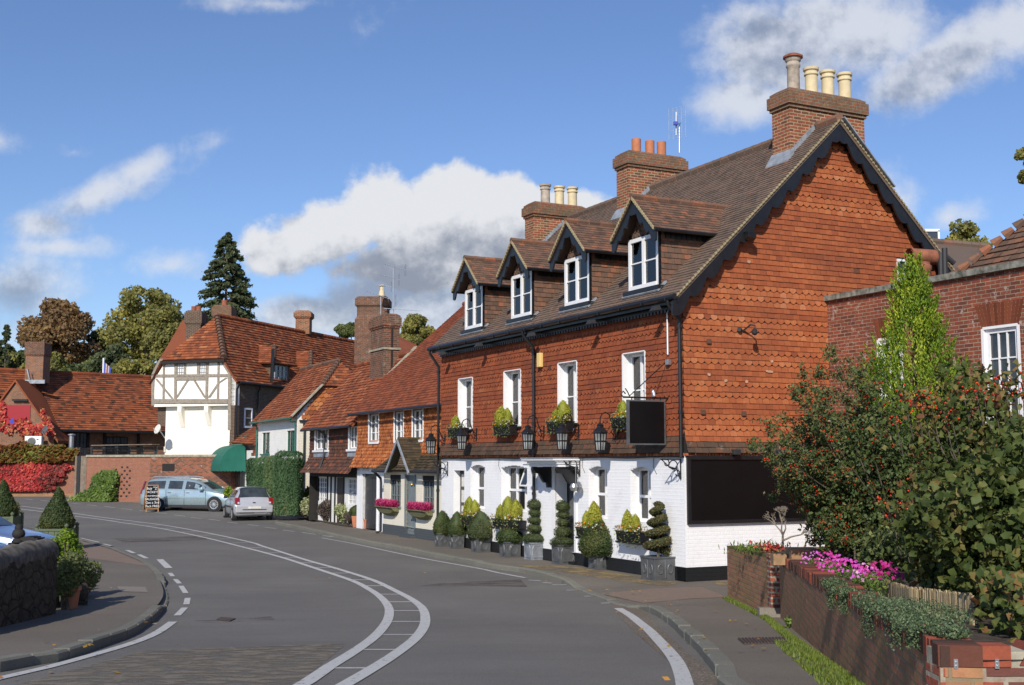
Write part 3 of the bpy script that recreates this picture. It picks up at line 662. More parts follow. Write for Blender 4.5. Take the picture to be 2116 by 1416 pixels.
# main door
b=MB();b.fbox(FA,MD[0],MD[1],-.4,-.33,.05,MD[3]);b.fbox(FA,MD[0]-.05,MD[1]+.05,-.3,.08,-.04,.07);o=b.build('door',M['black_paint'],inn,'black half-glazed front door under the canopy')
b=MB();b.fbox(FA,MD[0]+.12,MD[1]-.12,-.33,-.325,1.0,2.0);b.build('pane',M['window_glass'],o)
b=MB();b.lathe([(.02,0),(.035,.02),(.0,.05)],FA.p(MD[0]+.1,-.32,1.05),8,-g1);b.build('handle',M['galvanised'],o)
b=MB();b.fbox(FA,MD[1],MD[1]+.16,-.02,.03,.29,2.28);b.fbox(FA,MD[0]-.1,MD[0],-.02,.03,.29,2.28);b.fbox(FA,MD[0]-.1,MD[1]+.16,-.02,.034,2.2,2.3);b.build('door_surround',M['white_paint'],inn)
# canopy
cu0,cu1=4.3,5.75
b=MB()
for k,(dd,z0,z1) in enumerate(((.56,2.29,2.36),(.61,2.36,2.41),(.67,2.41,2.44),(.74,2.44,2.48))):b.fbox(FA,cu0-k*.03,cu1+k*.03,.01,dd,z0,z1)
for k in range(24):b.fbox(FA,cu0+k*.075,cu0+k*.075+.04,.56,.58,2.32,2.35)
o=b.build('door_canopy',M['white_paint'],inn,'white moulded canopy on black curved brackets over the door')
b=MB();b.fbox(FA,cu0-.1,cu1+.1,.01,.76,2.481,2.505);b.build('lead_top',M['lead_grey'],o)
for uu in (cu0+.12,cu1-.12):
    prof=[(0,2.285),(.52,2.285),(.55,2.22),(.5,2.14),(.36,2.12),(.3,2.02),(.22,1.9),(.14,1.9),(.12,1.78),(0,1.78)]
    b=MB();b.prism([FA.p(uu-.05,.01+x,z) for x,z in prof],FA.a*.1);b.build('bracket',M['black_paint'],o)
# main roof
OV=.3
def RP(u,k): return FA.p(u,-k,EZ+(k+OV)*(RZ-EZ)/(HALF+OV))   # front slope, k = distance behind the front
VO=.24
b=MB();p=[RP(LEN+.2,-OV),RP(-VO,-OV),RP(-VO,HALF),RP(LEN+.2,HALF)]
tilepoly(b,p,.105,.17,'P',h=.018,slab=.07)
q=[FA.p(-VO,-(2*HALF+OV),EZ),FA.p(LEN+.2,-(2*HALF+OV),EZ),FA.p(LEN+.2,-HALF,RZ),FA.p(-VO,-HALF,RZ)]
tilepoly(b,q,.21,.34,'P',h=.018,slab=.07)
roof=b.build('roof',M['inn_roof'],inn,'brown clay-tiled main roof',recalc=False)
b=MB();ridge(b,FA.p(-VO,-HALF,RZ+.02),FA.p(LEN+.2,-HALF,RZ+.02),.11);b.build('ridge_tiles',M['inn_roof'],roof,recalc=False)
# verge mortar edge and bargeboards
b=MB()
for sgn in (0,1):
    for k in range(60):
        f0=k/60;f1=(k+.62)/60;kk=lambda f:-OV+(HALF+OV)*f
        def pt(f,dz,x=-VO-.03):
            kx=kk(f);z=EZ+(kx+OV)*(RZ-EZ)/(HALF+OV);return FA.p(x,-(kx if sgn==0 else 2*HALF-kx),z+dz)
        b.rn=random.random();b.hexa([pt(f0,-.03),pt(f1,-.03),pt(f1,-.03,-VO+.02),pt(f0,-.03,-VO+.02),pt(f0,.025),pt(f1,.01),pt(f1,.01,-VO+.02),pt(f0,.025,-VO+.02)])
b.build('verge_mortar',M['mortar_line'],roof,recalc=False)
def barge(fr_pt,f0,f1,n,depth,waves,amp,th,nvec,name,parent,mat='black_paint'):
    """wavy board along a rake; fr_pt(f)->3D top edge"""
    m=MB();top=[];bot=[]
    for i in range(n+1):
        f=f0+(f1-f0)*i/n;w=abs(math.sin(math.pi*waves*(i/n)))
        top.append(fr_pt(f));bot.append(fr_pt(f)-V((0,0,depth*(.62+.38*w)+amp*0)))
    for i in range(n):
        m.hexa([bot[i],bot[i+1],bot[i+1]+nvec*th,bot[i]+nvec*th,top[i],top[i+1],top[i+1]+nvec*th,top[i]+nvec*th])
    return m.build(name,M[mat],parent)
sl=(RZ-EZ)/(HALF+OV)
for side in (0,1):
    def fp(f):
        k=-OV+(HALF+OV)*f;return FA.p(-VO+.02,-(k if side==0 else 2*HALF-k),EZ+(k+OV)*sl-.05)
    barge(fp,-.02,1.0,84,.44,10.5,0,.05,d1,'bargeboard',roof)
b=MB();s=[RP(-VO,-OV)+V((0,0,-.09)),RP(0.05,-OV)+V((0,0,-.09)),RP(.05,HALF)+V((0,0,-.09)),RP(-VO,HALF)+V((0,0,-.09))];b.prism(s,V((0,0,.02)));b.build('soffit',M['black_paint'],roof)
# lead flashing on the right verge near the ridge
b=MB();P0=FA.p(-VO-.02,-HALF-.05,RZ+.03);P1=FA.p(-VO-.02,-HALF-1.5,RZ+.03-1.5*sl);b.bar(P0,P1,.16,.03,up=(0,0,1));b.build('verge_flashing',M['lead_grey'],roof)
# gutter, fascia, scalloped valance
b=MB();b.tube([FA.p(u,OV+.05,EZ-.03) for u in (-VO,LEN+.2)],.065,10);b.fbox(FA,-VO,LEN+.1,OV-.04,OV-.01,EZ-.16,EZ-.02)
for u in np.arange(0,LEN,.9): b.fbox(FA,u,u+.03,OV-.01,OV+.12,EZ-.1,EZ-.01)
b.build('gutter',M['black_paint'],roof,'black gutter along the front eave')
b=MB()
for k in range(int(LEN/.13)):
    b.fbox(FA,k*.13,k*.13+.13,.1,.125,EZ-.22,EZ-.06);b.fbox(FA,k*.13+.03,k*.13+.1,.1,.122,EZ-.28,EZ-.22)
b.fbox(FA,0,LEN,.0,OV-.04,EZ-.08,EZ-.04);b.build('valance',M['black_paint'],roof)
def pipe(fr,u,z1,z0,d,top=None,mat='black_paint',parent=inn,r=.04,name='downpipe',lab=None):
    m=MB();pts=([top] if top is not None else [])+[fr.p(u,d,z1),fr.p(u,d,z0)];
    if top is not None: pts=[top,top+V((0,0,-.12)),fr.p(u,d,z1+.12),fr.p(u,d,z1),fr.p(u,d,z0)]
    m.tube(pts,r,8)
    z=z1
    while z>z0+.2:
        m.tube([fr.p(u,d,z),fr.p(u,d,z-.07)],r*1.3,8);z-=1.75
    return m.build(name,M[mat],parent,lab,smooth=True)
pipe(FA,-.03,5.2,2.5,.1,FA.p(.0,OV+.05,EZ-.05),lab='downpipe at the near corner')
pipe(FA,6.43,5.15,.3,.08,FA.p(6.5,OV+.05,EZ-.05),lab='downpipe in the middle of the front')
pipe(FA,LEN+.02,5.1,.1,.1,FA.p(LEN+.1,OV+.05,EZ-.05),lab='downpipe at the far corner')
# dormers
for i,cu in enumerate((1.38,4.28,7.17,10.12)):
    hw=.74;zs=6.13;zt=7.3;ap=8.12;back=lambda z:(z-EZ)/sl-OV
    dm=MB()  # cheeks and front
    dm.poly([FA.p(cu-hw+.12,.0,zs),FA.p(cu-hw+.12,0,zt+.1),FA.p(cu-hw+.12,-back(zt+.1),zt+.1)]);dm.poly([FA.p(cu+hw-.12,.0,zs),FA.p(cu+hw-.12,0,zt+.1),FA.p(cu+hw-.12,-back(zt+.1),zt+.1)])
    dm.poly([FA.p(cu-hw+.12,-.02,zt),FA.p(cu+hw-.12,-.02,zt),FA.p(cu,-.02,ap-.1)])
    D=dm.build('dormer',M['dull_black'],inn,['nearest dormer to the gable end','second dormer from the gable end','third dormer from the gable end','dormer farthest from the gable end'][i],recalc=False)
    tb=MB();x=cu-hw+.12
    tilepoly(tb,[FA.p(x,.0,zs),FA.p(x,-back(zs+.01)-.0,zs),FA.p(x,-back(zt+.1),zt+.1),FA.p(x,.0,zt+.1)][:1]+[FA.p(x,-.02,zs),FA.p(x,-back(zt+.1),zt+.1),FA.p(x,0,zt+.1)] if False else [FA.p(x,0,zs),FA.p(x,-back(zt+.12),zt+.12),FA.p(x,0,zt+.12)] if False else [FA.p(x,-.0,zs),FA.p(x,-.3,zs),FA.p(x,-back(zt+.1),zt+.1),FA.p(x,0,zt+.1)],.12,.17,'P');tb.build('cheek_tiles',M['dormer_roof'],D,recalc=False);tb=MB()
    tilepoly(tb,[FA.p(cu+hw-.2,.0,zt),FA.p(cu-hw+.2,.0,zt),FA.p(cu,.0,ap-.12)],.12,.17,'S')
    tb.build('gable_tiles',M['dormer_roof'],D,recalc=False)
    rb=MB();ov=.33;ew=hw+.12;ez=zt+.12
    kb=back(ap)+.05;ke=back(ez)
    for sg in (-1,1):
        A=FA.p(cu+sg*ew,ov,ez-.12);B=FA.p(cu+sg*ew,-ke,ez-.12);Cc=FA.p(cu,-kb,ap);Dd=FA.p(cu,ov,ap)
        pts=[A,B,Cc,Dd] if sg==-1 else [B,A,Dd,Cc]
        tilepoly(rb,pts,.1,.165,'P',h=.016,slab=.04)
    DR=rb.build('dormer_roof',M['dormer_roof'],D,recalc=False)
    # (sub-parts below hang on the dormer itself)
    m=MB();ridge(m,FA.p(cu,ov+.02,ap+.01),FA.p(cu,-kb,ap+.01),.075,.3);m.build('dormer_ridge',M['dormer_roof'],D,recalc=False)
    m=MB()
    for sg in (-1,1):
        for k in range(13):
            f=k/13;pa=lambda f,dz,dx:FA.p(cu+sg*ew*(1-f),ov+dx,ez-.12+(ap-ez+.12)*f+dz)
            m.hexa([pa(f,-.04,.0),pa(f+.045,-.04,.0),pa(f+.045,-.04,.03),pa(f,-.04,.03),pa(f,.03,0),pa(f+.045,.03,0),pa(f+.045,.03,.03),pa(f,.03,.03)])
    m.build('verge_mortar',M['mortar_line'],D)
    for sg in (-1,1):
        f=lambda t:FA.p(cu+sg*ew*(1-t)*1.02,ov-.03,ez-.16+(ap-ez+.12)*t)
        barge(f,0,1.0,30,.34,3.5,0,.04,g1*1.0,'bargeboard',D)
    m=MB()
    m.tube([FA.p(cu-ew-.02,ov,ez-.15),FA.p(cu-ew-.02,-ke+.1,ez-.15)],.04,8);m.build('gutter',M['black_paint'],D);m=MB();m.tube([FA.p(cu+ew+.02,ov,ez-.15),FA.p(cu+ew+.02,-ke+.1,ez-.15)],.04,8)
    for k in range(9):
        L=(ke-.2)/9;m.fbox(FA,cu-hw+.07,cu-hw+.1,-.1-L*(k+.85),-.1-L*k,ez-.27,ez-.12)
    m.build('gutter',M['black_paint'],D)
    o=casement(FA,D,cu-.59,cu+.59,zs,zt-.02,.03,cols=2,rows=(.52,),cw=.085,curt=.5,room=True,name='window_frame')
    m=MB();m.fbox(FA,cu-.6,cu-.59+.0,-.2,.05,zs,zt);m.fbox(FA,cu-.7,cu+.7,-.1,.14,zs-.09,zs-.001);m.build('black_sill',M['black_paint'],D)
    m=MB();m.hexa([FA.p(cu-.7,.13,zs-.15),FA.p(cu+.75,.13,zs-.15),FA.p(cu+.75,-.1,zs+.06),FA.p(cu-.7,-.1,zs+.06)]+[FA.p(cu-.7,.15,zs-.12),FA.p(cu+.75,.15,zs-.12),FA.p(cu+.75,-.08,zs+.1),FA.p(cu-.7,-.08,zs+.1)]);m.build('lead_apron',M['lead_grey'],D)
# chimneys (wide side parallel to the gable)
def pot(mb_parent,c,r,h,mat,cowl=False,lab=None,plainp=False):
    m=MB()
    if plainp: m.lathe([(r,0),(r*1.02,h),(r*.85,h),(r*.85,h*.7)],c,14)
    else: m.lathe([(r*1.0,0),(r*.95,h*.72),(r*1.12,h*.76),(r*1.12,h*.8),(r*1.0,h*.83),(r*1.0,h*.88),(r*1.22,h*.92),(r*1.25,h),(r*.9,h),(r*.85,h*.8)],c,14)
    o=m.build('chimney_pot',M[mat],mb_parent,lab,smooth=True);return o
def stack(fr,u0,u1,d0,d1_,zb,zt,parent,mat,capmat,cap=.32,lab=None,name='chimney',proj=.07,flash=None):
    m=MB();m.fbox(fr,u0,u1,d0,d1_,zb,zt-cap)
    S=m.build(name,M[mat],parent,lab)
    m=MB();p=proj
    m.fbox(fr,u0-p*.5,u1+p*.5,d0-p*.5,d1_+p*.5,zt-cap,zt-cap+.075);m.fbox(fr,u0-p,u1+p,d0-p,d1_+p,zt-cap+.075,zt-.09);m.fbox(fr,u0-p*.4,u1+p*.4,d0-p*.4,d1_+p*.4,zt-.09,zt-.015)
    P=fr.p;m.hexa([P(u0-p*.3,d0-p*.3,zt-.015),P(u1+p*.3,d0-p*.3,zt-.015),P(u1+p*.3,d1_+p*.3,zt-.015),P(u0-p*.3,d1_+p*.3,zt-.015),P(u0+.08,d0+.08,zt+.06),P(u1-.08,d0+.08,zt+.06),P(u1-.08,d1_-.08,zt+.06),P(u0+.08,d1_-.08,zt+.06)])
    m.build('chimney_cap',M[capmat],S);return S
def gq(b_,u,v): return Q(GA.O-GA.n*b_,GA.a,u,v)
for idx,(bk,ul,ur,vt,dep,matp,potspec) in enumerate((
    (.5,1630.5,1783.6,182,.62,'stack_brick',[(1640,178,121,'stained_pot'),(1677,183,142,'cream_pot'),(1711,189,148,'cream_pot'),(1746,195,153,'cream_pot')]),
    (7.35,1298,1414,312,.62,'stack_brick',[(1315,308,288,'terracotta'),(1343,312,292,'terracotta'),(1367,315,294,'terracotta')]),
    (12.05,1103,1209,418,.6,'stack_brick',[(1127,413,382,'stained_pot'),(1156,417,386,'cream_pot'),(1183,419,388,'cream_pot')]))):
    u0,z0=gq(bk,ul,vt);u1,_=gq(bk,ur,vt);zt=z0
    S=stack(GA,u0,u1,-bk-dep,-bk,EZ+1.2,zt,inn,matp,'cap_brick',cap=.43,lab=['brick chimney on the gable with four cream pots','brick chimney in the middle of the ridge with three orange pots','brick chimney at the far end with three cream pots'][idx],proj=.08)
    for (pu,pv0,pv1,pm) in potspec:
        s,za=gq(bk+dep/2,pu,pv0+6);_,zb=gq(bk+dep/2,pu,pv1)
        pot(S,GA.p(s,-bk-dep/2,zt+.0),.15 if pm!='terracotta' else .13,max(.3,zb-zt),pm,plainp=(pm=='terracotta'))
        if pv1==121:
            m=MB();m.lathe([(.12,0),(.23,.02),(.23,.06),(.14,.11),(.0,.12)],GA.p(s,-bk-dep/2,zb-.02),14);m.build('cowl',M['old_clay'],S,smooth=True)
    # stepped lead flashing on the front slope
    m=MB();kz=lambda z:(z-EZ)/sl-OV
    for j in range(16):
        k0=u0+.05+(HALF-u0-.1)*j/16;zz=EZ+(k0+OV)*sl
        m.fbox(GA,k0,k0+(HALF-u0)/16,-bk,-bk+.015,zz-.05,zz+.16+.02*(j%2))
    zz=EZ+(u0+OV)*sl
    m.hexa([GA.p(u0-.18,-bk-dep-.05,zz-.16),GA.p(u0+.0,-bk-dep-.05,zz+.02),GA.p(u0,-bk+.12,zz+.02),GA.p(u0-.18,-bk+.12,zz-.16)]+[GA.p(u0-.18,-bk-dep-.05,zz-.13),GA.p(u0+.0,-bk-dep-.05,zz+.16),GA.p(u0,-bk+.12,zz+.16),GA.p(u0-.18,-bk+.12,zz-.13)])
    m.build('lead_flashing',M['lead_grey'],S)
# gable window
b=MB();b.fbox(GA,5.93,6.45,-.05,.012,6.42,7.03);o=casement(GA,inn,5.93,6.43,6.45,7.03,.03,cols=2,rows=(),cw=.05,curt=0,room=False,glass='window_glass',lab='small white window high in the gable')
# floodlights under the eave
for i,(u,v) in enumerate(((912,731),(988,713),(1096,692),(1220,666),(1353,638))):
    s,z=FA.q(u,v,.42);m=MB();m.bar(FA.p(s,.12,z+.06),FA.p(s,.42,z+.03),.02)
    n=10;r0=.11
    for k in range(n):
        a0=math.pi*k/n;a1=math.pi*(k+1)/n
        m.hexa([FA.p(s+r0*math.cos(a0),.32,z-.02),FA.p(s+r0*math.cos(a1),.32,z-.02),FA.p(s+r0*math.cos(a1),.5,z-.05),FA.p(s+r0*math.cos(a0),.5,z-.05),FA.p(s+r0*.8*math.cos(a0),.33,z-.02+.09*math.sin(a0)+.01),FA.p(s+r0*.8*math.cos(a1),.33,z-.02+.09*math.sin(a1)+.01),FA.p(s+r0*.8*math.cos(a1),.47,z-.04+.08*math.sin(a1)+.01),FA.p(s+r0*.8*math.cos(a0),.47,z-.04+.08*math.sin(a0)+.01)])
    m.build('floodlight',M['plastic_dark'],inn,smooth=True)
m=MB();s,z=GA.q(1551,486,.3);m.bar(GA.p(s-.1,.3,z+.06),GA.p(s-.1,.0,z+.14),.03);m.hexa([GA.p(s-.11,.24,z-.1),GA.p(s+.1,.24,z-.12),GA.p(s+.1,.36,z-.08),GA.p(s-.11,.36,z-.06),GA.p(s-.11,.26,z+.08),GA.p(s+.1,.26,z+.1),GA.p(s+.1,.38,z+.08),GA.p(s-.11,.38,z+.06)]);m.build('floodlight',M['black_paint'],inn,'black floodlight on the gable bargeboard',bevel=.015)
m=MB();s,z=GA.q(1528,685,0);m.tube([GA.p(s,0,z),GA.p(s+.08,.06,z+.03),GA.p(s+.1,.25,z+.12),GA.p(s+.15,.34,z+.1),GA.p(s+.14,.36,z-.02)],.018,6);m.lathe([(.03,0),(.055,.03),(.06,.12),(.03,.15)],GA.p(s+.13,.34,z+.02),10,V((-.1,-.6,-.8)));m.lathe([(.02,0),(.05,.02),(.045,.09)],GA.p(s+.0,.03,z+.03),10,V((-.4,-.8,0)))
m.build('security_light',M['plastic_dark'],inn,'swan-neck security light on the gable tiles',smooth=True)
for (u,v) in ((1463,706),(1451,852),(1535,855)):
    s,z=GA.q(u,v,0);m=MB();m.fbox(GA,s-.05,s+.05,0,.06,z-.05,z+.05);m.build('broken_tile',M['hung_tile_grey'],inn,bevel=.01)
# pale patched tiles on the gable
m=MB()
for (u,v,w,h) in ((1465,774,11,9),(1500,787,11,8),(1543,789,11,7),(1595,747,10,8),(1590,768,22,8),(1548,541,12,8)):
    s,z=GA.q(u,v,.03);_=0;m.prism([GA.p(s+w/230*math.cos(t)*(1+.2*math.sin(2*t+w)),.028,z+h/260*math.sin(t)*(1+.25*math.cos(2*t+u))) for t in np.linspace(0,6.28,12,endpoint=False)],GA.n*.004)
m.build('repair_patch',M['faded_mortar'] if 'faded_mortar' in M else plain('faded_mortar',(.5,.3,.2),.9,var=.3),inn,'pale mortar patches on the gable tiles')
# alarm box, conduit, white vent
s0,z0=FA.q(1117,758);s1,z1=FA.q(1125,728);m=MB();m.fbox(FA,6.02,6.2,0.02,.12,4.76,5.12);m.build('alarm_box',M['alarm_yellow'],inn,bevel=.02)
m=MB();s,z=FA.q(1381.5,733,.03);m.tube([FA.p(s,.05,z),FA.p(s,.05,5.55)],.017,6);m.build('conduit',M['white_paint'],inn);m=MB();m.fbox(FA,s-.08,s+.03,.02,.1,z-.22,z-.1);m.build('junction_box',M['galvanised'],inn,bevel=.01)
# scroll brackets on the white wall
def scroll(fr,c,sx,pts_r=.012,parent=None,name='scroll_bracket',lab=None):
    m=MB();P=lambda x,z:fr.p(c[0],x,c[1]+z)
    m.bar(P(.015,0),P(.015,-.42),.025);m.bar(P(.01,-.01),P(.5,-.01),.022)
    for (ox,oz,r,t0,t1,g) in ((.18,-.14,.12,0,5.6,.5),(.36,-.09,.08,1,6.5,.5),(.1,-.3,.08,.5,6,.5)):
        m.tube([P(ox+r*(1-g*(t-t0)/(t1-t0))*math.cos(t),oz+r*(1-g*(t-t0)/(t1-t0))*math.sin(t)) for t in np.linspace(t0,t1,16)],pts_r,5)
    m.tube([P(.02,-.4),P(.12,-.2),P(.3,-.16),P(.47,-.02)],pts_r,5);m.tube([P(.2,-.22),P(.3,-.17)],pts_r,5)
    return m.build(name,M['black_paint'],parent,lab)
for i,(u,v) in enumerate(((1411,948),(1199,948),(926,954))):
    s,z=FA.q(u,v,0);scroll(FA,(s if i else .12,z),1,parent=inn,lab=['scroll bracket by the near corner','scroll bracket beside the canopy','scroll bracket by the far corner'][i])
m=MB();s,z=FA.q(1186,1007,.25);m.lathe([(.0,-.1),(.07,-.08),(.1,0),(.07,.08),(.0,.1)],FA.p(s,.25,z),14);m.lathe([(.13,0),(.13,.02),(0,.03)],FA.p(s-.02,.12,z),16,-g1);m.tube([FA.p(s,.2,z+.1),FA.p(s,.2,z+.5)],.006,4)
m.build('dome_camera',M['galvanised'],inn,'round dome camera hanging beside the door',smooth=True)  # hanging dome camera by the door, gives no light
# gable blackboard with frame and spotlights
bb=T('menu_board','large blank blackboard with black frame on the white gable wall','blackboard',tuple(GA.p(1.5,0,1.2)))
m=MB();m.fbox(GA,.09,3.6,.02,.05,1.21,2.5);m.build('board',M['board_black'],bb)
m=MB();m.fbox(GA,.03,3.66,.015,.08,1.15,1.22);m.fbox(GA,.03,3.66,.015,.09,2.45,2.53);m.fbox(GA,.03,.1,.015,.078,1.22,2.45);m.fbox(GA,3.59,3.66,.015,.078,1.22,2.45);m.build('frame',M['black_paint'],bb)
for u in (1524,1615):
    s,z=GA.q(u,933,.2);m=MB();m.fbox(GA,s-.1,s+.08,.1,.22,2.55,2.66);m.bar(GA.p(s,0.05,2.5),GA.p(s,.15,2.56),.03);m.build('spotlight',M['plastic_dark'],bb,bevel=.01)
# ---- hanging sign ----
sg=T('hanging_sign','blank black pub sign hanging from an iron bracket on the tile-hung front','sign',tuple(FA.p(.6,0,4)))
su=None
s0,zt=FA.q(1376,829,0);s1,zb=FA.q(1376,919,0)
su=.55;m=MB();m.fbox(FA,su-.03,su+.03,.13,.98,2.78,3.64);m.build('board',M['board_black'],sg)
m=MB();m.fbox(FA,su-.04,su+.04,.1,.13,2.75,3.67);m.fbox(FA,su-.04,su+.04,.98,1.01,2.75,3.67);m.fbox(FA,su-.04,su+.04,.13,.98,2.75,2.78);m.fbox(FA,su-.04,su+.04,.13,.98,3.64,3.67);m.build('frame',M['lead_planter'],sg)
m=MB();m.bar(FA.p(su,0,3.72),FA.p(su,1.1,3.72),.035);m.bar(FA.p(su,.02,4.5),FA.p(su,.95,3.75),.016);m.tube([FA.p(su,1.1,3.72),FA.p(su,1.16,3.78),FA.p(su,1.1,3.84),FA.p(su,1.05,3.79)],.014,5);m.tube([FA.p(su,.95,3.74),FA.p(su,.99,3.82),FA.p(su,1.05,3.9)],.012,5)
for d in (.2,.9):m.tube([FA.p(su,d,3.66),FA.p(su,d,3.72)],.012,5)
m.build('bracket',M['black_paint'],sg);m=MB();m.lathe([(.02,0),(.04,.03),(.045,.13)],FA.p(su-.06,.42,3.88),10,V((.2,0,-.9)));m.tube([FA.p(su,.4,3.72),FA.p(su-.05,.42,3.9)],.012,5);m.build('spotlight',M['galvanised'],sg,smooth=True)
# ---- wall lanterns ----
def make_lantern():
    t=T('wall_lantern','','lantern')
    # local: x away from wall (+x), wall at x=0, lantern centre at x=.42
    m=MB();cx=.42;r0,r1=.105,.145
    for k in range(6):
        a=k*math.pi/3;m.bar((cx+r0*math.cos(a),r0*math.sin(a),0),(cx+r1*math.cos(a),r1*math.sin(a),.36),.018)
        a2=a+math.pi/3
        for z,r in ((0,r0),(.36,r1),(.19,(r0+r1)/2)):m.bar((cx+r*math.cos(a),r*math.sin(a),z),(cx+r*math.cos(a2),r*math.sin(a2),z),.02)
        am=a+math.pi/6;m.bar((cx+r0*.87*math.cos(am),r0*.87*math.sin(am),0),(cx+r1*.87*math.cos(am),r1*.87*math.sin(am),.36),.01)
    m.lathe([(.175,.36),(.165,.39),(.08,.47),(.075,.5),(.085,.51),(.05,.545),(.0,.56)],(cx,0,0),6);m.lathe([(.1,-.02),(.11,0),(0,.005)],(cx,0,0),6)
    m.build('lantern_case',M['black_paint'],t)
    g=MB();g.lathe([(r0*.93,.01),(r1*.93,.35)],(cx,0,0),6);g.build('pane',M['lantern_glass'],t)
    m=MB();pts=[(cx,0,.55),(cx,0,.66),(cx-.04,0,.74),(cx-.13,0,.78),(cx-.22,0,.73),(cx-.25,0,.62),(cx-.3,0,.48),(cx-.37,0,.42),(.01,0,.42)];m.tube(pts,.013,6)
    m.tube([(.02,0,.28),(.1,0,.3),(.16,0,.38),(.13,0,.45),(.08,0,.42)],.011,5);m.bar((.01,0,.2),(.01,0,.55),.03,.03)
    m.build('bracket',M['black_paint'],t);return t
lan=make_lantern();la=math.atan2(-g1.y,-g1.x)
labs=['black wall lantern nearest the hanging sign, over the tall white windows','black wall lantern above the right side of the door canopy','black wall lantern beside the middle downpipe, left of the canopy','black wall lantern below the farthest upper window of the inn','black wall lantern on the corner downpipe next to the cream cottage']
for i,(u,v) in enumerate(((1245,931),(1166,929),(1095,929),(958,929),(894,938))):
    s,z=FA.q(u,v,.42);o=lan if i==0 else copytree(lan);o.scale=(1.08,)*3;put(o,FA.p(s,0.02,z),la,labs[i],'wall lanterns on the inn')
# ================= ground =================
RD=-.1
def st(name,mb,mat,**k): return mb.build(name,M[mat],None,kind='structure',**k)
KD=[]
def kdrop(x,y):
    if not KD or not 12<y<28:return 0
    d,v=min(((p.x-x)**2+(p.y-y)**2,v) for p,v in KD);return v*max(0,1-math.sqrt(d)/1.3)
def patch(mb,A,B,n=8,za=0.,zb=0.,dz=0.,curve=1.):
    """strip between two polylines of 2D points (same count)"""
    for i in range(len(A)-1):
        for j in range(n):
            f0=(j/n)**curve;f1=((j+1)/n)**curve;q=[]
            for (P,Qq,f) in ((A[i],B[i],f0),(A[i],B[i],f1),(A[i+1],B[i+1],f1),(A[i+1],B[i+1],f0)):
                x=P[0]+(Qq[0]-P[0])*f;y=P[1]+(Qq[1]-P[1])*f;e=kdrop(x,y)
                q.append((x,y,gz(y)+dz+e))
            mb.poly(q)
b=MB();xs=list(np.arange(-60,14,2.));ys=list(np.arange(0,24,1.))+list(np.arange(24,92,2.))
for i in range(len(xs)-1):
    for j in range(len(ys)-1):
        x0,x1,y0,y1=xs[i],xs[i+1],ys[j],ys[j+1];b.poly([(x0,y0,gz(y0)+RD),(x1,y0,gz(y0)+RD),(x1,y1,gz(y1)+RD),(x0,y1,gz(y1)+RD)])
st('road',b,'asphalt',recalc=False)
b=MB();xs=[-1500,-300,-60,-20,14,60,300,1500];ys=[-60,0]+list(np.arange(2,24,2.))+[24,50,54,60,70,85,150,400,1500]
for i in range(len(xs)-1):
    for j in range(len(ys)-1):
        x0,x1,y0,y1=xs[i],xs[i+1],ys[j],ys[j+1];b.poly([(x0,y0,gz(y0)-.16),(x1,y0,gz(y0)-.16),(x1,y1,gz(y1)-.16),(x0,y1,gz(y1)-.16)])
st('ground',b,'turf',recalc=False)
def gl(px,dz=0): return [G(u,v,dz) for u,v in px]
def ribbon(mb,pts,w,dz,side=0):
    """flat stripe along points, width w centred (side 0)"""
    L=[];Rr=[]
    for i,p in enumerate(pts):
        t=(pts[min(i+1,len(pts)-1)]-pts[max(i-1,0)]);t.z=0;t.normalize();n=V((-t.y,t.x,0));ww=w*(1 if p.y<18 else max(.72,1-(p.y-18)/70))
        L.append(p+n*ww*(.5+side/2));Rr.append(p-n*ww*(.5-side/2))
    for i in range(len(pts)-1):
        mb.poly([V((q.x,q.y,gz(q.y)+dz)) for q in (L[i],Rr[i],Rr[i+1],L[i+1])])
    return L,Rr
# kerbs
LK=[(0,1367),(68,1354.5),(122,1348),(212.6,1319),(277,1296.5),(319,1269),(341,1246.6),(349.5,1227),(344.6,1208),(335,1185.5),(322,1172.6),(303,1160),(273.8,1148),(238,1134),(193,1121),(167,1114)]
RK=[(568.4,1078.6),(594,1083.7),(629.6,1091),(670.5,1100),(706,1108),(757,1118),(821,1129.6),(872,1139.8),(936,1151),(960,1155.4),(1016.7,1166.8),(1073.4,1174),(1116,1183.8),(1158.5,1195),(1186.8,1205),(1215,1216.4),(1254.9,1230.6),(1294.6,1243.3),(1320,1246),(1368,1267.4),(1419.3,1310),(1464.7,1355.3),(1478.9,1375),(1504.4,1416)]
lk=polyline([G(-160,1385,0)+V((-1.2,-1.,0))]+gl(LK)+[G(120,1100),G(60,1090)],.4)
rk0=gl(RK);rk=polyline(rk0+[rk0[-1]+V((.45,-1.6,0)),rk0[-1]+V((.9,-4.2,0)),rk0[-1]+V((1.0,-8,0))],.4)
def drop(p):
    a=G(1186.8,1205);c=G(1300,1243.3)
    if c.y-.9<p.y<a.y+.9: return -.085*min(1,(p.y-c.y+.9)/.9,(a.y+.9-p.y)/.9)
    return 0
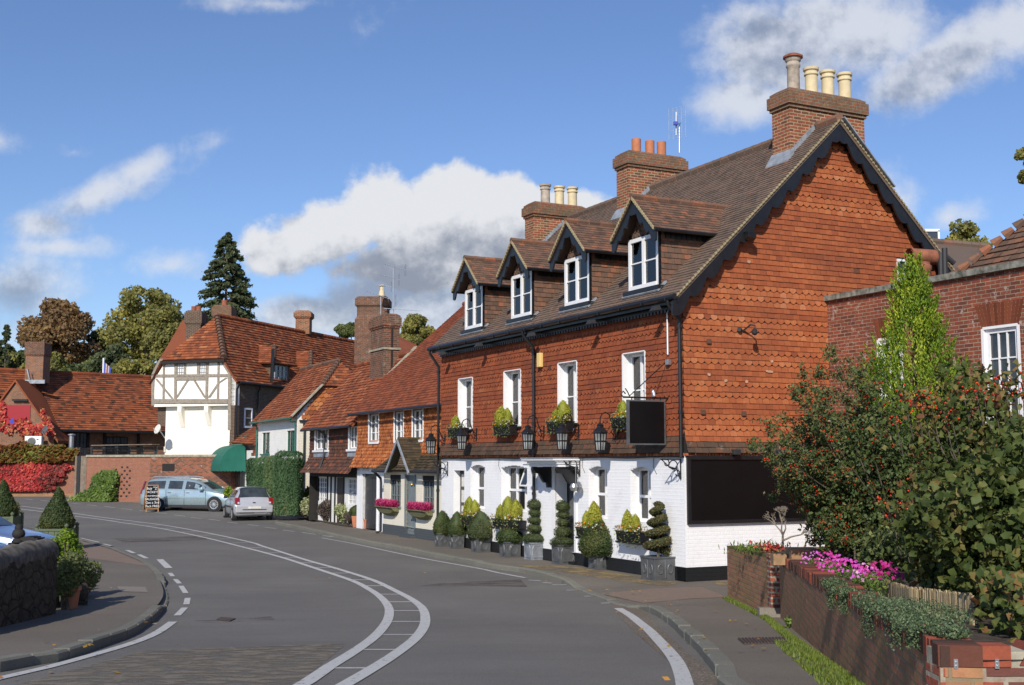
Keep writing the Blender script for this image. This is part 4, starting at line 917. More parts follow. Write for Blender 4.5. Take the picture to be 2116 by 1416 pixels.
def kerb(name,pts,inward,label,seed):
    rs=random.Random(seed);mb=MB();i=0
    def off(i,w):
        t=pts[min(i+1,len(pts)-1)]-pts[max(i-1,0)];t.z=0;t.normalize();n=V((-t.y,t.x,0))*inward;return pts[i]+n*w
    L=2
    while i<len(pts)-1:
        j=min(i+L,len(pts)-1);dz=rs.uniform(-.008,.01);e0=drop(pts[i]);e1=drop(pts[j]);sh=rs.uniform(-.006,.006)
        ks=list(range(i,j+1));top0=[];top1=[];bt0=[];bt1=[]
        for k in ks:
            g=.02 if k==ks[-1] else 0
            a=off(k,sh);c=off(k,.16);dr=drop(pts[k])
            if k==ks[-1]:
                pr=off(k-1,sh);pc=off(k-1,.16);a=a+(pr-a).normalized()*.01;c=c+(pc-c).normalized()*.01
            z=gz(a.y)+.012+dz+dr;top0.append(V((a.x,a.y,z)));top1.append(V((c.x,c.y,z)));bt0.append(V((a.x,a.y,z-.35)));bt1.append(V((c.x,c.y,z-.35)))
        for q in range(len(ks)-1):
            mb.poly([bt0[q],bt0[q+1],top0[q+1]-V((0,0,.02)),top0[q]-V((0,0,.02))]);inn_=lambda a,b:a+(b-a).normalized()*.025
            mb.poly([top0[q]-V((0,0,.02)),top0[q+1]-V((0,0,.02)),inn_(top0[q+1],top1[q+1]),inn_(top0[q],top1[q])]);mb.poly([inn_(top0[q],top1[q]),inn_(top0[q+1],top1[q+1]),top1[q+1],top1[q]])
        mb.poly([bt0[0],bt1[0],top1[0],top0[0]]);mb.poly([bt0[-1],bt1[-1],top1[-1],top0[-1]])
        i=j
    return mb.build(name,M['kerb_stone'],None,kind='structure',recalc=False)
KD+=[(p,drop(p)) for p in rk]
kerb('kerb',lk,1,'',3);kerb('kerb',rk,1,'',4)
# pavements
def inset(pts,w):
    o=[]
    for i,p in enumerate(pts):
        t=pts[min(i+1,len(pts)-1)]-pts[max(i-1,0)];t.z=0;t.normalize();o.append((p.x-t.y*w,p.y+t.x*w))
    return o
b=MB();A=inset(lk,.1);B=[(min(-9.5,p.x-3),p.y) for p in lk];patch(b,A,B,8);st('pavement',b,'pavement_tar',recalc=False)
b=MB();A=inset(rk,.1);B=[]
for p in rk:
    x=14-(p.y>24)*0
    B.append((14 if p.y<30 else 14-(p.y-30)*.5+0,p.y+0.0))
patch(b,A,B,30,curve=2.);st('pavement',b,'pavement_tar',recalc=False)
def pxpoly(mb,pts,dz,res=None,depth=3):
    P=[G(u,v,dz) for u,v in pts];P=[V((p.x,p.y,gz(p.y)+dz)) for p in P]
    # subdivide a quad
    n=14
    if len(P)==4:
        g=[[V((0,0,0))]*(n+1) for _ in range(n+1)]
        for i in range(n+1):
            for j in range(n+1):
                s=i/n;t=j/n;q=(P[0]*(1-s)+P[1]*s)*(1-t)+(P[3]*(1-s)+P[2]*s)*t;g[i][j]=V((q.x,q.y,gz(q.y)+dz+(kdrop(q.x,q.y) if dz>0 else 0)))
        for i in range(n):
            for j in range(n):mb.poly([g[i][j],g[i+1][j],g[i+1][j+1],g[i][j+1]])
    else: mb.poly(P)
b=MB();pxpoly(b,[(168,1119),(235,1137),(312,1171),(170,1152)],.004);st('paving_patch',b,'pavement_pink',recalc=False)
b=MB();pxpoly(b,[(242,1212),(300,1213),(306,1224),(248,1222)],.006);st('paving_slab',b,'concrete_slab',recalc=False)
b=MB();pxpoly(b,[(1240,1219),(1450,1213),(1505,1235),(1330,1239)],.006);st('paving_patch',b,'pavement_pink',recalc=False)
b=MB();pxpoly(b,[(1060,1168),(1180,1170),(1400,1204),(1380,1212)],.005);pxpoly(b,[(1475,1200),(1503,1201),(1503,1213),(1480,1207)],.005);st('sand_patch',b,'sand_patch',recalc=False)
b=MB();pxpoly(b,[(300,1344),(718,1329),(585,1440),(-60,1440)],RD+.004);st('road_patch',b,'buff_patch',recalc=False)
b=MB();pxpoly(b,[(905,1206),(1075,1197),(1090,1213),(870,1211)],RD+.004);pxpoly(b,[(400,1283),(560,1274),(568,1281),(430,1288)],RD+.004);pxpoly(b,[(230,1112),(420,1108),(430,1116),(260,1122)],RD+.004);st('road_patch',b,'red_patch',recalc=False)
# manhole covers
def cover(name,label,px,dz,mat='iron_cover',ribs=0):
    P=[G(u,v,dz) for u,v in px];b=MB();b.prism(P,V((0,0,.008)));
    if ribs:
        for k in range(ribs):
            f=(k+.5)/ribs;a=P[0].lerp(P[1],f);c=P[3].lerp(P[2],f);b.bar(a+V((0,0,.012)),c+V((0,0,.012)),.02,.012)
    o=b.build(name,M[mat],None,label,cat='drain cover');return o
cover('drain_cover','rusty slotted drain cover in the pavement beside the garden wall',[(1537,1332),(1632,1330),(1621,1319),(1524,1321)],.002,ribs=14)
cover('drain_cover','worn oval iron cover sunk in the road near the left kerb',[(447,1281),(475,1284),(487,1279),(457,1276)],RD+.008)
# verges
b=MB();pxpoly(b,[(1262,1250),(1325,1252),(1500,1416),(1440,1416)],RD+.004);pxpoly(b,[(1440,1416),(1502,1416),(1560,1540),(1470,1540)],RD+.004);st('gutter_gravel',b,'gravel_bits',recalc=False)
gp=gl([(1268,1250),(1300,1262),(1345,1290),(1400,1340),(1450,1400),(1470,1430)],RD)
# road markings
def interp(pl,v):
    for i in range(len(pl)-1):
        if pl[i][1]<=v<=pl[i+1][1]:
            f=(v-pl[i][1])/(pl[i+1][1]-pl[i][1]+1e-9);return pl[i][0]+(pl[i+1][0]-pl[i][0])*f
mz=RD+.008
OUT=[(43,1046),(132,1058),(225,1071),(322,1083),(419,1098),(515,1118),(540,1128),(587.4,1142.9),(635,1158),(682,1171),(729.8,1185.6),(760.6,1195.5),(786.7,1205.7),(824.7,1224.7),(858,1243.7),(874.5,1260),(879,1281.7),(873,1300.6),(855.5,1322),(824.7,1345.7),(789,1369.4),(753.5,1390.8),(725,1408),(660,1445)]
OUT[4]=(419,1099.5);OUT[5]=(515,1120)
INN=[(43,1052),(135,1064),(225,1076),(322,1090.5),(419,1110),(515,1134),(540,1140.5),(587,1153.5),(635,1169),(682,1184.4),(729.8,1201),(760.6,1216.4),(784,1231.8),(801,1250.8),(804.5,1267.4),(798.6,1286.4),(782,1307.8),(753.5,1331.5),(715.6,1356.4),(682,1376.6),(635,1409),(570,1445)]
b=MB()
for pl in (OUT,INN):
    pts=polyline(gl(pl,mz),.5);ribbon(b,pts,.15,mz)
for v in [1076,1081.5,1087,1093,1100,1107,1114.6,1122.6,1132.6,1142,1152,1163,1173,1184,1198,1210.5,1228,1243.7,1261.5,1284,1311,1342,1380]:
    a=interp(INN,v);c=interp(OUT,v-(2 if v<1140 else 0))
    if a is None or c is None:continue
    A_=G(a,v,mz);B_=G(c,v-(2 if v<1140 else 0),mz);t=(B_-A_);t.normalize();ribbon(b,[A_+t*.05,B_-t*.05],.105,mz-.003)
ln=polyline(gl([(665,1111.7),(706,1119),(741.6,1126),(808,1140.5),(884,1156),(960,1169.6),(1000,1177),(1031,1184),(1084.7,1194)],mz),.5);ribbon(b,ln,.1,mz)
ln=polyline(gl([(1277,1257),(1308.7,1276),(1340,1301.5),(1368,1330),(1394,1361),(1408,1389),(1415,1416),(1418,1450)],mz),.4);ribbon(b,ln,.15,mz)
ln=polyline(gl([(-40,1411),(0,1401),(97,1379),(193,1353),(264,1332),(322,1309),(357,1285)],mz),.5);ribbon(b,ln,.13,mz)
def dash(u0,v0,u1,v1,w=.11):
    ribbon(b,[G(u0,v0,mz),G(u1,v1,mz)],w,mz)
for a in ((366,1272,382,1256),(385,1249,388,1236),(384,1226,374,1211),(371,1206,362,1197),(357,1191,351,1184),(349,1174,330,1156,.2),(303,1154,287,1146,.15),(277,1143,262,1137,.15),(230,1128,214,1124,.12),(205,1121,167,1112,.1)): dash(*a)
for a in ((1092,1199,1117,1200.5),(1122,1204,1140,1205.5),(1141,1208.7,1170,1209),(1170,1220,1187,1219.5),(1207,1232.5,1225,1232.5),(1242,1247,1260.5,1246.5)): dash(*a,.09)
for a in ((360,1064.4,383,1067),(394,1069.5,417,1072),(431,1073,454,1076),(469.5,1079,492,1082),(512,1084,534,1087),(547,1089.6,571,1092.5),(584,1095.5,608.5,1098.6),(624.5,1100.5,652.6,1104.5),(667,1107,689.6,1110),(320,1059,344.5,1061.5),(288,1055,310,1057.5),(250,1051,274,1053.5),(215.6,1046.6,237,1049.4),(180,1043.2,200,1045.5),(148,1040,168,1042),(121,1036.6,138,1038.6),(84,1034,102,1036),(54,1031,68,1033)): dash(*a,.1)
st('road_marking',b,'road_paint',recalc=False)
# fallen leaves
P=[];rs=np.random.RandomState(4)
for (u,v,du,dv,n) in ((720,1182,60,8,10),(90,1380,90,8,6),(200,1330,80,10,9),(300,1290,40,12,5),(1330,1260,60,20,10),(1420,1330,40,40,12),(1080,1190,120,8,16),(1560,1320,60,30,10),(240,1212,60,30,8),(700,1065,60,6,10),(180,1036,20,3,18),(60,1025,60,3,10),(1250,1225,80,8,9)):
    for k in range(n):
        q=G(u+rs.normal()*du,v+rs.normal()*dv,0);onroad=0
        P.append((q.x,q.y,q.z+.03 if u not in (720,90) else q.z+RD+.02))
leaves('fallen_leaves',np.array(P),np.tile([0,0,1.],(len(P),1)),.07,'fallen_leaf',kind='stuff',bias=3,label='scattered yellow and brown fallen leaves',cat='leaves')
# moss strip along the garden wall
W0=gl([(1505,1238),(1583,1276),(1628,1311),(1700,1361),(1774,1416)],0);W0=polyline(W0+[W0[-1]+(W0[-1]-W0[-2])*.8],.2)
P=[];N=[]
for k in range(9000):
    i=rs.randint(0,len(W0)-1);f=rs.uniform();p=W0[i].lerp(W0[i+1],f);d=rs.uniform()**1.8*(.3 if p.y<13.5 else .1);
    if rs.uniform()<.1 and p.y>13.5:continue
    h=.04*max(.2,1-d*2);P.append((p.x-d,p.y,gz(p.y)+h*.5));
leaves('grass_strip',np.array(P),np.tile([-.3,-.8,.2],(len(P),1)),.06,'grass_blade',kind='stuff',aspect=.18,bias=1,up=np.array([0,0,1.]),upw=.8,label='bright green grass growing along the foot of the wall',cat='grass')
# ================= the row of cottages =================
def FK(k): return Fr(C0+g1*k,d1,-g1)
def house(name,label,cat,u,k): return T(name,label,cat,tuple(FA.p(u,-k,0)))
def qk(k,u,v): return FK(k).q(u,v)
# ---- A : cream front bay, orange tile-hung upper floor ----
A=house('cottage','cream brick cottage with grey door, heather troughs and bright orange tile-hung upper floor','cottage',14,.5)
F7=FK(.7);uL=21.9;uR=LEN+.02
wA=[]
for a,c in (((764,853),(783,913)),((816.5,847),(834.5,910)),((854,845),(875,907))):
    s1,z1=F7.q(*a);s0,z0=F7.q(*c);wA.append((s0,s1,(z0),(z1)))
wA=[(a,c,3.12,4.1) for a,c,_,_ in wA]
db0=F7.q(779,1050)[0];db1=F7.q(750,984)[0]
b=MB();wallholes(b,F7,18.0,uL,0,2.2,[(db0,db1,.0,1.98)],.15);b.poly([F7.p(uL,0,0),F7.p(uL,-8,0),F7.p(uL,-8,4.2),F7.p(uL,0,4.2)]);b.build('wall',M['white_wall'],A,'white painted wall around the black door',recalc=False)
b=MB();wallholes(b,F7,uR,uL,2.1,4.3,wA,.1);b.build('upper_wall',M['dull_black'],A,recalc=False)
b=MB();tilepoly(b,[F7.p(uL,0,2.2),F7.p(uR,0,2.2),F7.p(uR,0,4.25),F7.p(uL,0,4.25)],.12,.18,'DDDPDDPDD',[(uL-w_[1],uL-w_[0],w_[2]-2.2,w_[3]-2.2) for w_ in wA],off=lambda v:.28*max(0,1-v/.8)**1.6,h=.028)
b.build('hung_tiles',M['cottage_hung'],A,recalc=False)
for w_ in wA:
    m=MB();m.fbox(F7,w_[0]-.05,w_[0],-.1,.04,w_[2]-.05,w_[3]+.05);m.fbox(F7,w_[1],w_[1]+.05,-.1,.04,w_[2]-.05,w_[3]+.05);m.fbox(F7,w_[0],w_[1],-.1,.05,w_[2]-.08,w_[2]);m.build('window_lining',M['white_paint'],A)
    casement(F7,A,*w_,-.06,cols=2,rows=(.33,.66),cw=.05,curt=.3,glass='window_glass',room=False)
b=MB();b.fbox(F7,db0,db1,-.15,-.1,.02,1.98);o=b.build('door',M['black_paint'],A,'black panelled cottage door')
b=MB()
for (x,z) in ((.1,.2),(.5,.2),(.1,.9),(.5,.9),(.1,1.5),(.5,1.5)):
    w=(db1-db0);b.fbox(F7,db0+w*x,db0+w*(x+.38),-.1,-.09,z,z+(.5 if z<1.4 else .35))
b.build('panel',M['plastic_dark'],o)
b=MB();b.fbox(F7,db0-.08,db0,-.1,.03,0,2.05);b.fbox(F7,db1,db1+.08,-.1,.03,0,2.05);b.fbox(F7,db0,db1,-.1,.03,1.98,2.05);b.build('door_surround',M['white_paint'],A)
# roof A
def roofplane(mb,u0,u1,pts,course=.2,tw=.24,h=.03,slab=.08,style='P'):
    """pts: (k,z) list from eave to ridge; u0 = far/left end"""
    for (k0,z0),(k1,z1) in zip(pts[:-1],pts[1:]):
        tilepoly(mb,[FA.p(u0,-k0,z0),FA.p(u1,-k0,z0),FA.p(u1,-k1,z1),FA.p(u0,-k1,z1)],course,tw,style,h=h,slab=slab)
b=MB();roofplane(b,uL,uR+.1,[(.4,4.18),(1.5,5.35),(3.13,6.85),(5.0,8.5)],.125,.19,h=.02);b.poly([FA.p(uL,-5.0,8.5),FA.p(uR,-5.0,8.5),FA.p(uR,-9.5,4.5),FA.p(uL,-9.5,4.5)]);
ra=b.build('roof',M['new_roof'],A,'steep even orange-brown tiled roof',recalc=False)
b=MB();ridge(b,FA.p(uL,-5,8.52),FA.p(uR+.2,-5,8.52),.1);b.build('ridge_tiles',M['new_roof'],ra,recalc=False)
b=MB();b.poly([FA.p(uL-.05,-.4,4.1),FA.p(uL-.05,-5,8.4),FA.p(uL-.05,-9.5,4.4)]);b.build('gable_wall',M['dark_brick'],A)
b=MB();b.tube([FA.p(u,-.34,4.13) for u in (uL,uR)],.05,8);b.build('gutter',M['black_paint'],ra)
# front bay
F3=FK(.38);bL=F3.q(792,1102)[0];bR=uR;bz=2.1
wB=[];
for a,c in (((806,978),(828,1040)),((873,980),(897,1045))):
    s1,z1=F3.q(*a);s0,z0=F3.q(*c);wB.append((s0,s1,.95,1.98))
dL=F3.q(840,980)[0];dR=F3.q(857,1100)[0]
b=MB();wallholes(b,F3,bR,bL,.32,bz,wB+[(dR,dL,.32,1.98,.12)],.12)
b.poly([F3.p(bL,0,0),F3.p(bL,-.6,0),F3.p(bL,-.6,bz),F3.p(bL,0,bz)]);b.build('wall',M['cream_wall'],A,'cream painted brick front bay',recalc=False)
b=MB();b.fbox(F3,bR,dR,-.2,.02,-.1,.325);b.fbox(F3,dL,bL+.02,-.2,.02,-.1,.325);b.build('plinth',M['slate_plinth'],A)
b=MB();b.fbox(F3,dR-.1,dL+.1,-.1,.2,-.05,.1);b.build('door_step',M['slate_plinth'],A)
for w_ in wB:
    casement(F3,A,*w_,-.06,cols=2,rows=(.34,.67),bars=2,fm='grey_paint',cw=.05,curt=.4,glass='window_glass',room=False,sill=(.05,.06,'grey_paint'))
    m=MB();m.fbox(F3,w_[0],w_[1],-.08,-.02,w_[3]-.2,w_[3]+.02);m.build('lintel',M['dull_black'],A)
b=MB();b.fbox(F3,dR,dL,-.1,-.06,.08,1.98);o=b.build('door',M['grey_paint'],A,'blue-grey panelled front door');w=dL-dR
b=MB()
for (x,z,h) in ((.14,.2,.5),(.56,.2,.5),(.14,.85,.8),(.56,.85,.8)):b.fbox(F3,dR+w*x,dR+w*(x+.3),-.06,-.045,z,z+h)
b.build('panel',M['grey_paint'],o)
b=MB();b.lathe([(.05,0),(.05,.02),(.03,.05),(0,.06)],F3.p(dR+w*.5,-.05,1.68),10,-g1);b.build('brass_knocker',plain('knocker_brass',(.6,.38,.1),.3,.9),o);b=MB();b.lathe([(.03,0),(.04,.04),(0,.05)],F3.p(dR+w*.85,-.05,1.0),8,-g1);b.build('brass_knob',M['sand_brass'] if 'sand_brass' in M else plain('sand_brass',(.6,.38,.1),.3,.9),o)
b=MB();b.fbox(F3,dR-.09,dR,-.06,.03,.3,2.0);b.fbox(F3,dL,dL+.09,-.06,.03,.3,2.0);b.build('door_surround',M['grey_paint'],A)
# bay roof: two mossy lean-tos and a gabled porch
pc=(dL+dR)/2+.12;ap=F3.q(834.6,906)[1]
b=MB();k0=.1;zE=2.13
tilepoly(b,[FA.p(bL+.25,-k0,zE),FA.p(bR,-k0,zE),FA.p(bR,-1.0,3.0),FA.p(bL-.5,-1.0,3.0)],.12,.19,'P',h=.03,slab=.05)
o=b.build('bay_roof',M['mossy_roof'],A,'low mossy tiled lean-to roof',recalc=False)
b=MB()
for sg in (-1,1):
    Aa=FA.p(pc+sg*1.0,.02,2.1);Bb=FA.p(pc+sg*1.0,-.3,2.1);Cc=FA.p(pc,-1.2,3.1);Dd=FA.p(pc,.02,3.1)
    Bb=FA.p(pc+sg*1.0,-.15,2.1)
    tilepoly(b,[Aa,Bb,FA.p(pc,-1.3,3.12),Dd] if sg==-1 else [Bb,Aa,Dd,FA.p(pc,-1.3,3.12)],.12,.19,'P',h=.02,slab=.05)
ridge(b,FA.p(pc,.03,3.13),FA.p(pc,-1.3,3.13),.07,.3)
b.build('porch_roof',M['mossy_roof'],A,recalc=False)
b=MB();
for sg in (-1,1):b.bar(FA.p(pc+sg*1.03,.06,2.04),FA.p(pc,.06,3.09),.04,.08)
b.build('bargeboard',M['lead_grey'],A,'pale grey bargeboards of the porch gable')
b=MB();b.poly([FA.p(pc-.75,-.2,2.15),FA.p(pc+.75,-.2,2.15),FA.p(pc,-.2,3.0)]);b.build('porch_gable',M['dark_brick'],A,recalc=False)
b=MB();b.tube([FA.p(bL+.2,-.04,2.1),FA.p(pc+1.0,-.04,2.1)],.05,8);b.build('gutter',M['black_paint'],A);b=MB();b.tube([FA.p(pc-1.0,-.04,2.1),FA.p(bR+.02,-.04,2.1)],.05,8);b.build('gutter',M['black_paint'],A)
m=MB();m.tube([FA.p(bL+.12,-.04,2.1),FA.p(bL+.1,-.3,1.85),FA.p(bL+.05,-.3,1.7),FA.p(bL+.05,-.3,.08),FA.p(bL+.05,-.15,.02)],.045,8);m.build('downpipe',M['plastic_dark'],A,smooth=True)
# ---- B : dark tile-hung cottage ----
B=house('cottage','low cottage hung with dark brown tiles over white lattice windows','cottage',25,.8);F8=FK(.8);B0=uL+.02;B1=28.1
wC=[]
for a,c in (((653,887),(679,929)),((723,883),(744,927))):
    s1=F8.q(*a)[0];s0=F8.q(*c)[0];wC.append((max(s0,B0+.05),s1,2.9,3.74))
b=MB();wallholes(b,F8,B0,B1,1.95,3.95,wC,.1);b.poly([F8.p(B1,0,0),F8.p(B1,-5.5,0),F8.p(B1,-5.5,3.9),F8.p(B1,-2,6.3),F8.p(B1,0,3.9)]);b.build('upper_wall',M['dull_black'],B,recalc=False)
b=MB();tilepoly(b,[F8.p(B1,0,1.97),F8.p(B0,0,1.97),F8.p(B0,0,4.0),F8.p(B1,0,3.78)],.13,.19,'PPPDDPPDDPDPP',[(B1-w_[1],B1-w_[0],w_[2]-1.97,w_[3]-1.97) for w_ in wC],off=lambda v:.42*max(0,1-v/.75)**1.5,h=.03)
b.build('hung_tiles',M['dark_hung'],B,recalc=False)
for w_ in wC:
    m=MB();m.fbox(F8,w_[0]-.05,w_[0],-.1,.05,w_[2]-.05,w_[3]+.03);m.fbox(F8,w_[1],w_[1]+.05,-.1,.05,w_[2]-.05,w_[3]+.03);m.fbox(F8,w_[0]-.1,w_[1]+.1,-.1,.12,w_[2]-.1,w_[2]-.02);m.build('window_lining',M['white_paint'],B)
    casement(F8,B,*w_,-.05,cols=3,rows=(.5,),cw=.05,curt=.3,glass='window_glass',room=False)
    m=MB();m.fbox(F8,w_[0]-.1,w_[1]+.1,.01,.06,w_[2]-.3,w_[2]-.1);m.build('lead_apron',M['lead_grey'],B)
F9=FK(1.15);lw=[]
for a,c in (((652,987),(677,1031)),((720,992),(744,1040))):
    lw.append((max(F9.q(*c)[0],B0+.05),F9.q(*a)[0],.75,1.78))
dd0=F9.q(709,1035)[0];dd1=F9.q(695,992)[0]
b=MB();wallholes(b,F9,B0,B1,0,2.0,lw+[(dd0,dd1,0,1.8)],.08);b.build('wall',M['old_white'],B,recalc=False)
for w_ in lw: casement(F9,B,*w_,-.03,cols=3,rows=(.2,.4,.6,.8),bars=2,cw=.05,curt=.2,glass='window_glass',room=False,name='lattice_window')
b=MB();b.fbox(F9,dd0,dd1,-.08,-.04,0,1.8);b.build('door',M['door_brown'],B,'dark brown plank door')
for uu in (dd0-.16,dd1+.04,dd1+.55,B1-.15,dd1+1.0):
    b=MB();b.fbox(F9,uu,uu+.13,-.02,.03,0,1.82);b.build('timber_post',M['dull_black'],B)
b=MB();b.fbox(F9,B0,B1,-.02,.34,1.82,1.96);b.build('jetty_beam',M['dull_black'],B)
b=MB();roofplane(b,B1+.15,B0,[(.45,3.75),(1.5,4.95),(2.8,6.45)],.16,.2,h=.035);b.poly([FA.p(B1,-2.8,6.45),FA.p(B0,-2.8,6.45),FA.p(B0,-6.5,4),FA.p(B1,-6.5,4)])
rb_=b.build('roof',M['old_roof'],B,'uneven old dark-orange tiled roof',recalc=False);b=MB();ridge(b,FA.p(B1+.1,-2.8,6.48),FA.p(B0,-2.8,6.52),.11);b.build('ridge_tiles',M['old_roof'],rb_,recalc=False)
b=MB();b.bar(FA.p(B0+.0,-3.0,6.75),FA.p(B0+.0,-1.9,5.65),.25,.1);b.build('mortar_fillet',M['mortar_grey'],rb_)
b=MB();s=F8.q(676,890)[0];b.tube([F8.p(s+.1,.4,3.72),F8.p(s,.1,3.5),F8.p(s,.1,2.7),F8.p(s-.02,.3,2.1)],.05,8);b.build('downpipe',M['plastic_dark'],B,smooth=True)
b=MB();b.tube([FA.p(B1,-.4,3.7),FA.p(B0,-.4,3.72)],.05,8);b.build('gutter',M['black_paint'],rb_)
# stack between A and B
m=MB()
GS=Fr(C0+d1*23.0,g1,-d1)
S=stack(GS,2.1,2.75,-1.5,0,3.5,GS.q(795,650)[1],B,'old_stack','old_stack',cap=.5,lab='tall weathered brick stack rising between the two lower cottages',proj=.06)
b=MB();b.fbox(GS,2.4,2.47,.001,.02,4.5,GS.q(795,665)[1]);b.build('recess',M['dull_black'],S);b=MB();b.fbox(GS,2.05,2.8,-1.53,.05,GS.q(795,722)[1],GS.q(795,718)[1]);b.build('string_course',M['mortar_grey'],S)
# ---- D : white cottage with green frames ----
D_=house('cottage','white rough-plastered cottage with green window frames and half-hipped tile roof','cottage',35,1.64);F16=FK(1.64);D0=32.8;D1=39.6
wD=[]
for a,c in (((541.6,895),(557,938)),((592.6,890),(610.5,937))):
    s1=F16.q(*a)[0];s0=F16.q(*c)[0];wD.append((s0,s1,2.8,3.85))
b=MB();wallholes(b,F16,D0,D1,0,4.55,wD,.14)
Gd=Fr(FA.p(D0,0,0),g1,-d1)
b.poly([Gd.p(1.64,0,0),Gd.p(6.1,0,0),Gd.p(6.1,0,4.5),Gd.p(5.0,0,5.88),Gd.p(2.75,0,5.88),Gd.p(1.64,0,4.5)]);b.poly([F16.p(D1,0,0),F16.p(D1,-4.5,0),F16.p(D1,-4.5,4.5),F16.p(D1,-2.2,7.1),F16.p(D1,0,4.5)])
b.build('wall',M['old_white'],D_,recalc=False)
b=MB();b.poly([Gd.p(1.66,.012,0),Gd.p(6.1,.012,0),Gd.p(6.1,.012,4.3),Gd.p(1.66,.012,4.3)]);b.build('gable_wall',M['rough_cream'],D_,'rough cream-washed gable wall',recalc=False)
b=MB();tilepoly(b,[Gd.p(1.75,.02,4.35),Gd.p(6.0,.02,4.35),Gd.p(5.0,.02,5.85),Gd.p(2.75,.02,5.85)],.2,.24,'S',h=.04);b.build('hung_tiles',M['cottage_hung'],D_,recalc=False)
b=MB()
for (k0,z0),(k1,z1) in zip([(1.3,4.4),(2.75,5.88)],[(2.75,5.88),(3.87,7.15)]):
    e0=D0-.15 if k0<2 else D0-.15;e1=D0-.15 if k1<3 else D0+.9
    tilepoly(b,[FA.p(D1+.2,-k0,z0),FA.p(e0,-k0,z0),FA.p(e1,-k1,z1),FA.p(D1+.2,-k1,z1)],.17,.21,'P',h=.035,slab=.08)
tilepoly(b,[FA.p(D0-.15,-2.75,5.88),FA.p(D0-.15,-5.0,5.88),FA.p(D0+.9,-3.87,7.15)],.17,.21,'P',h=.035,slab=.06)
b.poly([FA.p(D1+.2,-3.87,7.15),FA.p(D0+.9,-3.87,7.15),FA.p(D0-.1,-5,5.88),FA.p(D0-.1,-6.5,4.3),FA.p(D1+.2,-6.5,4.3)])
rd=b.build('roof',M['old_roof'],D_,'half-hipped orange tile roof',recalc=False)
b=MB();ridge(b,FA.p(D1+.2,-3.87,7.18),FA.p(D0+.9,-3.87,7.18),.11)
n=9
for i in range(n):
    a=FA.p(D0+.9,-3.87,7.2).lerp(FA.p(D0-.15,-2.75,5.93),i/n);c=FA.p(D0+.9,-3.87,7.2).lerp(FA.p(D0-.15,-2.75,5.93),(i+.8)/n);b.rn=.6;b.tube([a,c],[.09,.14],7)
b.build('ridge_tiles',M['dormer_roof'],rd,recalc=False)
b=MB();b.bar(FA.p(D0-.15,-1.3,4.45),FA.p(D0-.15,-2.75,5.95),.22,.06);b.build('verge_mortar',M['mortar_grey'],rd)
b=MB();b.tube([FA.p(D1+.2,-1.27,4.36),FA.p(D0-.1,-1.27,4.38)],.05,8);b.build('gutter',M['green_paint'],rd)
for w_ in wD:
    casement(F16,D_,*w_,-.08,cols=2,rows=(.33,.66),fm='green_paint',cw=.03,curt=.5,glass='window_glass',room=False,sill=(.08,.07,'green_paint'))
pipe(F16,D0+.05,4.1,2.2,.08,FA.p(D0,-1.3,4.35),'green_paint',D_,lab='green downpipe');b=MB();b.tube([Gd.p(1.9,.08,4.25),Gd.p(1.95,.08,3.9),Gd.p(1.95,.08,.3)],.045,8);b.tube([Gd.p(1.7,.1,4.27),Gd.p(3.5,.1,4.27)],.04,6);b.build('downpipe',M['plastic_dark'],D_,'dark downpipe on the gable wall')
pipe(F16,D1+.02,4.1,2.0,.08,FA.p(D1,-1.3,4.35),'green_paint',D_)
# ---- E : little hipped shop behind the awning ----
E_=house('shop','small shop with low hipped tile roof behind the green awning','shop',42,1.7);F22=FK(1.7)
b=MB();b.fbox(F22,D1+.05,44.9,-3.5,0,0,3.0);b.build('wall',M['old_white'],E_)
b=MB();e0=D1+.03;e1=44.9;
tilepoly(b,[FA.p(e1,-1.4,3.45),FA.p(e0,-1.4,3.3),FA.p(e0,-2.9,4.65),FA.p(e1-2.2,-2.9,4.6)],.16,.2,'P',h=.035,slab=.08)
b.build('roof',M['old_roof'],E_,recalc=False);b=MB();b.fbox(F22,D1+.3,D1+.34,.02,.06,2.2,2.9);b.build('downpipe',M['green_paint'],E_)
ux,zx=FK(1.9).q(517,925)
b=MB();tilepoly(b,[Gd.p(1.3,-6.95,2.7),Gd.p(2.3,-6.95,2.7),Gd.p(2.3,-6.95,4.1),Gd.p(1.9,-6.95,4.0)],.16,.2,'P',h=.03);b.build('cheek_tiles',M['dark_hung'],E_,recalc=False)
aw=T('awning','dark green canvas awning with scalloped edge over the shop door','awning',tuple(FA.p(43,-1.5,0)))
b=MB();cu0,cu1=42.0,44.9;kw=1.65;n=9;top=3.3;prof=[]
for i in range(n+1):
    t=i/n*math.pi/2;prof.append((1.35*math.sin(t)**.9,top-1.25*(1-math.cos(t))**1.1))
prof[0]=(.05,top)
for i in range(n):
    (a0,z0),(a1,z1)=prof[i],prof[i+1];b.poly([FA.p(cu0,-kw+a0,z0),FA.p(cu1,-kw+a0,z0),FA.p(cu1,-kw+a1,z1),FA.p(cu0,-kw+a1,z1)])
for uu in (cu0,cu1):b.poly([FA.p(uu,-kw,prof[-1][1])]+[FA.p(uu,-kw+a_,z_) for a_,z_ in prof])
for k in range(15):
    u0_=cu0+(cu1-cu0)*k/15;u1_=cu0+(cu1-cu0)*(k+1)/15;um=(u0_+u1_)/2;zz=prof[-1][1];b.poly([FA.p(u0_,-kw+1.35,zz),FA.p(u1_,-kw+1.35,zz),FA.p(u1_,-kw+1.36,zz-.1),FA.p(um,-kw+1.36,zz-.15),FA.p(u0_,-kw+1.36,zz-.1)])
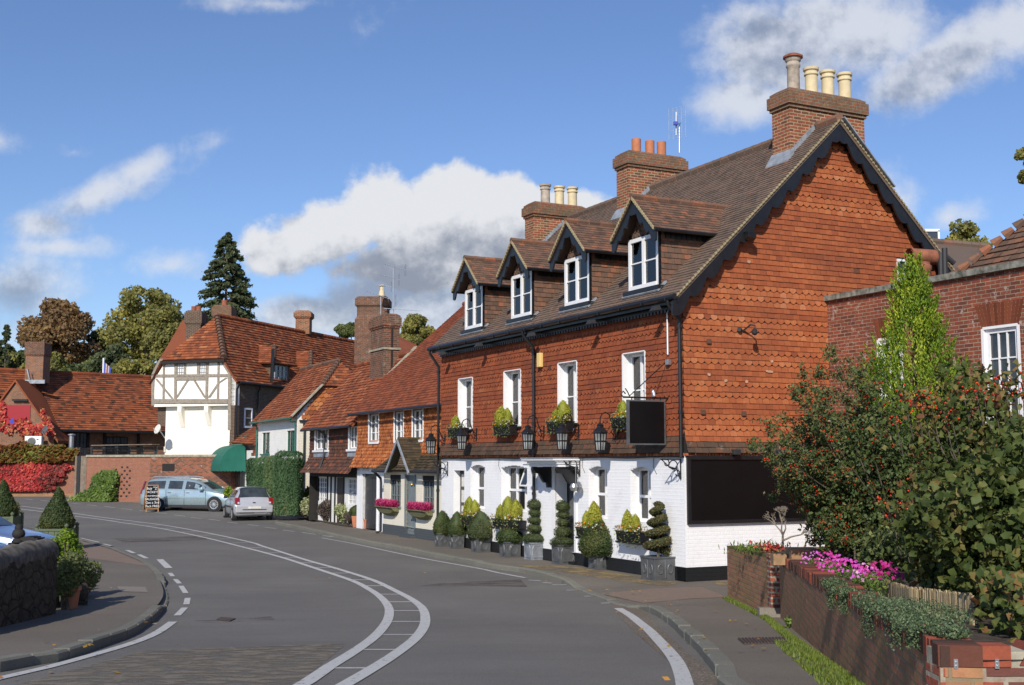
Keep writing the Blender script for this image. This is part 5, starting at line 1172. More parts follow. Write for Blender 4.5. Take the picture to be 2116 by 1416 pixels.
for k in range(8):
    a0=1.35*k/8;a1=1.35*(k+1)/8;zz=prof[-1][1];b.poly([FA.p(cu0,-kw+a0,zz),FA.p(cu0,-kw+a1,zz),FA.p(cu0,-kw+a1,zz-.1),FA.p(cu0,-kw+(a0+a1)/2,zz-.15),FA.p(cu0,-kw+a0,zz-.1)])
b.build('canopy',M['canvas_green'],aw,recalc=False)
b=MB();b.fbox(Fr(FA.p(0,-kw,0),d1,-g1),cu0-.05,cu1+.05,0,.25,top,top+.05);b.build('top_board',M['green_paint'],aw)
b=MB()
for uu in (42.3,43.1,43.9):
    b.bar(FA.p(uu,-kw,top+.05),FA.p(uu+.3,-kw-.1,top+.5),.04);b.bar(FA.p(uu+.6,-kw,top+.05),FA.p(uu+.3,-kw-.1,top+.5),.04)
b.bar(FA.p(42.2,-kw-.1,top+.5),FA.p(44.9,-kw-.1,top+.52),.04);b.build('iron_bracket',M['green_paint'],aw)
sd_=T('shopfront','black-painted shop entrance posts under the green awning','doorway',tuple(FA.p(42,-1.6,0)))
for uu,kk in ((42.2,1.5),(44.6,1.5)):
    b=MB();b.fbox(Fr(FA.p(0,-kk,0),d1,-g1),uu,uu+.22,-.1,.1,0,2.2);b.build('post',M['black_paint'],sd_)
# ================= garden wall, timber-framed house, barn =================
bw=V((-14.74,63.3,0));rdv=V((-.8855,.4646,0));FW=Fr(bw,-rdv);  # u grows towards the camera-right
def wl(u,v): return FW.q(u,v)
uA=wl(178,1000)[0];uM=wl(310,1000)[0];uB=wl(478,1000)[0];wt=2.8
GW=T('garden_wall','tall brick garden wall, neat new bricks left and crumbling old bricks right','wall',tuple(bw))
def gw_seg(u0,u1,mat,label,d=0):
    b=MB();n=max(1,int((u1-u0)/2));
    for i in range(n):
        a=u0+(u1-u0)*i/n;c=u0+(u1-u0)*(i+1)/n;b.fbox(FW,a,c,-.3,d,-.1,wt-.12)
    return b.build('wall_section',M[mat],GW,label)
gw_seg(uA,uM-.002,'new_brick','neat lighter brick section');gw_seg(uM,uB,'ruin_brick','eroded old orange brick section',.04)
b=MB();b.fbox(FW,uA-.02,uB,-.34,.07,wt-.118,wt);b.build('coping',M['mortar_grey'],GW)
s,z=wl(349,970);b=MB();b.fbox(FW,s-.45,s+.45,.0,.045,z-.1,z+.3);b.build('vent_opening',M['dull_black'],GW)
b=MB()
s,z=wl(255,990)
for i in range(4):
    for j in range(9):
        if (i+j)%2==0:b.fbox(FW,s-.2+i*.2,s-.05+i*.2,0,.006,z-1+j*.2,z-.9+j*.2)
b.build('pierced_brickwork',M['dull_black'],GW)
# gate posts
gp_=T('garden_gate','weathered wooden garden gate posts and plank gate in the brick wall','gate',tuple(FW.p(uA-1,0,.3)))
for (p0,p1,mt,nm) in ((166,178,'grey_wood','plank'),(154,157.5,'grey_wood','post'),(160,165,'plastic_dark','gate_leaf')):
    a=wl(p0,1000)[0];c=wl(p1,1000)[0];b=MB();b.fbox(FW,a,c,-.12,.02,.35,2.75);b.build(nm,M[mt],gp_)
# creeper wall (faces the camera)
Y0=75.5;FC=Fr((-40,Y0),(1,0))
cw1=FC.q(155,1000)[0];cw0=FC.q(-60,1000)[0]
CWm=T('creeper_wall','low brick wall almost buried under red Virginia creeper','wall',(-33,Y0,.4))
b=MB();b.fbox(FC,cw0,cw1,-.35,0,.2,2.75);b.build('wall_section',M['new_brick'],CWm)
b=MB();b.fbox(FC,cw0,FC.q(240,1000)[0],.9,1.2,.1,FC.q(100,1018)[1]-.05);o=b.build('low_kerb_wall',M['garden_brick'],None,'long low brick kerb wall in front of the red creeper',cat='kerb wall')
def on(fr,u,v,d=0):
    s,z=fr.q(u,v);return fr.p(s,d,z)
P=[];N=[];rn=[]
rs=np.random.RandomState(11)
while len(P)<9000:
    u=rs.uniform(-30,152);v=rs.uniform(940,1014);e=128+ (v-940)*.3+10*math.sin(v*.21)
    if v>985:e=128-(v-985)*.75+8*math.sin(v*.4)
    if u>e+rs.normal()*5:continue
    s,z=FC.q(u,v);P.append(FC.p(s,.05+.3*rs.uniform()+.1*math.sin(s*2+z*3),z));N.append((0,-1,.3))
cr=T('creeper','bright red Virginia creeper covering the wall on the far left','creeper',(-33,Y0,.5))
leaves('foliage',np.array(P),np.array(N,float),.19,'creeper_leaf',cr,aspect=.85,bias=1.4,rnd=.4+lump(np.array(P),1.2,.3,2)+RS.uniform(-.35,.35,len(P)))
P=[];N=[]
for k in range(4200):
    u=rs.uniform(-30,165);v=rs.uniform(921,955)+(6 if u>140 else 0)-(8*math.exp(-((u-52)/14)**2) if rs.uniform()<.6 else 0)
    if u>130 and v>950:continue
    s,z=FC.q(u,v);P.append(FC.p(s,.15+.35*rs.uniform(),z));N.append((0,-.6,.8))
leaves('top_growth',np.array(P),np.array(N,float),.26,'turning_leaf',cr,aspect=.8,bias=1.2,rnd=.45+lump(np.array(P),1.0,.4,5)+RS.uniform(-.3,.3,len(P)),label='green and yellow growth along the wall top')
# green climber on the new brick
cl=T('climber','green climbing shrub against the brick wall left of the parked estate car','climber',tuple(FW.p(wl(225,1040)[0],.3,.2)))
P=[];N=[]
while len(P)<5200:
    u=rs.uniform(165,252);v=rs.uniform(962,1040);top=975+((u-225)/24)**2*12 if u<240 else 972+(u-240)*1.5
    lo=1040
    if u<200:top=1012+(200-u)*.55
    if v<top+rs.normal()*3 or u>249-(0 if v<1000 else 3):continue
    s,z=wl(u,v);P.append(FW.p(s,.1+.8*rs.uniform()*(v-955)/85,max(z,gz(75)-.1)));N.append((0,-1,.6))
leaves('foliage',np.array(P),np.array(N,float),.19,'climber_leaf',cl,aspect=.6,bias=.9,rnd=.45+lump(np.array(P),1.6,.35,2)+RS.uniform(-.3,.3,len(P)))
# ---- timber-framed house ----
TC=V((-14.94,64.5,0));sdir=V((.36,.933,0)).normalized();fdir=V((-.933,.36,0)).normalized()
FT=Fr(TC,-fdir,-sdir)   # u to the right along the gable; origin at right corner so u in -5.3..0
FS=Fr(TC,sdir,-fdir)    # side wall, u away, n to the right (camera side)
Wt=5.3
TH_=T('timber_house','half-timbered house with jettied white gable and orange tile roof','house',tuple(TC+V((0,0,2.8))))
b=MB();b.fbox(FT,-Wt+.55,-.25,-15,0-.35,2.3,5.6);b.build('lower_wall',M['cream_render'],TH_,'plain cream rendered lower wall')
b=MB();b.fbox(FT,-Wt,-Wt+.56,-.8,-.36,4.4,5.45);b.build('corbel_brick',M['dark_brick'],TH_)
zE=7.0;zH=8.0;zR=10.65;hw=Wt/2;mid=-hw
def gx(z): return hw*(1-(z-zE)/(zR-zE))
b=MB();b.prism([FT.p(-Wt,0,5.45),FT.p(0,0,5.45),FT.p(0,0,zE),FT.p(mid+gx(zH),0,zH),FT.p(mid-gx(zH),0,zH),FT.p(-Wt,0,zE)],sdir*.4);b.build('plaster_panel',M['white_plaster'],TH_,'white plaster between the timbers of the gable')
tm=MB();tw_=.17
def TB(x0,z0,x1,z1,w=.19,d=.035):
    tm_=MB();a=FT.p(x0,d/2,z0);c=FT.p(x1,d/2,z1);tm_.bar(a,c,d+.02,w,up=(0,0,1)) if abs(x1-x0)>abs(z1-z0)*3 else tm_.hexa([FT.p(x0-w/2,0,z0),FT.p(x0+w/2,0,z0),FT.p(x0+w/2,d,z0),FT.p(x0-w/2,d,z0),FT.p(x1-w/2,0,z1),FT.p(x1+w/2,0,z1),FT.p(x1+w/2,d,z1),FT.p(x1-w/2,d,z1)])
    return tm_
def tq(u,v):
    s,z=FT.q(280+u/5.9,720+v/5.9);return s,z   # from an enlarged survey crop
beams=[((215,330),(215,700),.17,.05),((1150,310),(1150,1000),.2,.05),((235,645),(1130,645),.24,.06),((245,335),(1135,330),.15,.04),((350,155),(345,620),.14,.035),((495,150),(490,620),.17,.045),((608,150),(608,350),.14,.035),((770,145),(765,350),.16,.04),((880,145),(870,640),.17,.045),((1018,140),(1008,620),.14,.035),((500,368),(860,365),.2,.04),((255,370),(450,610),.15,.037),((640,390),(505,600),.14,.037),((720,390),(850,600),.14,.037),((1110,360),(1020,420),.16,.037),((1020,420),(900,600),.16,.037),((300,145),(215,320),.17,.05),((1045,145),(1150,310),.17,.05),((300,140),(1060,135),.12,.05)]
for (p,q_,w,d) in beams:
    x0,z0=tq(*p);x1,z1=tq(*q_);TB(x0,z0,x1,z1,w,d).build('timber_beam',M['grey_timber'],TH_)
for (a,c) in ((515,595),(790,862)):
    x0,z1=tq(a,150);x1,z0=tq(c,340);casement(FT,TH_,x0,x1,z0,z1,.02,cols=3,rows=(.25,.5,.75),fm='lead_grey',cw=.035,curt=.0,glass='window_glass',room=False,name='leaded_window')
# buttress brackets
for (px0,py0,py1) in ((515,670,960),(840,675,945)):
    x,zt_=tq(px0,py0);_,zb_=tq(px0,py1);b=MB();b.prism([FT.p(x,-.36,zt_),FT.p(x,.02,zt_),FT.p(x,.02,zt_-.45),FT.p(x,-.3,zb_),FT.p(x,-.36,zb_)],FT.a*.26);b.build('jetty_bracket',M['cream_render'],TH_)
    b=MB();b.fbox(FT,x,x+.2,-.36,-.33,2.8,zb_);b.build('pilaster',M['cream_render'],TH_)
x,z=tq(305,1230);b=MB();b.fbox(FT,x,x+.12,-.35,-.28,z-.15,z+.15);b.build('vent_box',M['curtain'],TH_)
b=MB();b.fbox(FS,-.0,18.8,-.3,-.02,2.3,zE+.05);b.poly([FS.p(18.8,-.02,2.3),FS.p(18.8,-Wt,2.3),FS.p(18.8,-Wt,zE),FS.p(18.8,-hw,zR-.1),FS.p(18.8,0,zE)]);b.build('side_wall',M['dark_brick'],TH_,'dark brown brick side wall',recalc=False)
b=MB()
def rp(t,w,z): return FS.p(t,w,z)
# right slope
tilepoly(b,[rp(-.2,.25,zE-.3),rp(19.,.25,zE-.3),rp(19.,-hw,zR),rp(1.9,-hw,zR),rp(-.2,-(zH-zE)/(zR-zE)*hw,zH-.0)],.2,.26,'P',h=.05,slab=.1)
tilepoly(b,[FT.p(mid-gx(zH)-.1,.25,zH),FT.p(mid+gx(zH)+.1,.25,zH),FT.p(mid,-1.9,zR)],.2,.26,'P',h=.05,slab=.08)
b.poly([FT.p(-Wt-.25,.2,zE-.3),FT.p(-Wt-.25,-19,zE-.3),FT.p(mid,-19,zR),FT.p(mid,-1.9,zR),FT.p(mid-gx(zH)-.1,.2,zH)])
tr_=b.build('roof',M['old_roof'],TH_,'steep half-hipped orange tiled roof',recalc=False)
b=MB();ridge(b,rp(1.9,-hw,zR+.03),rp(19.,-hw,zR+.03),.13,.4);b.build('ridge_tiles',M['old_roof'],tr_,recalc=False)
b=MB();H0=rp(1.9,-hw,zR+.05);H1=FT.p(mid+gx(zH)+.1,.25,zH+.05)
for i in range(14):
    b.rn=.55;b.tube([H0.lerp(H1,i/14),H0.lerp(H1,(i+.85)/14)],[.12,.19],7)
b.build('hip_tiles',M['dormer_roof'],tr_,recalc=False)
b=MB();b.fbox(FT,mid-gx(zH)-.15,mid+gx(zH)+.15,.0,.27,zH-.2,zH-.05);b.build('eave_board',M['dull_black'],tr_)
b=MB();b.tube([rp(0,.3,zE-.32),rp(19.,.3,zE-.32)],.07,8);b.build('gutter',M['black_paint'],tr_)
# hipped roof dormers on the side
for (t,s_) in ((4.6,'window'),(8.7,None)):
    wz=zE+.1;hz_=8.3;wd=1.0
    b=MB();b.fbox(FS,t-wd,t+wd,-1.6,-.1,wz-.3,hz_-.25);Dd=b.build('dormer',M['dark_brick'],TH_)
    b=MB();e=.35;Lr=3.2
    A0=FS.p(t-wd-e,.25,hz_-.3);B0_=FS.p(t+wd+e,.25,hz_-.3);A1=FS.p(t-wd-e,-1.8,hz_-.25);B1_=FS.p(t+wd+e,-1.8,hz_-.25);R0=FS.p(t,-.55,hz_+.85);R1=FS.p(t,-1.9,hz_+.95)
    tilepoly(b,[A0,B0_,R0],.2,.26,'P',h=.05,slab=.06);tilepoly(b,[A1,A0,R0,R1],.2,.26,'P',h=.05,slab=.06);tilepoly(b,[B0_,B1_,R1,R0],.2,.26,'P',h=.05,slab=.06)
    b.build('dormer_roof',M['old_roof'],Dd,recalc=False)
    b=MB()
    for i in range(6):b.rn=.5;b.tube([R0.lerp(A0,i/6),R0.lerp(A0,(i+.85)/6)],[.1,.15],6)
    b.build('hip_tiles',M['dormer_roof'],Dd,recalc=False)
    casement(FS,Dd,t-.65,t+.65,wz-.1,hz_-.35,-.06,cols=3,rows=(.33,.66),fm='lead_grey',cw=.05,curt=.2,glass='window_glass',room=False,name='leaded_window')
s0,z1=FS.q(493,842);s1,z0=FS.q(521,885);s0=max(s0,.9);casement(FS,TH_,s0,s1,z0,z1,.0,cols=1,rows=(.5,),cw=.09,curt=.6,glass='window_glass',room=False,lab='white sash window in the brown brick side wall')
for (u,v0,v1) in ((487,785,900),(532,785,885)):
    s,z1=FS.q(u,v0);_,z0=FS.q(u,v1);b=MB();b.tube([FS.p(s,.25,zE-.35),FS.p(s,.1,zE-.7),FS.p(s,.1,z0)],.06,8);b.build('downpipe',M['black_paint'],TH_)
s,z=FS.q(553,712);b=MB();b.tube([FS.p(s,.3,6.9),FS.p(s+.1,.3,FS.q(553,714)[1]-.2)],.09,8);b.build('soil_pipe',M['black_paint'],TH_)
b=MB();s,z=FS.q(600,815);b.tube([FS.p(s-2.2,.12,z-.5),FS.p(s,.12,z-.4),FS.p(s+.3,.12,z+.2),FS.p(s+1.2,.12,z+.4),FS.p(s+1.4,.2,zE-.3)],.06,8);b.build('downpipe',M['black_paint'],TH_)
# stacks of the timber house
def simple_stack(name,px0,px1,vt,vb,y,depth,parent,mat,capm,label,pots=(),cap=.5,proj=.09,dirn=(1,0)):
    a=W(px0,vt,y);c=W(px1,vt,y);zb=W(px0,vb,y).z
    fr=Fr((a.x,a.y),dirn);L=(c.x-a.x)/dirn[0] if abs(dirn[0])>.1 else c.x-a.x
    S=stack(fr,0,L,-depth,0,zb,a.z,parent,mat,capm,cap=cap,lab=label,proj=proj)
    for (pu,r,h,pm) in pots:
        s=L*(pu-px0)/(px1-px0);pot(S,fr.p(s,-depth/2,a.z),r,h,pm,plainp=True)
    return S
simple_stack('chimney',385,415,643,735,69.5,1.2,TH_,'dark_brick','dark_brick','dark brick stack with two small red pots left of the hip',((395,.15,.35,'old_clay'),(405,.15,.35,'old_clay')),cap=.8)
simple_stack('chimney',441,476,632,665,72,1.2,TH_,'dark_brick','cap_brick','wide dark brick stack behind the ridge',((459,.18,.4,'old_clay'),),cap=.7)
simple_stack('chimney',611,640,643,690,76,.95,TH_,'stack_brick','stack_brick','small orange brick stack on the far ridge',(),cap=.45,proj=.12)
S=simple_stack('chimney',738,800,614,660,74,1.6,TH_,'old_stack','old_stack','large tall brick stack at the end of the long roof',(),cap=.6,proj=.12)
a=W(733,660,73.8);b=MB();fr=Fr((a.x,a.y),(1,0));b.fbox(fr,0,2.1,-1.9,.0,5,a.z);b.hexa([fr.p(0,0,a.z),fr.p(2.1,0,a.z),fr.p(2.1,-1.8,a.z),fr.p(0,-1.8,a.z),fr.p(.2,-.18,a.z+.3),fr.p(2.0,-.18,a.z+.3),fr.p(2.0,-1.7,a.z+.3),fr.p(.2,-1.7,a.z+.3)]);b.build('chimney_shoulder',M['old_stack'],TH_)
c=W(789,612,73.2);m=MB();m.lathe([(.22,0),(.16,.3),(.12,.34),(.12,.6),(.2,.62),(.2,.68),(0,.72)],c,10);m.build('chimney_pot',M['cream_pot'],S,smooth=True)
# roof piece right of the stacks
b=MB();tilepoly(b,[W(800,745,66),W(878,745,66),W(860,712,70),W(815,690,72),W(800,690,72)],.2,.26,'P',h=.05,slab=.1)
o=T('rear_roof','small old orange tile roof showing behind the brick stacks','roof',tuple(W(840,745,66)));b.build('tiles',M['old_roof'],o,recalc=False)
# cross wing behind the hip
b=MB();tilepoly(b,[W(318,762,73),W(420,762,73),W(400,668,77),W(378,660,77)],.25,.3,'P',h=.05,slab=.1);b.build('rear_wing_roof',M['old_roof'],TH_,recalc=False)
# ---- barn ----
Bd=V((.75,.66,0)).normalized();Bo=V((-24.8,84,0));FBn=Fr(Bo,Bd);  # right end, u negative to the left
BN=T('barn_house','long low brick range under a huge patchy orange tile roof','house',tuple(Bo+V((-4,-3,2.8))))
b=MB();b.fbox(FBn,-8.5,2.5,-.4,0,2.3,4.55);b.build('wall',M['barn_brick'],BN)
b=MB();
def bn(u,d,z): return FBn.p(u,d,z)
tilepoly(b,[bn(-7.6,.9,4.5),bn(3.0,.9,4.5),bn(3.0,-3.2,8.5),bn(-12.3,-3.2,8.5)],.22,.3,'P',h=.055,slab=.12)
b.poly([bn(-12.3,-3.2,8.5),bn(3,-3.2,8.5),bn(3,-8,4.5),bn(-16,-8,4.5)]);br=b.build('roof',M['barn_roof'],BN,recalc=False)
b=MB();ridge(b,bn(-12.3,-3.2,8.55),bn(3,-3.2,8.55),.15,.4);b.build('ridge_tiles',M['new_roof'],br,recalc=False)
b=MB();b.tube([bn(-8,.95,4.42),bn(3,.95,4.42)],.08,8);b.build('gutter',M['black_paint'],br)
S=simple_stack('chimney',54,91,708,790,79.5,1.2,BN,'barn_brick','old_stack','square brick stack with lead flashing on the barn roof',(),cap=.9,proj=.06)
b=MB();a=W(52,785,79);fr=Fr((a.x,a.y),(1,0));b.fbox(fr,0,1.3,-.1,.03,a.z-.25,a.z);b.bar(W(57,763,79),W(62,785,79),.2,.06);b.build('lead_flashing',M['lead_grey'],S)
for (p0,p1,v0,v1,nm) in ((134,181,888,938,'glazed_door'),(219,264,903,940,'window')):
    s0=FBn.q(p0,v0)[0];s1,z1=FBn.q(p1,v0);z0=2.5 if nm=='glazed_door' else 3.0;casement(FBn,BN,s0,s1,z0,z1,.03,cols=3,rows=(.3,.6),bars=2,fm='black_paint',cw=.08,curt=.2,glass='window_glass',room=False,name=nm)
for p_ in (136,181,285,215):
    s=FBn.q(p_,910)[0];b=MB();b.fbox(FBn,s-.08,s+.08,.0,.12,2.5,4.5);b.build('timber_post',M['dull_black'],BN)
# gabled wing at far left
wy=77.;FG=Fr((-40,wy),(1,0));wg=T('gable_wing','brick gable end with blank red board, behind the creeper wall','house',(-33,wy,2.8))
apx=FG.q(33,790);rf=FG.q(112,905);lf=FG.q(-60,905)
b=MB();b.prism([FG.p(lf[0],0,2.2),FG.p(rf[0],0,2.2),FG.p(rf[0],0,rf[1]),FG.p(apx[0],0,apx[1]),FG.p(lf[0],0,rf[1])],V((0,1.6,0)));b.build('gable_wall',M['barn_brick'],wg)
b=MB();tilepoly(b,[FG.p(lf[0]-.3,.3,rf[1]-.2),FG.p(lf[0]-.3,.3,rf[1]-.2)+V((0,-.001,0)),FG.p(apx[0],.3,apx[1]+.15)],.2,.3) if False else None
b.prism([FG.p(rf[0]+.3,.15,rf[1]-.35),FG.p(apx[0],.15,apx[1]+.02),FG.p(apx[0],.15,apx[1]+.2),FG.p(rf[0]+.3,.15,rf[1]-.17)],V((0,3,0)));b.prism([FG.p(lf[0],.15,rf[1]-.35+.0),FG.p(apx[0],.15,apx[1]+.02),FG.p(apx[0],.15,apx[1]+.2),FG.p(lf[0],.15,rf[1]-.17)],V((0,3,0)));b.build('roof',M['old_roof'],wg,recalc=False)
b=MB();x0,z1=FG.q(4,837);x1,z0=FG.q(62,878);b.fbox(FG,x0,x1,.0,.04,z0,z1);o=b.build('sign_board',M['red_board'],wg,'blank dark red board with a small blue oval')
xc,zc=FG.q(26,871);b=MB();b.prism([FG.p(xc+.15*math.cos(t),.045,zc+.19*math.sin(t)) for t in np.linspace(0,6.28,16,endpoint=False)],V((0,-.006,0)));b.build('blue_oval',M['blue_spot'],o)
b=MB();x0,z0=FG.q(44,829);b.fbox(FG,x0-.5,x0+.5,0,.25,z0,z0+.12);b.build('sign_lamp',M['black_paint'],wg)
P=[];N=[]
for k in range(700):
    t=rs.uniform();m_=rs.randint(0,4)
    if m_==0:u=rs.normal(3,6);v=rs.uniform(830,890)
    elif m_==1:u=rs.uniform(12,105);v=880+10*math.sin(u*.1)+rs.normal()*5
    elif m_==2:u=88+22*t+rs.normal()*3;v=850+50*t+rs.normal()*4
    else:u=rs.uniform(40,112);v=890+rs.normal()*6
    s,z=FG.q(u,v);P.append(FG.p(s,.1+.1*rs.uniform(),z));N.append((0,-1,.2))
leaves('creeper_strand',np.array(P),np.array(N,float),.2,'creeper_leaf',wg,aspect=.85,bias=1.3)
# air conditioner, dishes, flue
ac=T('air_conditioner','white outdoor air-conditioning unit above the creeper','air conditioner',tuple(FG.p(FG.q(78,913)[0],.6,4)))
x0,z1=FG.q(62,902);x1,z0=FG.q(95,924);b=MB();b.fbox(FG,x0,x1,.4,.8,z0,z1);b.build('casing',M['white_paint'],ac,bevel=.02)
xc=x0+(x1-x0)*.42;zc=(z0+z1)/2;b=MB();b.lathe([(.26,0),(.26,.02),(.2,.03),(.0,.03)],FG.p(xc,.8,zc),20,V((0,-1,0)));b.build('fan_grille',M['lead_planter'],ac)
b=MB();b.fbox(FG,x1-.3,x1-.18,.8,.805,zc+.1,zc+.16);b.build('badge',M['plastic_dark'],ac)
def dish(c,r,face,label,mat='galvanised'):
    t=T('satellite_dish',label,'satellite dish',tuple(c));m=MB();f=V(face).normalized()
    m.lathe([(0,-.1),(r*.5,-.07),(r*.85,-.02),(r,.03)],c,18,f);m.build('reflector',M[mat],t,smooth=True,recalc=False)
    m=MB();m.bar(V(c)-V((0,0,r)),V(c)+f*r*1.1-V((0,0,r*.2)),.03);m.bar(V(c)-f*.1,V(c)-f*.5-V((0,0,.3)),.05);m.build('arm',M[mat],t)
dish(W(93,889,76.2),.28,(-.5,-.8,.35),'round grey satellite dish on the far left brick gable','lead_planter')
dish(W(326,887,65.2),.27,(-.6,-.7,.35),'round white satellite dish on the corner of the half-timbered house','curtain')
fl=T('flue','shiny steel flue pipe standing before the barn door','flue',tuple(W(147,925,76)));a=W(147,925,76.5);b=MB();b.lathe([(.15,-.2),(.15,.75),(.24,.78),(.24,.84),(.05,.9),(0,.9)],a,12);b.build('pipe',M['galvanised'],fl,smooth=True)
# terrace railing
rl=T('terrace_railing','black timber terrace railing with trestle tables behind the brick wall','railing',tuple(W(250,935,75)))
Ra=W(118,936,78.5);Rb=W(322,938,70.5)
for i in range(9):
    p=Ra.lerp(Rb,i/8);b=MB();b.box((p.x-.07,p.y-.07,2.5),(p.x+.07,p.y+.07,3.35));b.build('post',M['black_paint'],rl)
for z in (2.85,3.05,3.25):
    b=MB();b.bar(V((Ra.x,Ra.y,z)),V((Rb.x,Rb.y,z)),.05,.07);b.build('rail',M['black_paint'],rl)
b=MB();Rc=W(195,921,74);Rd=W(322,924,70);b.bar(V((Rc.x,Rc.y,3.42)),V((Rd.x,Rd.y,3.42)),.5,.05);b.build('counter_top',M['grey_wood'],rl)
# flag
fg=T('flag','small red, white and blue flag hanging limp from a white pole','flag',tuple(W(214,780,95)))
a=W(214,782,95);c=W(214,740,95);b=MB();b.tube([V((a.x,a.y,.5)),c],.07,6);b.build('pole',M['white_paint'],fg)
for i,(mt,w0,w1) in enumerate((('blue_spot',.05,.2),('curtain',.2,.28),('red_board',.28,.4),('curtain',.4,.48),('blue_spot',.48,.62))):
    b=MB();b.prism([V((c.x+w0,c.y,c.z-.25-w0*.9)),V((c.x+w1,c.y+.04*(i%2),c.z-.25-w1*.9)),V((c.x+w1*.9,c.y+.05*(i%2),a.z+.2)),V((c.x+w0*.9,c.y,a.z+.15))],V((0,.01,0)));b.build('stripe',M[mt],fg)
# ---- rooftop aerials ----
def yagi(name,label,base,mast_top,booms):
    t=T(name,label,'aerial',tuple(base));b=MB();b.tube([base,mast_top],.028,6);b.build('mast',M['galvanised'],t)
    for (c,dv,L,grid) in booms:
        b=MB();dv=V(dv).normalized();sidev=dv.cross(V((0,0,1))).normalized();b.bar(c-dv*L*.5,c+dv*L*.5,.03)
        for k in range(9):
            p=c-dv*L*.5+dv*L*k/9;b.bar(p-sidev*.12,p+sidev*.12,.014)
        if grid:
            p=c+dv*L*.5
            for sgn in (-1,1):
                for j in range(5):b.bar(p-sidev*.25+V((0,0,sgn*(.05+j*.06))),p+sidev*.25+V((0,0,sgn*(.05+j*.06))),.012)
        b.build('boom',M['galvanised'],t)
base=W(813,652,62);top=W(813,552,62)
yagi('television_aerial','tall pole aerial with two stacked booms on the stack between the cottages',base,top,[(W(817,556,62)+V((0,0,.1)),(1,.3,-.25),1.1,True),(W(806,573,62),(1,.3,-.25),1.0,True),(W(830,640,62),(1,.2,-.05),1.9,False)])
yagi('television_aerial','small aerial on the big stack beside its metal cowl',W(793,612,72),W(793,588,72),[(W(790,590,72),(1,.2,-.12),1.1,True)])
yagi('television_aerial','low aerial clamped to the front of the two tall stacks',W(787,650,63),W(787,614,63),[(W(788,612,63),(1,.3,-.3),1.6,True)])
# grid aerial on the inn
gb=W(1404,316,33.2);gt=W(1404,254,33.2);ga=T('television_aerial','aerial with tall wire-grid reflector on the middle chimney of the inn','aerial',tuple(gb))
b=MB();b.tube([gb,gt],.022,6);b.build('mast',M['galvanised'],ga)
b=MB();q0=W(1382,224,33.2);q1=W(1415,288,33.2)
for i in range(12):
    z=q0.z+(q1.z-q0.z)*i/11;b.bar(V((q0.x,33.25,z)),V((q1.x,33.0,z)),.006)
for i in range(5):
    x=q0.x+(q1.x-q0.x)*i/4;y=33.25-.25*i/4;b.bar(V((x,y,q0.z)),V((x,y,q1.z)),.007)
b.build('wire_grid',M['lead_grey'],ga)
b=MB();b.bar(W(1397,232,33),W(1397,280,33),.035);b.bar(W(1397,255,33),W(1407,255,33.2),.03);b.build('dipole_bar',M['galvanised'],ga);b=MB();c=W(1396,255,32.9);b.box(tuple(c-V((.06,.04,.05))),tuple(c+V((.06,.04,.05))));b.build('junction_box',M['blue_spot'],ga,bevel=.01)
# ================= planters and topiary on the pavement =================
def make_planter(w,h,style,mat='lead_planter'):
    t=T('lead_planter','','planter');b=MB();tp=w/2;bt=w/2*.95;b.hexa([(-bt,-bt,0),(bt,-bt,0),(bt,bt,0),(-bt,bt,0),(-tp,-tp,h),(tp,-tp,h),(tp,tp,h),(-tp,tp,h)])
    b.build('box',M[mat],t,bevel=.008)
    b=MB()
    for (x0,y0,x1,y1) in ((-1,-1,1,-1),(1,-1,1,1),(1,1,-1,1),(-1,1,-1,-1)):
        b.bar((x0*tp*1.01,y0*tp*1.01,h),(x1*tp*1.01,y1*tp*1.01,h),.03,.03)
        b.bar((x0*bt,y0*bt,.012),(x1*bt,y1*bt,.012),.025,.025)
    b.build('rim',M[mat],t)
    for k,(ax,ay,nx,ny) in enumerate(((1,0,0,-1),(0,1,1,0),(1,0,0,1),(0,1,-1,0))):
        m=MB();f=lambda x,z:(ax*x*tp+nx*(tp-.006),ay*x*tp+ny*(tp-.006),z*h);r=.016
        def loop(pts):m.tube([f(*p) for p in pts+[pts[0]]],r,5,cap=False)
        if style=='diamond':
            loop([(-.62,.5),(-.35,.72),(0,.88),(.35,.72),(.62,.5),(.35,.28),(0,.12),(-.35,.28)]);loop([(-.45,.5),(0,.75),(.45,.5),(0,.25)])
        elif style=='oval':
            loop([(.55*math.cos(a),.5+.38*math.sin(a)) for a in np.linspace(0,6.28,14,endpoint=False)]);loop([(.42*math.cos(a),.5+.28*math.sin(a)) for a in np.linspace(0,6.28,14,endpoint=False)])
        elif style=='panel':
            loop([(-.75,.3),(-.6,.15),(.6,.15),(.75,.3),(.75,.7),(.6,.85),(-.6,.85),(-.75,.7)])
        else:
            for cx in (-.45,.45):
                loop([(cx+.22*math.cos(a),.5+.2*math.sin(a)) for a in np.linspace(0,6.28,12,endpoint=False)])
            m.tube([f(0,.1),f(0,.9)],r,5)
        m.build('relief',M[mat],t)
    return t
pa=math.atan2(g1.y,g1.x)
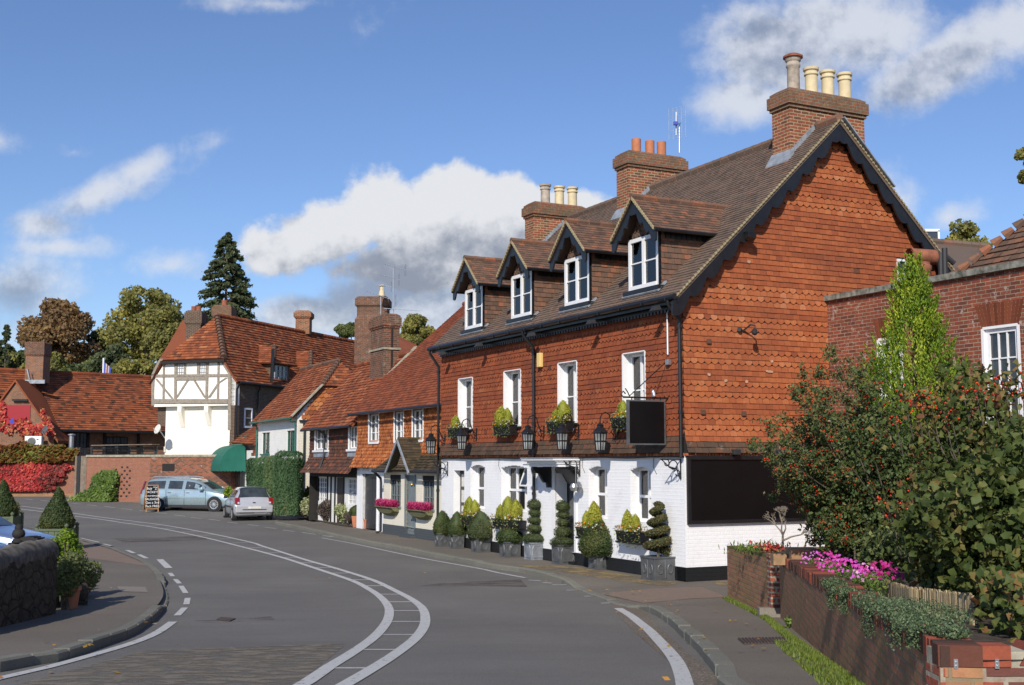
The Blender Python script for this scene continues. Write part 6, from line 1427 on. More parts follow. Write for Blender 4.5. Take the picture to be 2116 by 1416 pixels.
PL=[  # px centre, base v, width, height, style, mat, label
 (912,1130,.33,.36,'diamond','lead_planter','lead-grey diamond-relief planter farthest left, by the cream cottage'),
 (943,1134,.33,.36,'diamond','lead_planter','lead-grey diamond-relief planter below the side door of the inn'),
 (993,1142,.41,.36,'oval','lead_planter','grey oval-relief planter holding the fat yew cone by the side door'),
 (1054,1152,.42,.37,'oval','lead_planter','grey oval-relief planter under the wide ground-floor window'),
 (1105,1158,.40,.41,'panel','pale_lead','pale weathered panel-relief planter left of the front door'),
 (1165,1167,.42,.44,'panel','lead_planter','tall dark panel-relief planter right of the front door'),
 (1243,1178,.43,.38,'oval','lead_planter','grey oval-relief planter below the giant yew cone'),
 (1364,1201,.53,.46,'rose','lead_planter','wide grey rose-relief planter at the near corner of the inn')]
protos={}
GP=[]
for i,(u,v,w,h,stl,mt,lab) in enumerate(PL):
    g=G(u,v);c=V((g.x,g.y+.0,0))+V((.0,w*.5,0));c.z=gz(c.y)+.004
    key=(stl,mt,w,h);o=protos.get(key)
    if o is None:o=make_planter(w,h,stl,mt);protos[key]=o
    else:o=copytree(o)
    put(o,c,pa,lab,'lead planters along the inn front');GP.append((c,w,h))
def place(o,i,dz=0):
    c,w,h=GP[i];o.location=(c.x,c.y,c.z+h+dz);o.rotation_euler[2]=i*.7;k=(1.1,1.1,1.14,1.12,1.06,1.06,1.22,1.08)[i];o.scale=(k,k,k if i!=6 else 1.16)
TG='clipped evergreens in the planters'
egg=[(-.04,.15),(.0,.2),(.1,.235),(.25,.225),(.4,.16),(.52,.08),(.58,.03),(.6,.0)]
o=topiary('clipped_yew','clipped dark egg-shaped yew farthest left, at the edge of the cream cottage',egg,'box_leaf',6500,.026,TG);place(o,0)
o=copytree(o);o['label']='clipped dark egg-shaped yew in front of the narrow side door';place(o,1)
big=[(-.04,.22),(.03,.3),(.13,.32),(.3,.27),(.46,.17),(.57,.09),(.62,.05),(.64,.0)]
o=topiary('clipped_yew','fat clipped yew cone between the side door and the wide window',big,'yew_leaf',9000,.027,TG,amp=.04);place(o,2,0)
dome=[(-.03,.2),(.03,.275),(.12,.295),(.2,.25),(.25,.17),(.28,.07),(.285,0)]
o=topiary('clipped_box_dome','low clipped box dome under the wide window',dome,'box_leaf',5500,.026,TG);place(o,3)
def tiers(spec):
    pr=[]
    for (z,r,hh) in spec:
        for a in np.linspace(-1.45,1.45,7):pr.append((z+hh*math.sin(a),max(.03,r*math.cos(a))))
    return pr
cl1=[(.07,.30,.125),(.31,.195,.095),(.50,.17,.085),(.67,.155,.085),(.86,.18,.11)]
o=topiary('cloud_topiary','five-tier cloud-pruned topiary left of the front door',tiers([(z,r*.93,h_) for z,r,h_ in cl1]),'yew_leaf',8000,.025,TG,amp=.015);place(o,4,.02)
cl2=[(.06,.31,.11),(.28,.21,.13),(.49,.16,.09),(.66,.155,.085),(.85,.175,.12)]
o=topiary('cloud_topiary','five-tier cloud-pruned topiary right of the front door',tiers([(z,r*.93,h_) for z,r,h_ in cl2]),'yew_leaf',8000,.025,TG,amp=.02);place(o,5,.0)
giant=[(-.05,.28),(.02,.36),(.12,.385),(.28,.34),(.44,.22),(.55,.12),(.61,.06),(.63,0)]
o=topiary('clipped_yew','giant round-shouldered yew cone, biggest of the clipped evergreens',giant,'box_leaf',11000,.028,TG,amp=.04);place(o,6)
# spiral
sp_=T('spiral_topiary','bronze-green spiral topiary at the near corner of the inn','topiary',(0,0,0),TG);b=MB();P=[];N=[]
b.tube([(0,0,-.05),(0,0,.95)],.03,6);b.build('trunk',M['bark'],sp_);b=MB();pts=[];rr=[]
turns=4.2;n=120
for i in range(n):
    t=i/(n-1);a=t*turns*6.283+1.5;R_=.15*(1-t)**.75+.03;r_=.14*(1-t*.35);z=.07+.9*t**.95
    c=np.array([R_*math.cos(a),R_*math.sin(a),z]);pts.append(c);rr.append(r_*.62)
b.rn=.1;b.tube(pts,rr,8);b.build('inner_body',M['spiral_leaf'],sp_)
for i in range(n):
    k=120;d=unit(RS.normal(size=(k,3)));d[:,2]*=.62;r_=.14*(1-i/(n-1)*.35);P.append(pts[i]+d*r_*RS.uniform(.8,1.02,(k,1)));N.append(d)
P=np.concatenate(P);N=np.concatenate(N);leaves('foliage',P,N,.026,'spiral_leaf',sp_,aspect=.7,bias=.9)
sp_.name='spiral_topiary';place(sp_,7,.03)
# ================= window boxes =================
def make_box(w):
    t=T('window_box','','window box');b=MB();b.hexa([(0,-w/2,0),(.2,-w/2,0),(.2,w/2,0),(0,w/2,0),(0,-w/2-.01,.2),(.24,-w/2-.01,.2),(.24,w/2+.01,.2),(0,w/2+.01,.2)]);b.build('trough',M['black_paint'],t,bevel=.008)
    b=MB()
    for y in np.linspace(-w/2+.03,w/2-.03,9):b.box((.225,y-.008,.01),(.235,y+.008,.19))
    b.box((0,-w/2-.02,.19),(.25,w/2+.02,.215));b.box((-.02,-w/2-.04,-.05),(.22,w/2+.04,-.005));b.build('rail',M['black_paint'],t)
    P=[];N=[]
    k=int(420*w/.8);P=np.stack([RS.uniform(.04,.3,k),RS.uniform(-w/2-.05,w/2+.05,k),RS.uniform(.15,.33,k)],1)
    tr=RS.randint(0,int(60*w),k//4);P[:k//4,0]=.26;P[:k//4,2]=RS.uniform(-.12,.2,k//4)*1.0
    leaves('trailing_foliage',P,np.tile([.5,0,.6],(k,1)),.05,'holly_leaf',t,aspect=.5,bias=.7)
    q=int(46*w/.8);P2=np.stack([RS.uniform(.1,.3,q),RS.uniform(-w/2-.03,w/2+.03,q),RS.uniform(.22,.35,q)],1)
    leaves('flowers',P2,np.tile([.8,0,.6],(q,1)),.055,'mixed_flower',t,aspect=1.,bias=2)
    return t
def gold(h,r,seed):
    pr=[(0,.05),(.06*h,r*.85),(.3*h,r),(.55*h,r*.95),(.78*h,r*.68),(.93*h,r*.33),(h,.0)]
    o=topiary('golden_conifer','',pr,'gold_leaf',3200,.028,'golden dwarf conifers in the window boxes',amp=.03);o['category']='conifer';return o
wa=math.atan2(-g1.y,-g1.x)
box_a=make_box(.95);box_w=make_box(1.5);gA=gold(.46,.13,1)
used={'a':0,'w':0,'g':0}
def usecopy(o,key):
    if used[key]==0:used[key]=1;return o
    return copytree(o)
BX=[('a',(UP[0][0]+UP[0][1])/2+.05,3.15,2,'upper window box half hidden by the hanging sign'),
    ('a',(UP[1][0]+UP[1][1])/2+.12,3.15,2,'upper window box above the door canopy'),
    ('a',(UP[2][0]+UP[2][1])/2+.15,3.15,2,'upper window box left of the middle downpipe'),
    ('a',(UP[3][0]+UP[3][1])/2+.2,3.15,1,'upper window box at the far end of the inn'),
    ('a',(GR[0][0]+GR[0][1])/2+.12,.71,2,'ground-floor window box behind the spiral topiary'),
    ('a',(GR[1][0]+GR[1][1])/2+.08,.70,2,'ground-floor window box behind the giant yew cone'),
    ('w',(GR[2][0]+GR[2][1])/2,.71,3,'long ground-floor window box under the wide window'),
    ('a',(GR[3][0]+GR[3][1])/2,.71,2,'ground-floor window box behind the fat yew cone')]
gl_=['behind the sign','above the canopy','left of the middle downpipe','at the far end of the inn upstairs','next to the spiral topiary','peeping over the giant yew cone','under the wide ground-floor window','peeping over the fat yew cone']
for i,(ky,u,z,n,lab) in enumerate(BX):
    o=usecopy(box_a if ky=='a' else box_w,ky);put(o,FA.p(u,.03,z),wa,lab,'black window boxes on the inn')
    offs={1:[.12],2:[-.16,.18],3:[-.44,.02,.46]}[n]
    for j,dy in enumerate(offs):
        c=usecopy(gA,'g');put(c,FA.p(u+dy,.16,z+.17),j*1.3+i,None,'golden dwarf conifers in the window boxes')
        pos={1:['single'],2:['right-hand','left-hand'],3:['right-hand','middle','left-hand']}[n][j]
        c['label']=f'{pos} golden dwarf conifer in the window box '+gl_[i];s=1.0+.14*((i*3+j*5)%4-1.5);c.scale=(s,s,s*(1.15 if i in (4,5,6,7) else .98))
# heather troughs on the cream cottage
def trough(pu0,pu1,vt,label):
    s1,z=FK(.38).q(pu0,vt);s0,_=FK(.38).q(pu1,vt);c=(s0+s1)/2;L=s1-s0;f=Fr(FA.p(0,-.38,0),d1,-g1)
    t=T('heather_basket',label,'hanging basket',tuple(f.p(c,.1,z-.2)),'heather baskets on the cream cottage')
    b=MB();n=10
    for i in range(n):
        x0=s0+L*i/n;x1=s0+L*(i+1)/n;q=lambda x:.3*(1-((x-c)/(L/2))**4*.55)
        for (a0,a1) in ((0,.5),(.5,1.)):
            D=lambda x,a:f.p(x,.02+.26*math.cos(a*1.5),z-q(x)*math.sin(a*1.5))
            b.poly([D(x0,a0),D(x1,a0),D(x1,a1),D(x0,a1)])
    for x in (s0,s1):b.poly([f.p(x,.01,z),f.p(x,.28,z),f.p(x,.18,z-.12),f.p(x,.01,z-.14)])
    b.build('basket',M['wicker'],t,recalc=False);b=MB();b.tube([f.p(s0,.01,z),f.p(s0,.3,z),f.p(s1,.3,z),f.p(s1,.01,z)],.018,6);b.build('rim',M['wicker'],t)
    k=3800;P=np.array([f.p(s0+L*a,.03+.24*bq,z+.02+.2*cq) for a,bq,cq in RS.uniform(0,1,(k,3))]);P+=RS.normal(size=P.shape)*.02
    leaves('heather_sprigs',P,np.tile([-.5,-.5,.3],(k,1)),.09,'heather',t,aspect=.25,bias=.5,up=np.array([-.1,-.1,1.]),upw=.75,rnd=(P[:,2]-z)/.24+RS.uniform(-.25,.35,k))
trough(791,825,1046,'wicker trough of magenta heather left of the grey cottage door')
trough(857,895,1053,'wicker trough of magenta heather right of the grey cottage door')
# pots and trough left of the cream bay
def pot_with(u0,u1,vb,vt,label,mat='terracotta',square=True,name='flower_pot'):
    g=G((u0+u1)/2,vb);w=(u1-u0)/2482*g.y;h=(vb-vt)/2470*g.y;t=T(name,label,'plant pot',tuple(g));b=MB();r=w/2
    if square:b.hexa([g+V((-r*.72,0,0)),g+V((r*.72,0,0)),g+V((r*.72,r*1.4,0)),g+V((-r*.72,r*1.4,0)),g+V((-r*.98,-.05,h)),g+V((r*.98,-.05,h)),g+V((r*.98,r*1.9,h)),g+V((-r*.98,r*1.9,h))]);b.build('body',M[mat],t,bevel=.015)
    else:b.lathe([(r*.7,0),(r*.93,h*.85),(r*1.05,h*.86),(r*1.05,h)],g+V((0,r,0)),16);b.build('body',M[mat],t)
    b=MB();b.lathe([(r*.8,h*.97),(0,h*.98)],g+V((0,r*.9,0)),12);b.build('soil',M['soil'],t);return g,w,h
def ball(u0,u1,vt,vb,y,leafm,label,n=2500,size=.05,name='box_ball',cat='shrub'):
    c=W((u0+u1)/2,(vt+vb)/2,y);r=(u1-u0)/2/2482*y;rz=(vb-vt)/2/2470*y
    pr=[(rz*math.sin(a),max(0,r*math.cos(a))) for a in np.linspace(-1.5,1.5,10)]
    t=topiary(name,label,pr,leafm,n,size,None,amp=.04);t.location=c;t['category']=cat;return t
g,w,h=pot_with(726,748,1090,1067,'square terracotta pot under a box ball by the white wall');ball(722,751,1045,1069,g.y+.35,'box_leaf','clipped box ball in the square terracotta pot')
g,w,h=pot_with(750,763,1093,1074,'small round terracotta pot beside the wooden trough',square=False);ball(748,772,1050,1073,g.y+.4,'box_leaf','clipped box ball behind the wooden flower trough')
tg=G(772,1088);ft=T('flower_trough','old wooden trough of orange and white flowers standing on logs','trough',tuple(tg));b=MB();a0=W(756,1082,tg.y);
z0=tg.z+.3;z1=tg.z+.62;x0=tg.x-.32;x1=tg.x+.36;b.hexa([(x0,tg.y,z0),(x1,tg.y+.1,z0),(x1,tg.y+.5,z0),(x0,tg.y+.4,z0),(x0-.04,tg.y-.05,z1),(x1,tg.y+.05,z1),(x1,tg.y+.55,z1),(x0-.04,tg.y+.45,z1)]);b.build('box',M['grey_wood'],ft,bevel=.02)
for dx in (-.15,.2):
    b=MB();b.lathe([(.15,0),(.13,.1),(.14,.3)],tg+V((dx,.2,0)),9);b.build('log',M['grey_wood'],ft)
k=900;P=np.stack([RS.uniform(x0-.1,x1,k),RS.uniform(tg.y-.1,tg.y+.5,k),z1+RS.uniform(-.08,.2,k)],1);leaves('foliage',P,None,.09,'climber_leaf',ft,aspect=.5)
k=70;P=np.stack([RS.uniform(x0-.1,x1,k),RS.uniform(tg.y-.12,tg.y+.2,k),z1+RS.uniform(0,.22,k)],1);leaves('flowers',P,np.tile([0,-1,.5],(k,1)),.09,'mixed_flower',ft,aspect=1,bias=2)
# front-garden shrubs of the dark cottage
def shrub(name,label,u0,u1,vt,vb,y,leafm,n,size,seed,**k):
    c=W((u0+u1)/2,(vt+vb)/2,y);rx=(u1-u0)/2/2482*y;rz=(vb-vt)/2/2470*y
    return clump(name,label,'shrub',(c.x,c.y,gz(y)),(c.x,c.y,c.z),(rx*1.1,rx*1.0,rz*1.12),leafm,n,size,9,seed,**k)
shrub('variegated_shrub','left of the two mounds of cream variegated shrub before the lattice windows',624,683,1022,1072,51.0,'variegated_leaf',5200,.08,3)
shrub('variegated_shrub','right mound of cream variegated shrub beside the terracotta pot',686,742,1031,1080,47.0,'variegated_leaf',5200,.08,4)
shrub('dry_shrub','brown dried shrub between the two variegated mounds',652,692,1034,1074,48.6,'dry_leaf',3600,.06,5)
shrub('dry_shrub','low greyish dry shrub at the left end of the cottage garden',617,648,1046,1070,51.6,'dry_leaf',2400,.06,6)
shrub('dry_shrub','brown dry shrub hiding the low iron gate',708,738,1055,1082,45.6,'dry_leaf',2200,.06,8)
shrub('rose_bush','leafy rose bush rising against the cream gable wall',628,660,1004,1032,52.5,'climber_leaf',1300,.11,7)
ig=T('iron_gate','low black wrought-iron gate between the cottage shrubs','gate',tuple(G(693,1078)));a=G(677,1073);c=G(706,1080)
for i in range(9):
    p=a.lerp(c,i/8);b=MB();b.tube([p,p+V((0,0,.62+.06*(i%2)))],.012,5);b.build('bar',M['black_paint'],ig)
b=MB();b.bar(a+V((0,0,.1)),c+V((0,0,.1)),.03);b.build('rail',M['black_paint'],ig);b=MB();b.bar(a+V((0,0,.55)),c+V((0,0,.55)),.03);b.build('rail',M['black_paint'],ig)
b=MB();A=[(p.x+.2,p.y) for p in [G(600,1066),G(640,1076),G(680,1085),G(715,1090)]];B=[(x+1.6,y+.6) for x,y in A];patch(b,A,B,4,dz=.02);st('flower_bed',b,'soil',recalc=False)
# conifer hedge in three clumps
hd=[(506,548,950,1056,53.2,.35),(540,575,944,1060,52.0,.5),(563,616,938,1064,51.0,.7)]
for i,(u0,u1,vt,vb,y,_) in enumerate(hd):
    lab=['left-hand clump of the tall clipped conifer hedge behind the silver car','middle clump of the tall clipped conifer hedge','largest right-hand clump of the tall conifer hedge against the white cottage'][i]
    c=W((u0+u1)/2,vb,y);rx=(u1-u0)/2/2482*y;h=(vb-vt)/2470*y;t=T('conifer_hedge',lab,'hedge',(c.x,c.y,c.z),'clumps of the conifer hedge')
    n=15000;a=RS.uniform(0,6.283,n);z=RS.uniform(0,1,n);top=RS.uniform(0,1,n)<.16;r=np.where(top,np.sqrt(RS.uniform(0,1,n)),1.)
    z=np.where(top,1.,z);sq=1/np.maximum(np.abs(np.cos(a)),np.abs(np.sin(a)))**.55
    ry=rx*1.1 if i<2 else rx*1.2
    P=np.stack([c.x+rx*r*np.cos(a)*sq,c.y+ry*1.0+ry*r*np.sin(a)*sq,c.z+h*z],1);P[:,2]-=np.where(z>.9,(r**4)*.25*h*.3,0);N=np.stack([np.cos(a),np.sin(a),np.where(top,1.5,.1)],1)
    P+=N*(lump(P*np.array([1,1,.35]),3.3,.06,i)[:,None])+RS.normal(size=P.shape)*.02
    b=MB();b.rn=.15;b.box((c.x-rx*.8,c.y+ry*.2,c.z),(c.x+rx*.8,c.y+ry*1.8,c.z+h*.9));b.build('inner_body',M['hedge_leaf'],t)
    leaves('foliage',P,N,.085,'hedge_leaf',t,aspect=.4,bias=.8,up=np.array([0,0,1.]),upw=.6,rnd=.42+lump(P*np.array([1,1,.3]),4,.35,i+2)+RS.uniform(-.25,.25,n))
b=MB()
c=G(470,1040);shrub('dwarf_conifer','small yellow-green conifer under the awning behind the cars',462,486,1007,1030,56.5,'gold_green_leaf',1500,.1,9,stems=0)
# ================= A-board =================
ab=T('pavement_board','folding chalkboard advertising sausages beside the estate car','a-board',tuple(G(308,1053)))
yb=G(308,1055).y;L0=W(301,1055,yb);R0_=W(328,1055,yb+.27);zb=gz(yb)-.08;Hh=1.25;ex=(R0_-L0);ex.z=0;wd=ex.length;ex.normalize();nn=V((ex.y,-ex.x,0))
if nn.y>0:nn=-nn
o0=V((L0.x,L0.y,zb))
def abp(x,d,z):return o0+ex*x+nn*d+V((0,0,z))
lean=.22
b=MB();b.hexa([abp(.03,0-.0,.16),abp(wd-.03,0,.16),abp(wd-.03,-.02,.16),abp(.03,-.02,.16),abp(.03,-lean,Hh-.03),abp(wd-.03,-lean,Hh-.03),abp(wd-.03,-lean-.02,Hh-.03),abp(.03,-lean-.02,Hh-.03)]);board=b.build('board',M['board_black'],ab)
b=MB()
for x in (0,wd-.05):b.hexa([abp(x,.015,0),abp(x+.05,.015,0),abp(x+.05,-.03,0),abp(x,-.03,0),abp(x,.015-lean,Hh),abp(x+.05,.015-lean,Hh),abp(x+.05,-.03-lean,Hh),abp(x,-.03-lean,Hh)])
b.bar(abp(0,-lean,Hh),abp(wd,-lean,Hh),.05,.05);b.bar(abp(0,-.02,.15),abp(wd,-.02,.15),.04,.05);b.build('frame',M['pine_wood'],ab)
b=MB();b.hexa([abp(.02,-lean*3.3,.1),abp(wd-.02,-lean*3.3,.1),abp(wd-.02,-lean*3.3-.02,.1),abp(.02,-lean*3.3-.02,.1),abp(.02,-lean-.03,Hh-.03),abp(wd-.02,-lean-.03,Hh-.03),abp(wd-.02,-lean-.05,Hh-.03),abp(.02,-lean-.05,Hh-.03)]);b.build('rear_board',M['board_black'],ab)
b=MB()
for x in (0,wd-.05):b.hexa([abp(x,-lean*3.5,0),abp(x+.05,-lean*3.5,0),abp(x+.05,-lean*3.5-.04,0),abp(x,-lean*3.5-.04,0),abp(x,-lean,Hh),abp(x+.05,-lean,Hh),abp(x+.05,-lean-.04,Hh),abp(x,-lean-.04,Hh)])
b.build('rear_leg',M['pine_wood'],ab)
for i,(s_,sz) in enumerate((('Buy "2"',.19),('PACKETS',.14),('of HOMEMADE',.1),('SAUSAGES',.14),('Get a 3rd',.16),('Pack FREE',.15))):
    cu=bpy.data.curves.new('lettering','FONT');cu.body=s_;cu.size=sz;cu.align_x='CENTER';cu.extrude=.001;cu.offset=.0
    tmp=bpy.data.objects.new('tmp',cu);COL.objects.link(tmp);dg=bpy.context.evaluated_depsgraph_get();me=bpy.data.meshes.new_from_object(tmp.evaluated_get(dg));bpy.data.objects.remove(tmp)
    z=Hh-.2-i*.165;tt=(z-.16)/(Hh-.19);upv=(V((0,0,Hh-.19))-nn*lean).normalized();nrm=ex.cross(upv).normalized()
    if nrm.dot(nn)<0:nrm=-nrm
    base=abp(wd/2,.006-lean*tt,z)
    me.transform(Matrix(((ex.x,upv.x,nrm.x,base.x),(ex.y,upv.y,nrm.y,base.y),(ex.z,upv.z,nrm.z,base.z),(0,0,0,1))))
    me.transform(Matrix.Translation(-LOC[ab.name]));me.materials.clear();me.materials.append(M['chalk']);o=bpy.data.objects.new('lettering',me);COL.objects.link(o);o.parent=ab
# ================= cars =================
def make_car(name,label,L,Wd,st,belt,paint,wheels,roof_row,glass,rear=True,wr=.31):
    """st: list of (x, ztop, zbelt, wbelt, wroof, zbot). x from rear (0) to front (L)"""
    t=T(name,label,'car');n=len(st)
    def sec(s):
        x,zt,zb,wb,wrf,z0=s;g=zt-zb
        pts=[(0,z0),(wb*.9,z0),(wb*.985,z0+.1),(wb,z0+(zb-z0)*.55),(wb*.985,zb-.05),(wb*.94,zb),(wb*.94+(wrf-wb*.94)*.9,zb+g*.82),(wrf*.9,zb+g*.95),(wrf*.5,zt-.0),(0,zt+.012)]
        if g<.06: pts=[(0,z0),(wb*.9,z0),(wb*.985,z0+.1),(wb,z0+(zb-z0)*.55),(wb*.985,zb-.06),(wb*.95,zb-.02),(wb*.88,zb+.0),(wb*.7,zb+.02),(wb*.4,zt),(0,zt+.01)]
        return [V((x,y,z)) for y,z in pts]
    S=[sec(s) for s in st];K=len(S[0])
    def grid(rows,cols,off=0,sides=(1,-1),mb=None,inset=0):
        mb=mb or MB()
        for i in rows:
            for j in cols:
                for sg in sides:
                    q=[S[i][j],S[i+1][j],S[i+1][j+1],S[i][j+1]]
                    nr=(q[1]-q[0]).cross(q[3]-q[0])
                    if nr.length<1e-6:nr=(q[2]-q[1]).cross(q[3]-q[1])
                    if nr.length<1e-9:continue
                    nr.normalize();nr=nr if nr.dot(V((0,q[0].y,q[0].z-.6)))>=0 else -nr
                    c=(q[0]+q[1]+q[2]+q[3])/4
                    q=[p+(c-p)*inset+nr*off for p in q];q=[V((p.x,p.y*sg,p.z)) for p in q]
                    mb.poly(q if sg==1 else q[::-1])
        return mb
    b=grid(range(n-1),range(K-1))
    for sg in (1,-1):
        for i in (0,n-1):b.poly([V((p.x,p.y*sg,p.z)) for p in S[i]])
    me=b.build('body',M[paint],t,recalc=True,smooth=True)
    bm=bmesh.new();bm.from_mesh(me.data);bmesh.ops.remove_doubles(bm,verts=bm.verts,dist=.002);bmesh.ops.recalc_face_normals(bm,faces=bm.faces);bm.to_mesh(me.data);bm.free()
    for p in me.data.polygons:p.use_smooth=True
    for (nm,rows,cols,ins,sides,lab) in glass:
        for r in rows:
            rr=r if isinstance(r,(list,tuple)) else (r,)
            g=MB()
            for sg in sides:
                i0,i1=rr[0],rr[-1]+1
                # merge the whole patch, inset from its border
                quad=[]
                for i in range(i0,i1+1):
                    for j in (cols[0],cols[-1]+1):quad.append(S[i][j])
                for i in range(i0,i1):
                    for j in range(cols[0],cols[-1]+1):
                        q=[S[i][j],S[i+1][j],S[i+1][j+1],S[i][j+1]];nr=(q[2]-q[0]).cross(q[3]-q[1]);nr.normalize();nr=nr if nr.dot(V((0 if cols[0]<7 else -.3,q[0].y,q[0].z-.6)))>=0 else -nr
                        P_=[]
                        for (a,bb_) in ((i,j),(i+1,j),(i+1,j+1),(i,j+1)):
                            p=S[a][bb_].copy()
                            fx=ins if a==i0 else (-ins if a==i1 else 0);fz=ins if bb_==cols[0] else (-ins if bb_==cols[-1]+1 else 0)
                            if a==i0:p=p.lerp(S[min(a+1,n-1)][bb_],min(.45,ins/max(.05,(S[a+1][bb_]-S[a][bb_]).length)))
                            if a==i1:p=p.lerp(S[a-1][bb_],min(.45,ins/max(.05,(S[a-1][bb_]-S[a][bb_]).length)))
                            if bb_==cols[0]:p=p.lerp(S[a][bb_+1],min(.4,ins/max(.05,(S[a][bb_+1]-S[a][bb_]).length)))
                            if bb_==cols[-1]+1 and bb_<K-1:p=p.lerp(S[a][bb_-1],min(.4,ins/max(.05,(S[a][bb_-1]-S[a][bb_]).length)))
                            P_.append(p+nr*.012)
                        g.poly([V((p.x,p.y*sg,p.z)) for p in P_])
            o=g.build(nm,M['car_glass'],t,lab,recalc=False)
    # wheels
    for x in wheels:
        for sg in (1,-1):
            wy=Wd/2-.09
            b=MB();b.lathe([(wr+.045,-.05),(wr+.045,.105)],(x,sg*(wy-.02),wr),20,V((0,sg,0)));b.build('wheel_arch',M['plastic_dark'],t)
            b=MB();b.lathe([(wr*.62,-.1),(wr*.96,-.1),(wr,-.07),(wr,.085),(wr*.95,.118),(wr*.66,.118),(wr*.62,.1)],(x,sg*wy,wr),24,V((0,sg,0)));wh=b.build('wheel',M['tyre'],t,smooth=True)
            b=MB();b.lathe([(wr*.64,.08),(wr*.64,.115),(wr*.56,.112),(wr*.52,.06),(.0,.06)],(x,sg*wy,wr),24,V((0,sg,0)))
            for k in range(12):
                a=k*math.pi/6;b.bar((x+.05*math.cos(a),sg*(wy+.11),wr+.05*math.sin(a)),(x+wr*.58*math.cos(a),sg*(wy+.105),wr+wr*.58*math.sin(a)),.026,.02)
            b.lathe([(.06,.07),(.055,.125),(0,.128)],(x,sg*wy,wr),12,V((0,sg,0)));b.build('rim',M['alloy'],wh)
    return t,S
# estate: length 4.84, h 1.57
est=[(0,.58,.56,.62,.5,.34),(.04,.78,.76,.80,.6,.28),(.10,.88,.86,.86,.62,.24),(.2,1.12,1.0,.88,.64,.22),(.34,1.42,1.02,.885,.64,.22),(.46,1.5,1.02,.89,.64,.22),(.75,1.535,1.01,.89,.64,.2),(1.35,1.555,1.0,.89,.645,.2),(1.45,1.556,1.0,.89,.645,.2),(2.25,1.545,.985,.89,.64,.2),(2.33,1.54,.983,.89,.64,.2),(2.75,1.48,.975,.89,.62,.2),(3.1,1.34,.97,.89,.6,.2),(3.4,1.16,.965,.89,.6,.2),(3.62,1.02,.96,.885,.62,.2),(3.78,.955,.93,.88,.62,.2),(4.2,.88,.86,.865,.6,.2),(4.55,.79,.77,.82,.6,.22),(4.76,.68,.66,.72,.5,.26),(4.84,.55,.54,.58,.4,.34)]
e,S_e=make_car('parked_car','pale blue estate car parked side-on against the old brick wall',4.84,1.78,est,1,'paint_blue',(.98,3.9),None,[('side_window',[(4,5,6)],(5,),.05,(1,-1),None),('side_window',[(8,)],(5,),.05,(1,-1),None),('side_window',[(10,11,12)],(5,),.05,(1,-1),None),('rear_window',[(3,)],(6,7,8),.03,(1,-1),None),('windscreen',[(11,12,13)],(7,8),.03,(1,-1),None)],wr=.335)
b=MB()
for sg in (1,-1):b.tube([(.5,sg*.6,1.53),(.65,sg*.6,1.6),(2.2,sg*.59,1.605),(2.5,sg*.58,1.55)],.022,6)
b.build('roof_rail',M['alloy'],e);b=MB()
for sg in (1,-1):
    b.box((.3,sg*.895-.012,.6),(3.4,sg*.895+.012,.68))
b.build('rubbing_strip',M['paint_blue'],e)
for x in (1.42,2.36,3.45):
    b=MB()
    for sg in (1,-1):b.box((x,sg*.893-.004,.3),(x+.012,sg*.893+.004,.98))
    b.build('door_gap',M['plastic_dark'],e)
for x in (1.5,2.45):
    for sg in (1,-1):
        b=MB();b.box((x,sg*.895-.025,.86),(x+.17,sg*.895+.025,.9));b.build('handle',M['paint_blue'],e,bevel=.01)
for sg in (1,-1):
    b=MB();b.hexa([(.06,sg*.86,.8),(.14,sg*.885,.8),(.3,sg*.83,1.38),(.22,sg*.78,1.38),(.06,sg*.8,.8),(.14,sg*.8,.8),(.3,sg*.7,1.38),(.2,sg*.7,1.38)]);b.build('tail_light',M['tail_red'],e)
    b=MB();b.hexa([(4.35,sg*.86,.68),(4.7,sg*.72,.66),(4.66,sg*.6,.68),(4.35,sg*.7,.7),(4.3,sg*.84,.82),(4.62,sg*.7,.76),(4.55,sg*.6,.78),(4.3,sg*.7,.84)]);b.build('headlight',M['headlight_clear'],e)
    b=MB();b.box((3.15,sg*.97-.09,.98),(3.35,sg*.97+.09,1.11));b.build('mirror',M['paint_blue'],e,bevel=.03)
b=MB()
for sg in (1,-1):b.box((.9,sg*.88-.02,.18),(4.0,sg*.88+.02,.3))
b.build('sill',M['plastic_dark'],e);b=MB();b.box((-.01,-.6,.35),(.03,.6,.5));b.build('number_plate',M['alarm_yellow'],e)
# position: wheels seen at px 338 (rear) and 443 (front)
hd_e=V((.965,-.26,0)).normalized();fw=G(444,1057,-.09);rwp=fw-hd_e*2.92*1.05
nrm_e=V((hd_e.y,-hd_e.x,0))   # right-hand side of the car, towards the camera
ctr=rwp-nrm_e*.8*1.05-hd_e*.98*1.05;e.scale=(1.05,1.05,1.03)
put(e,(ctr.x,ctr.y,gz(57.5)-.1),math.atan2(hd_e.y,hd_e.x))
e.rotation_euler[1]=0
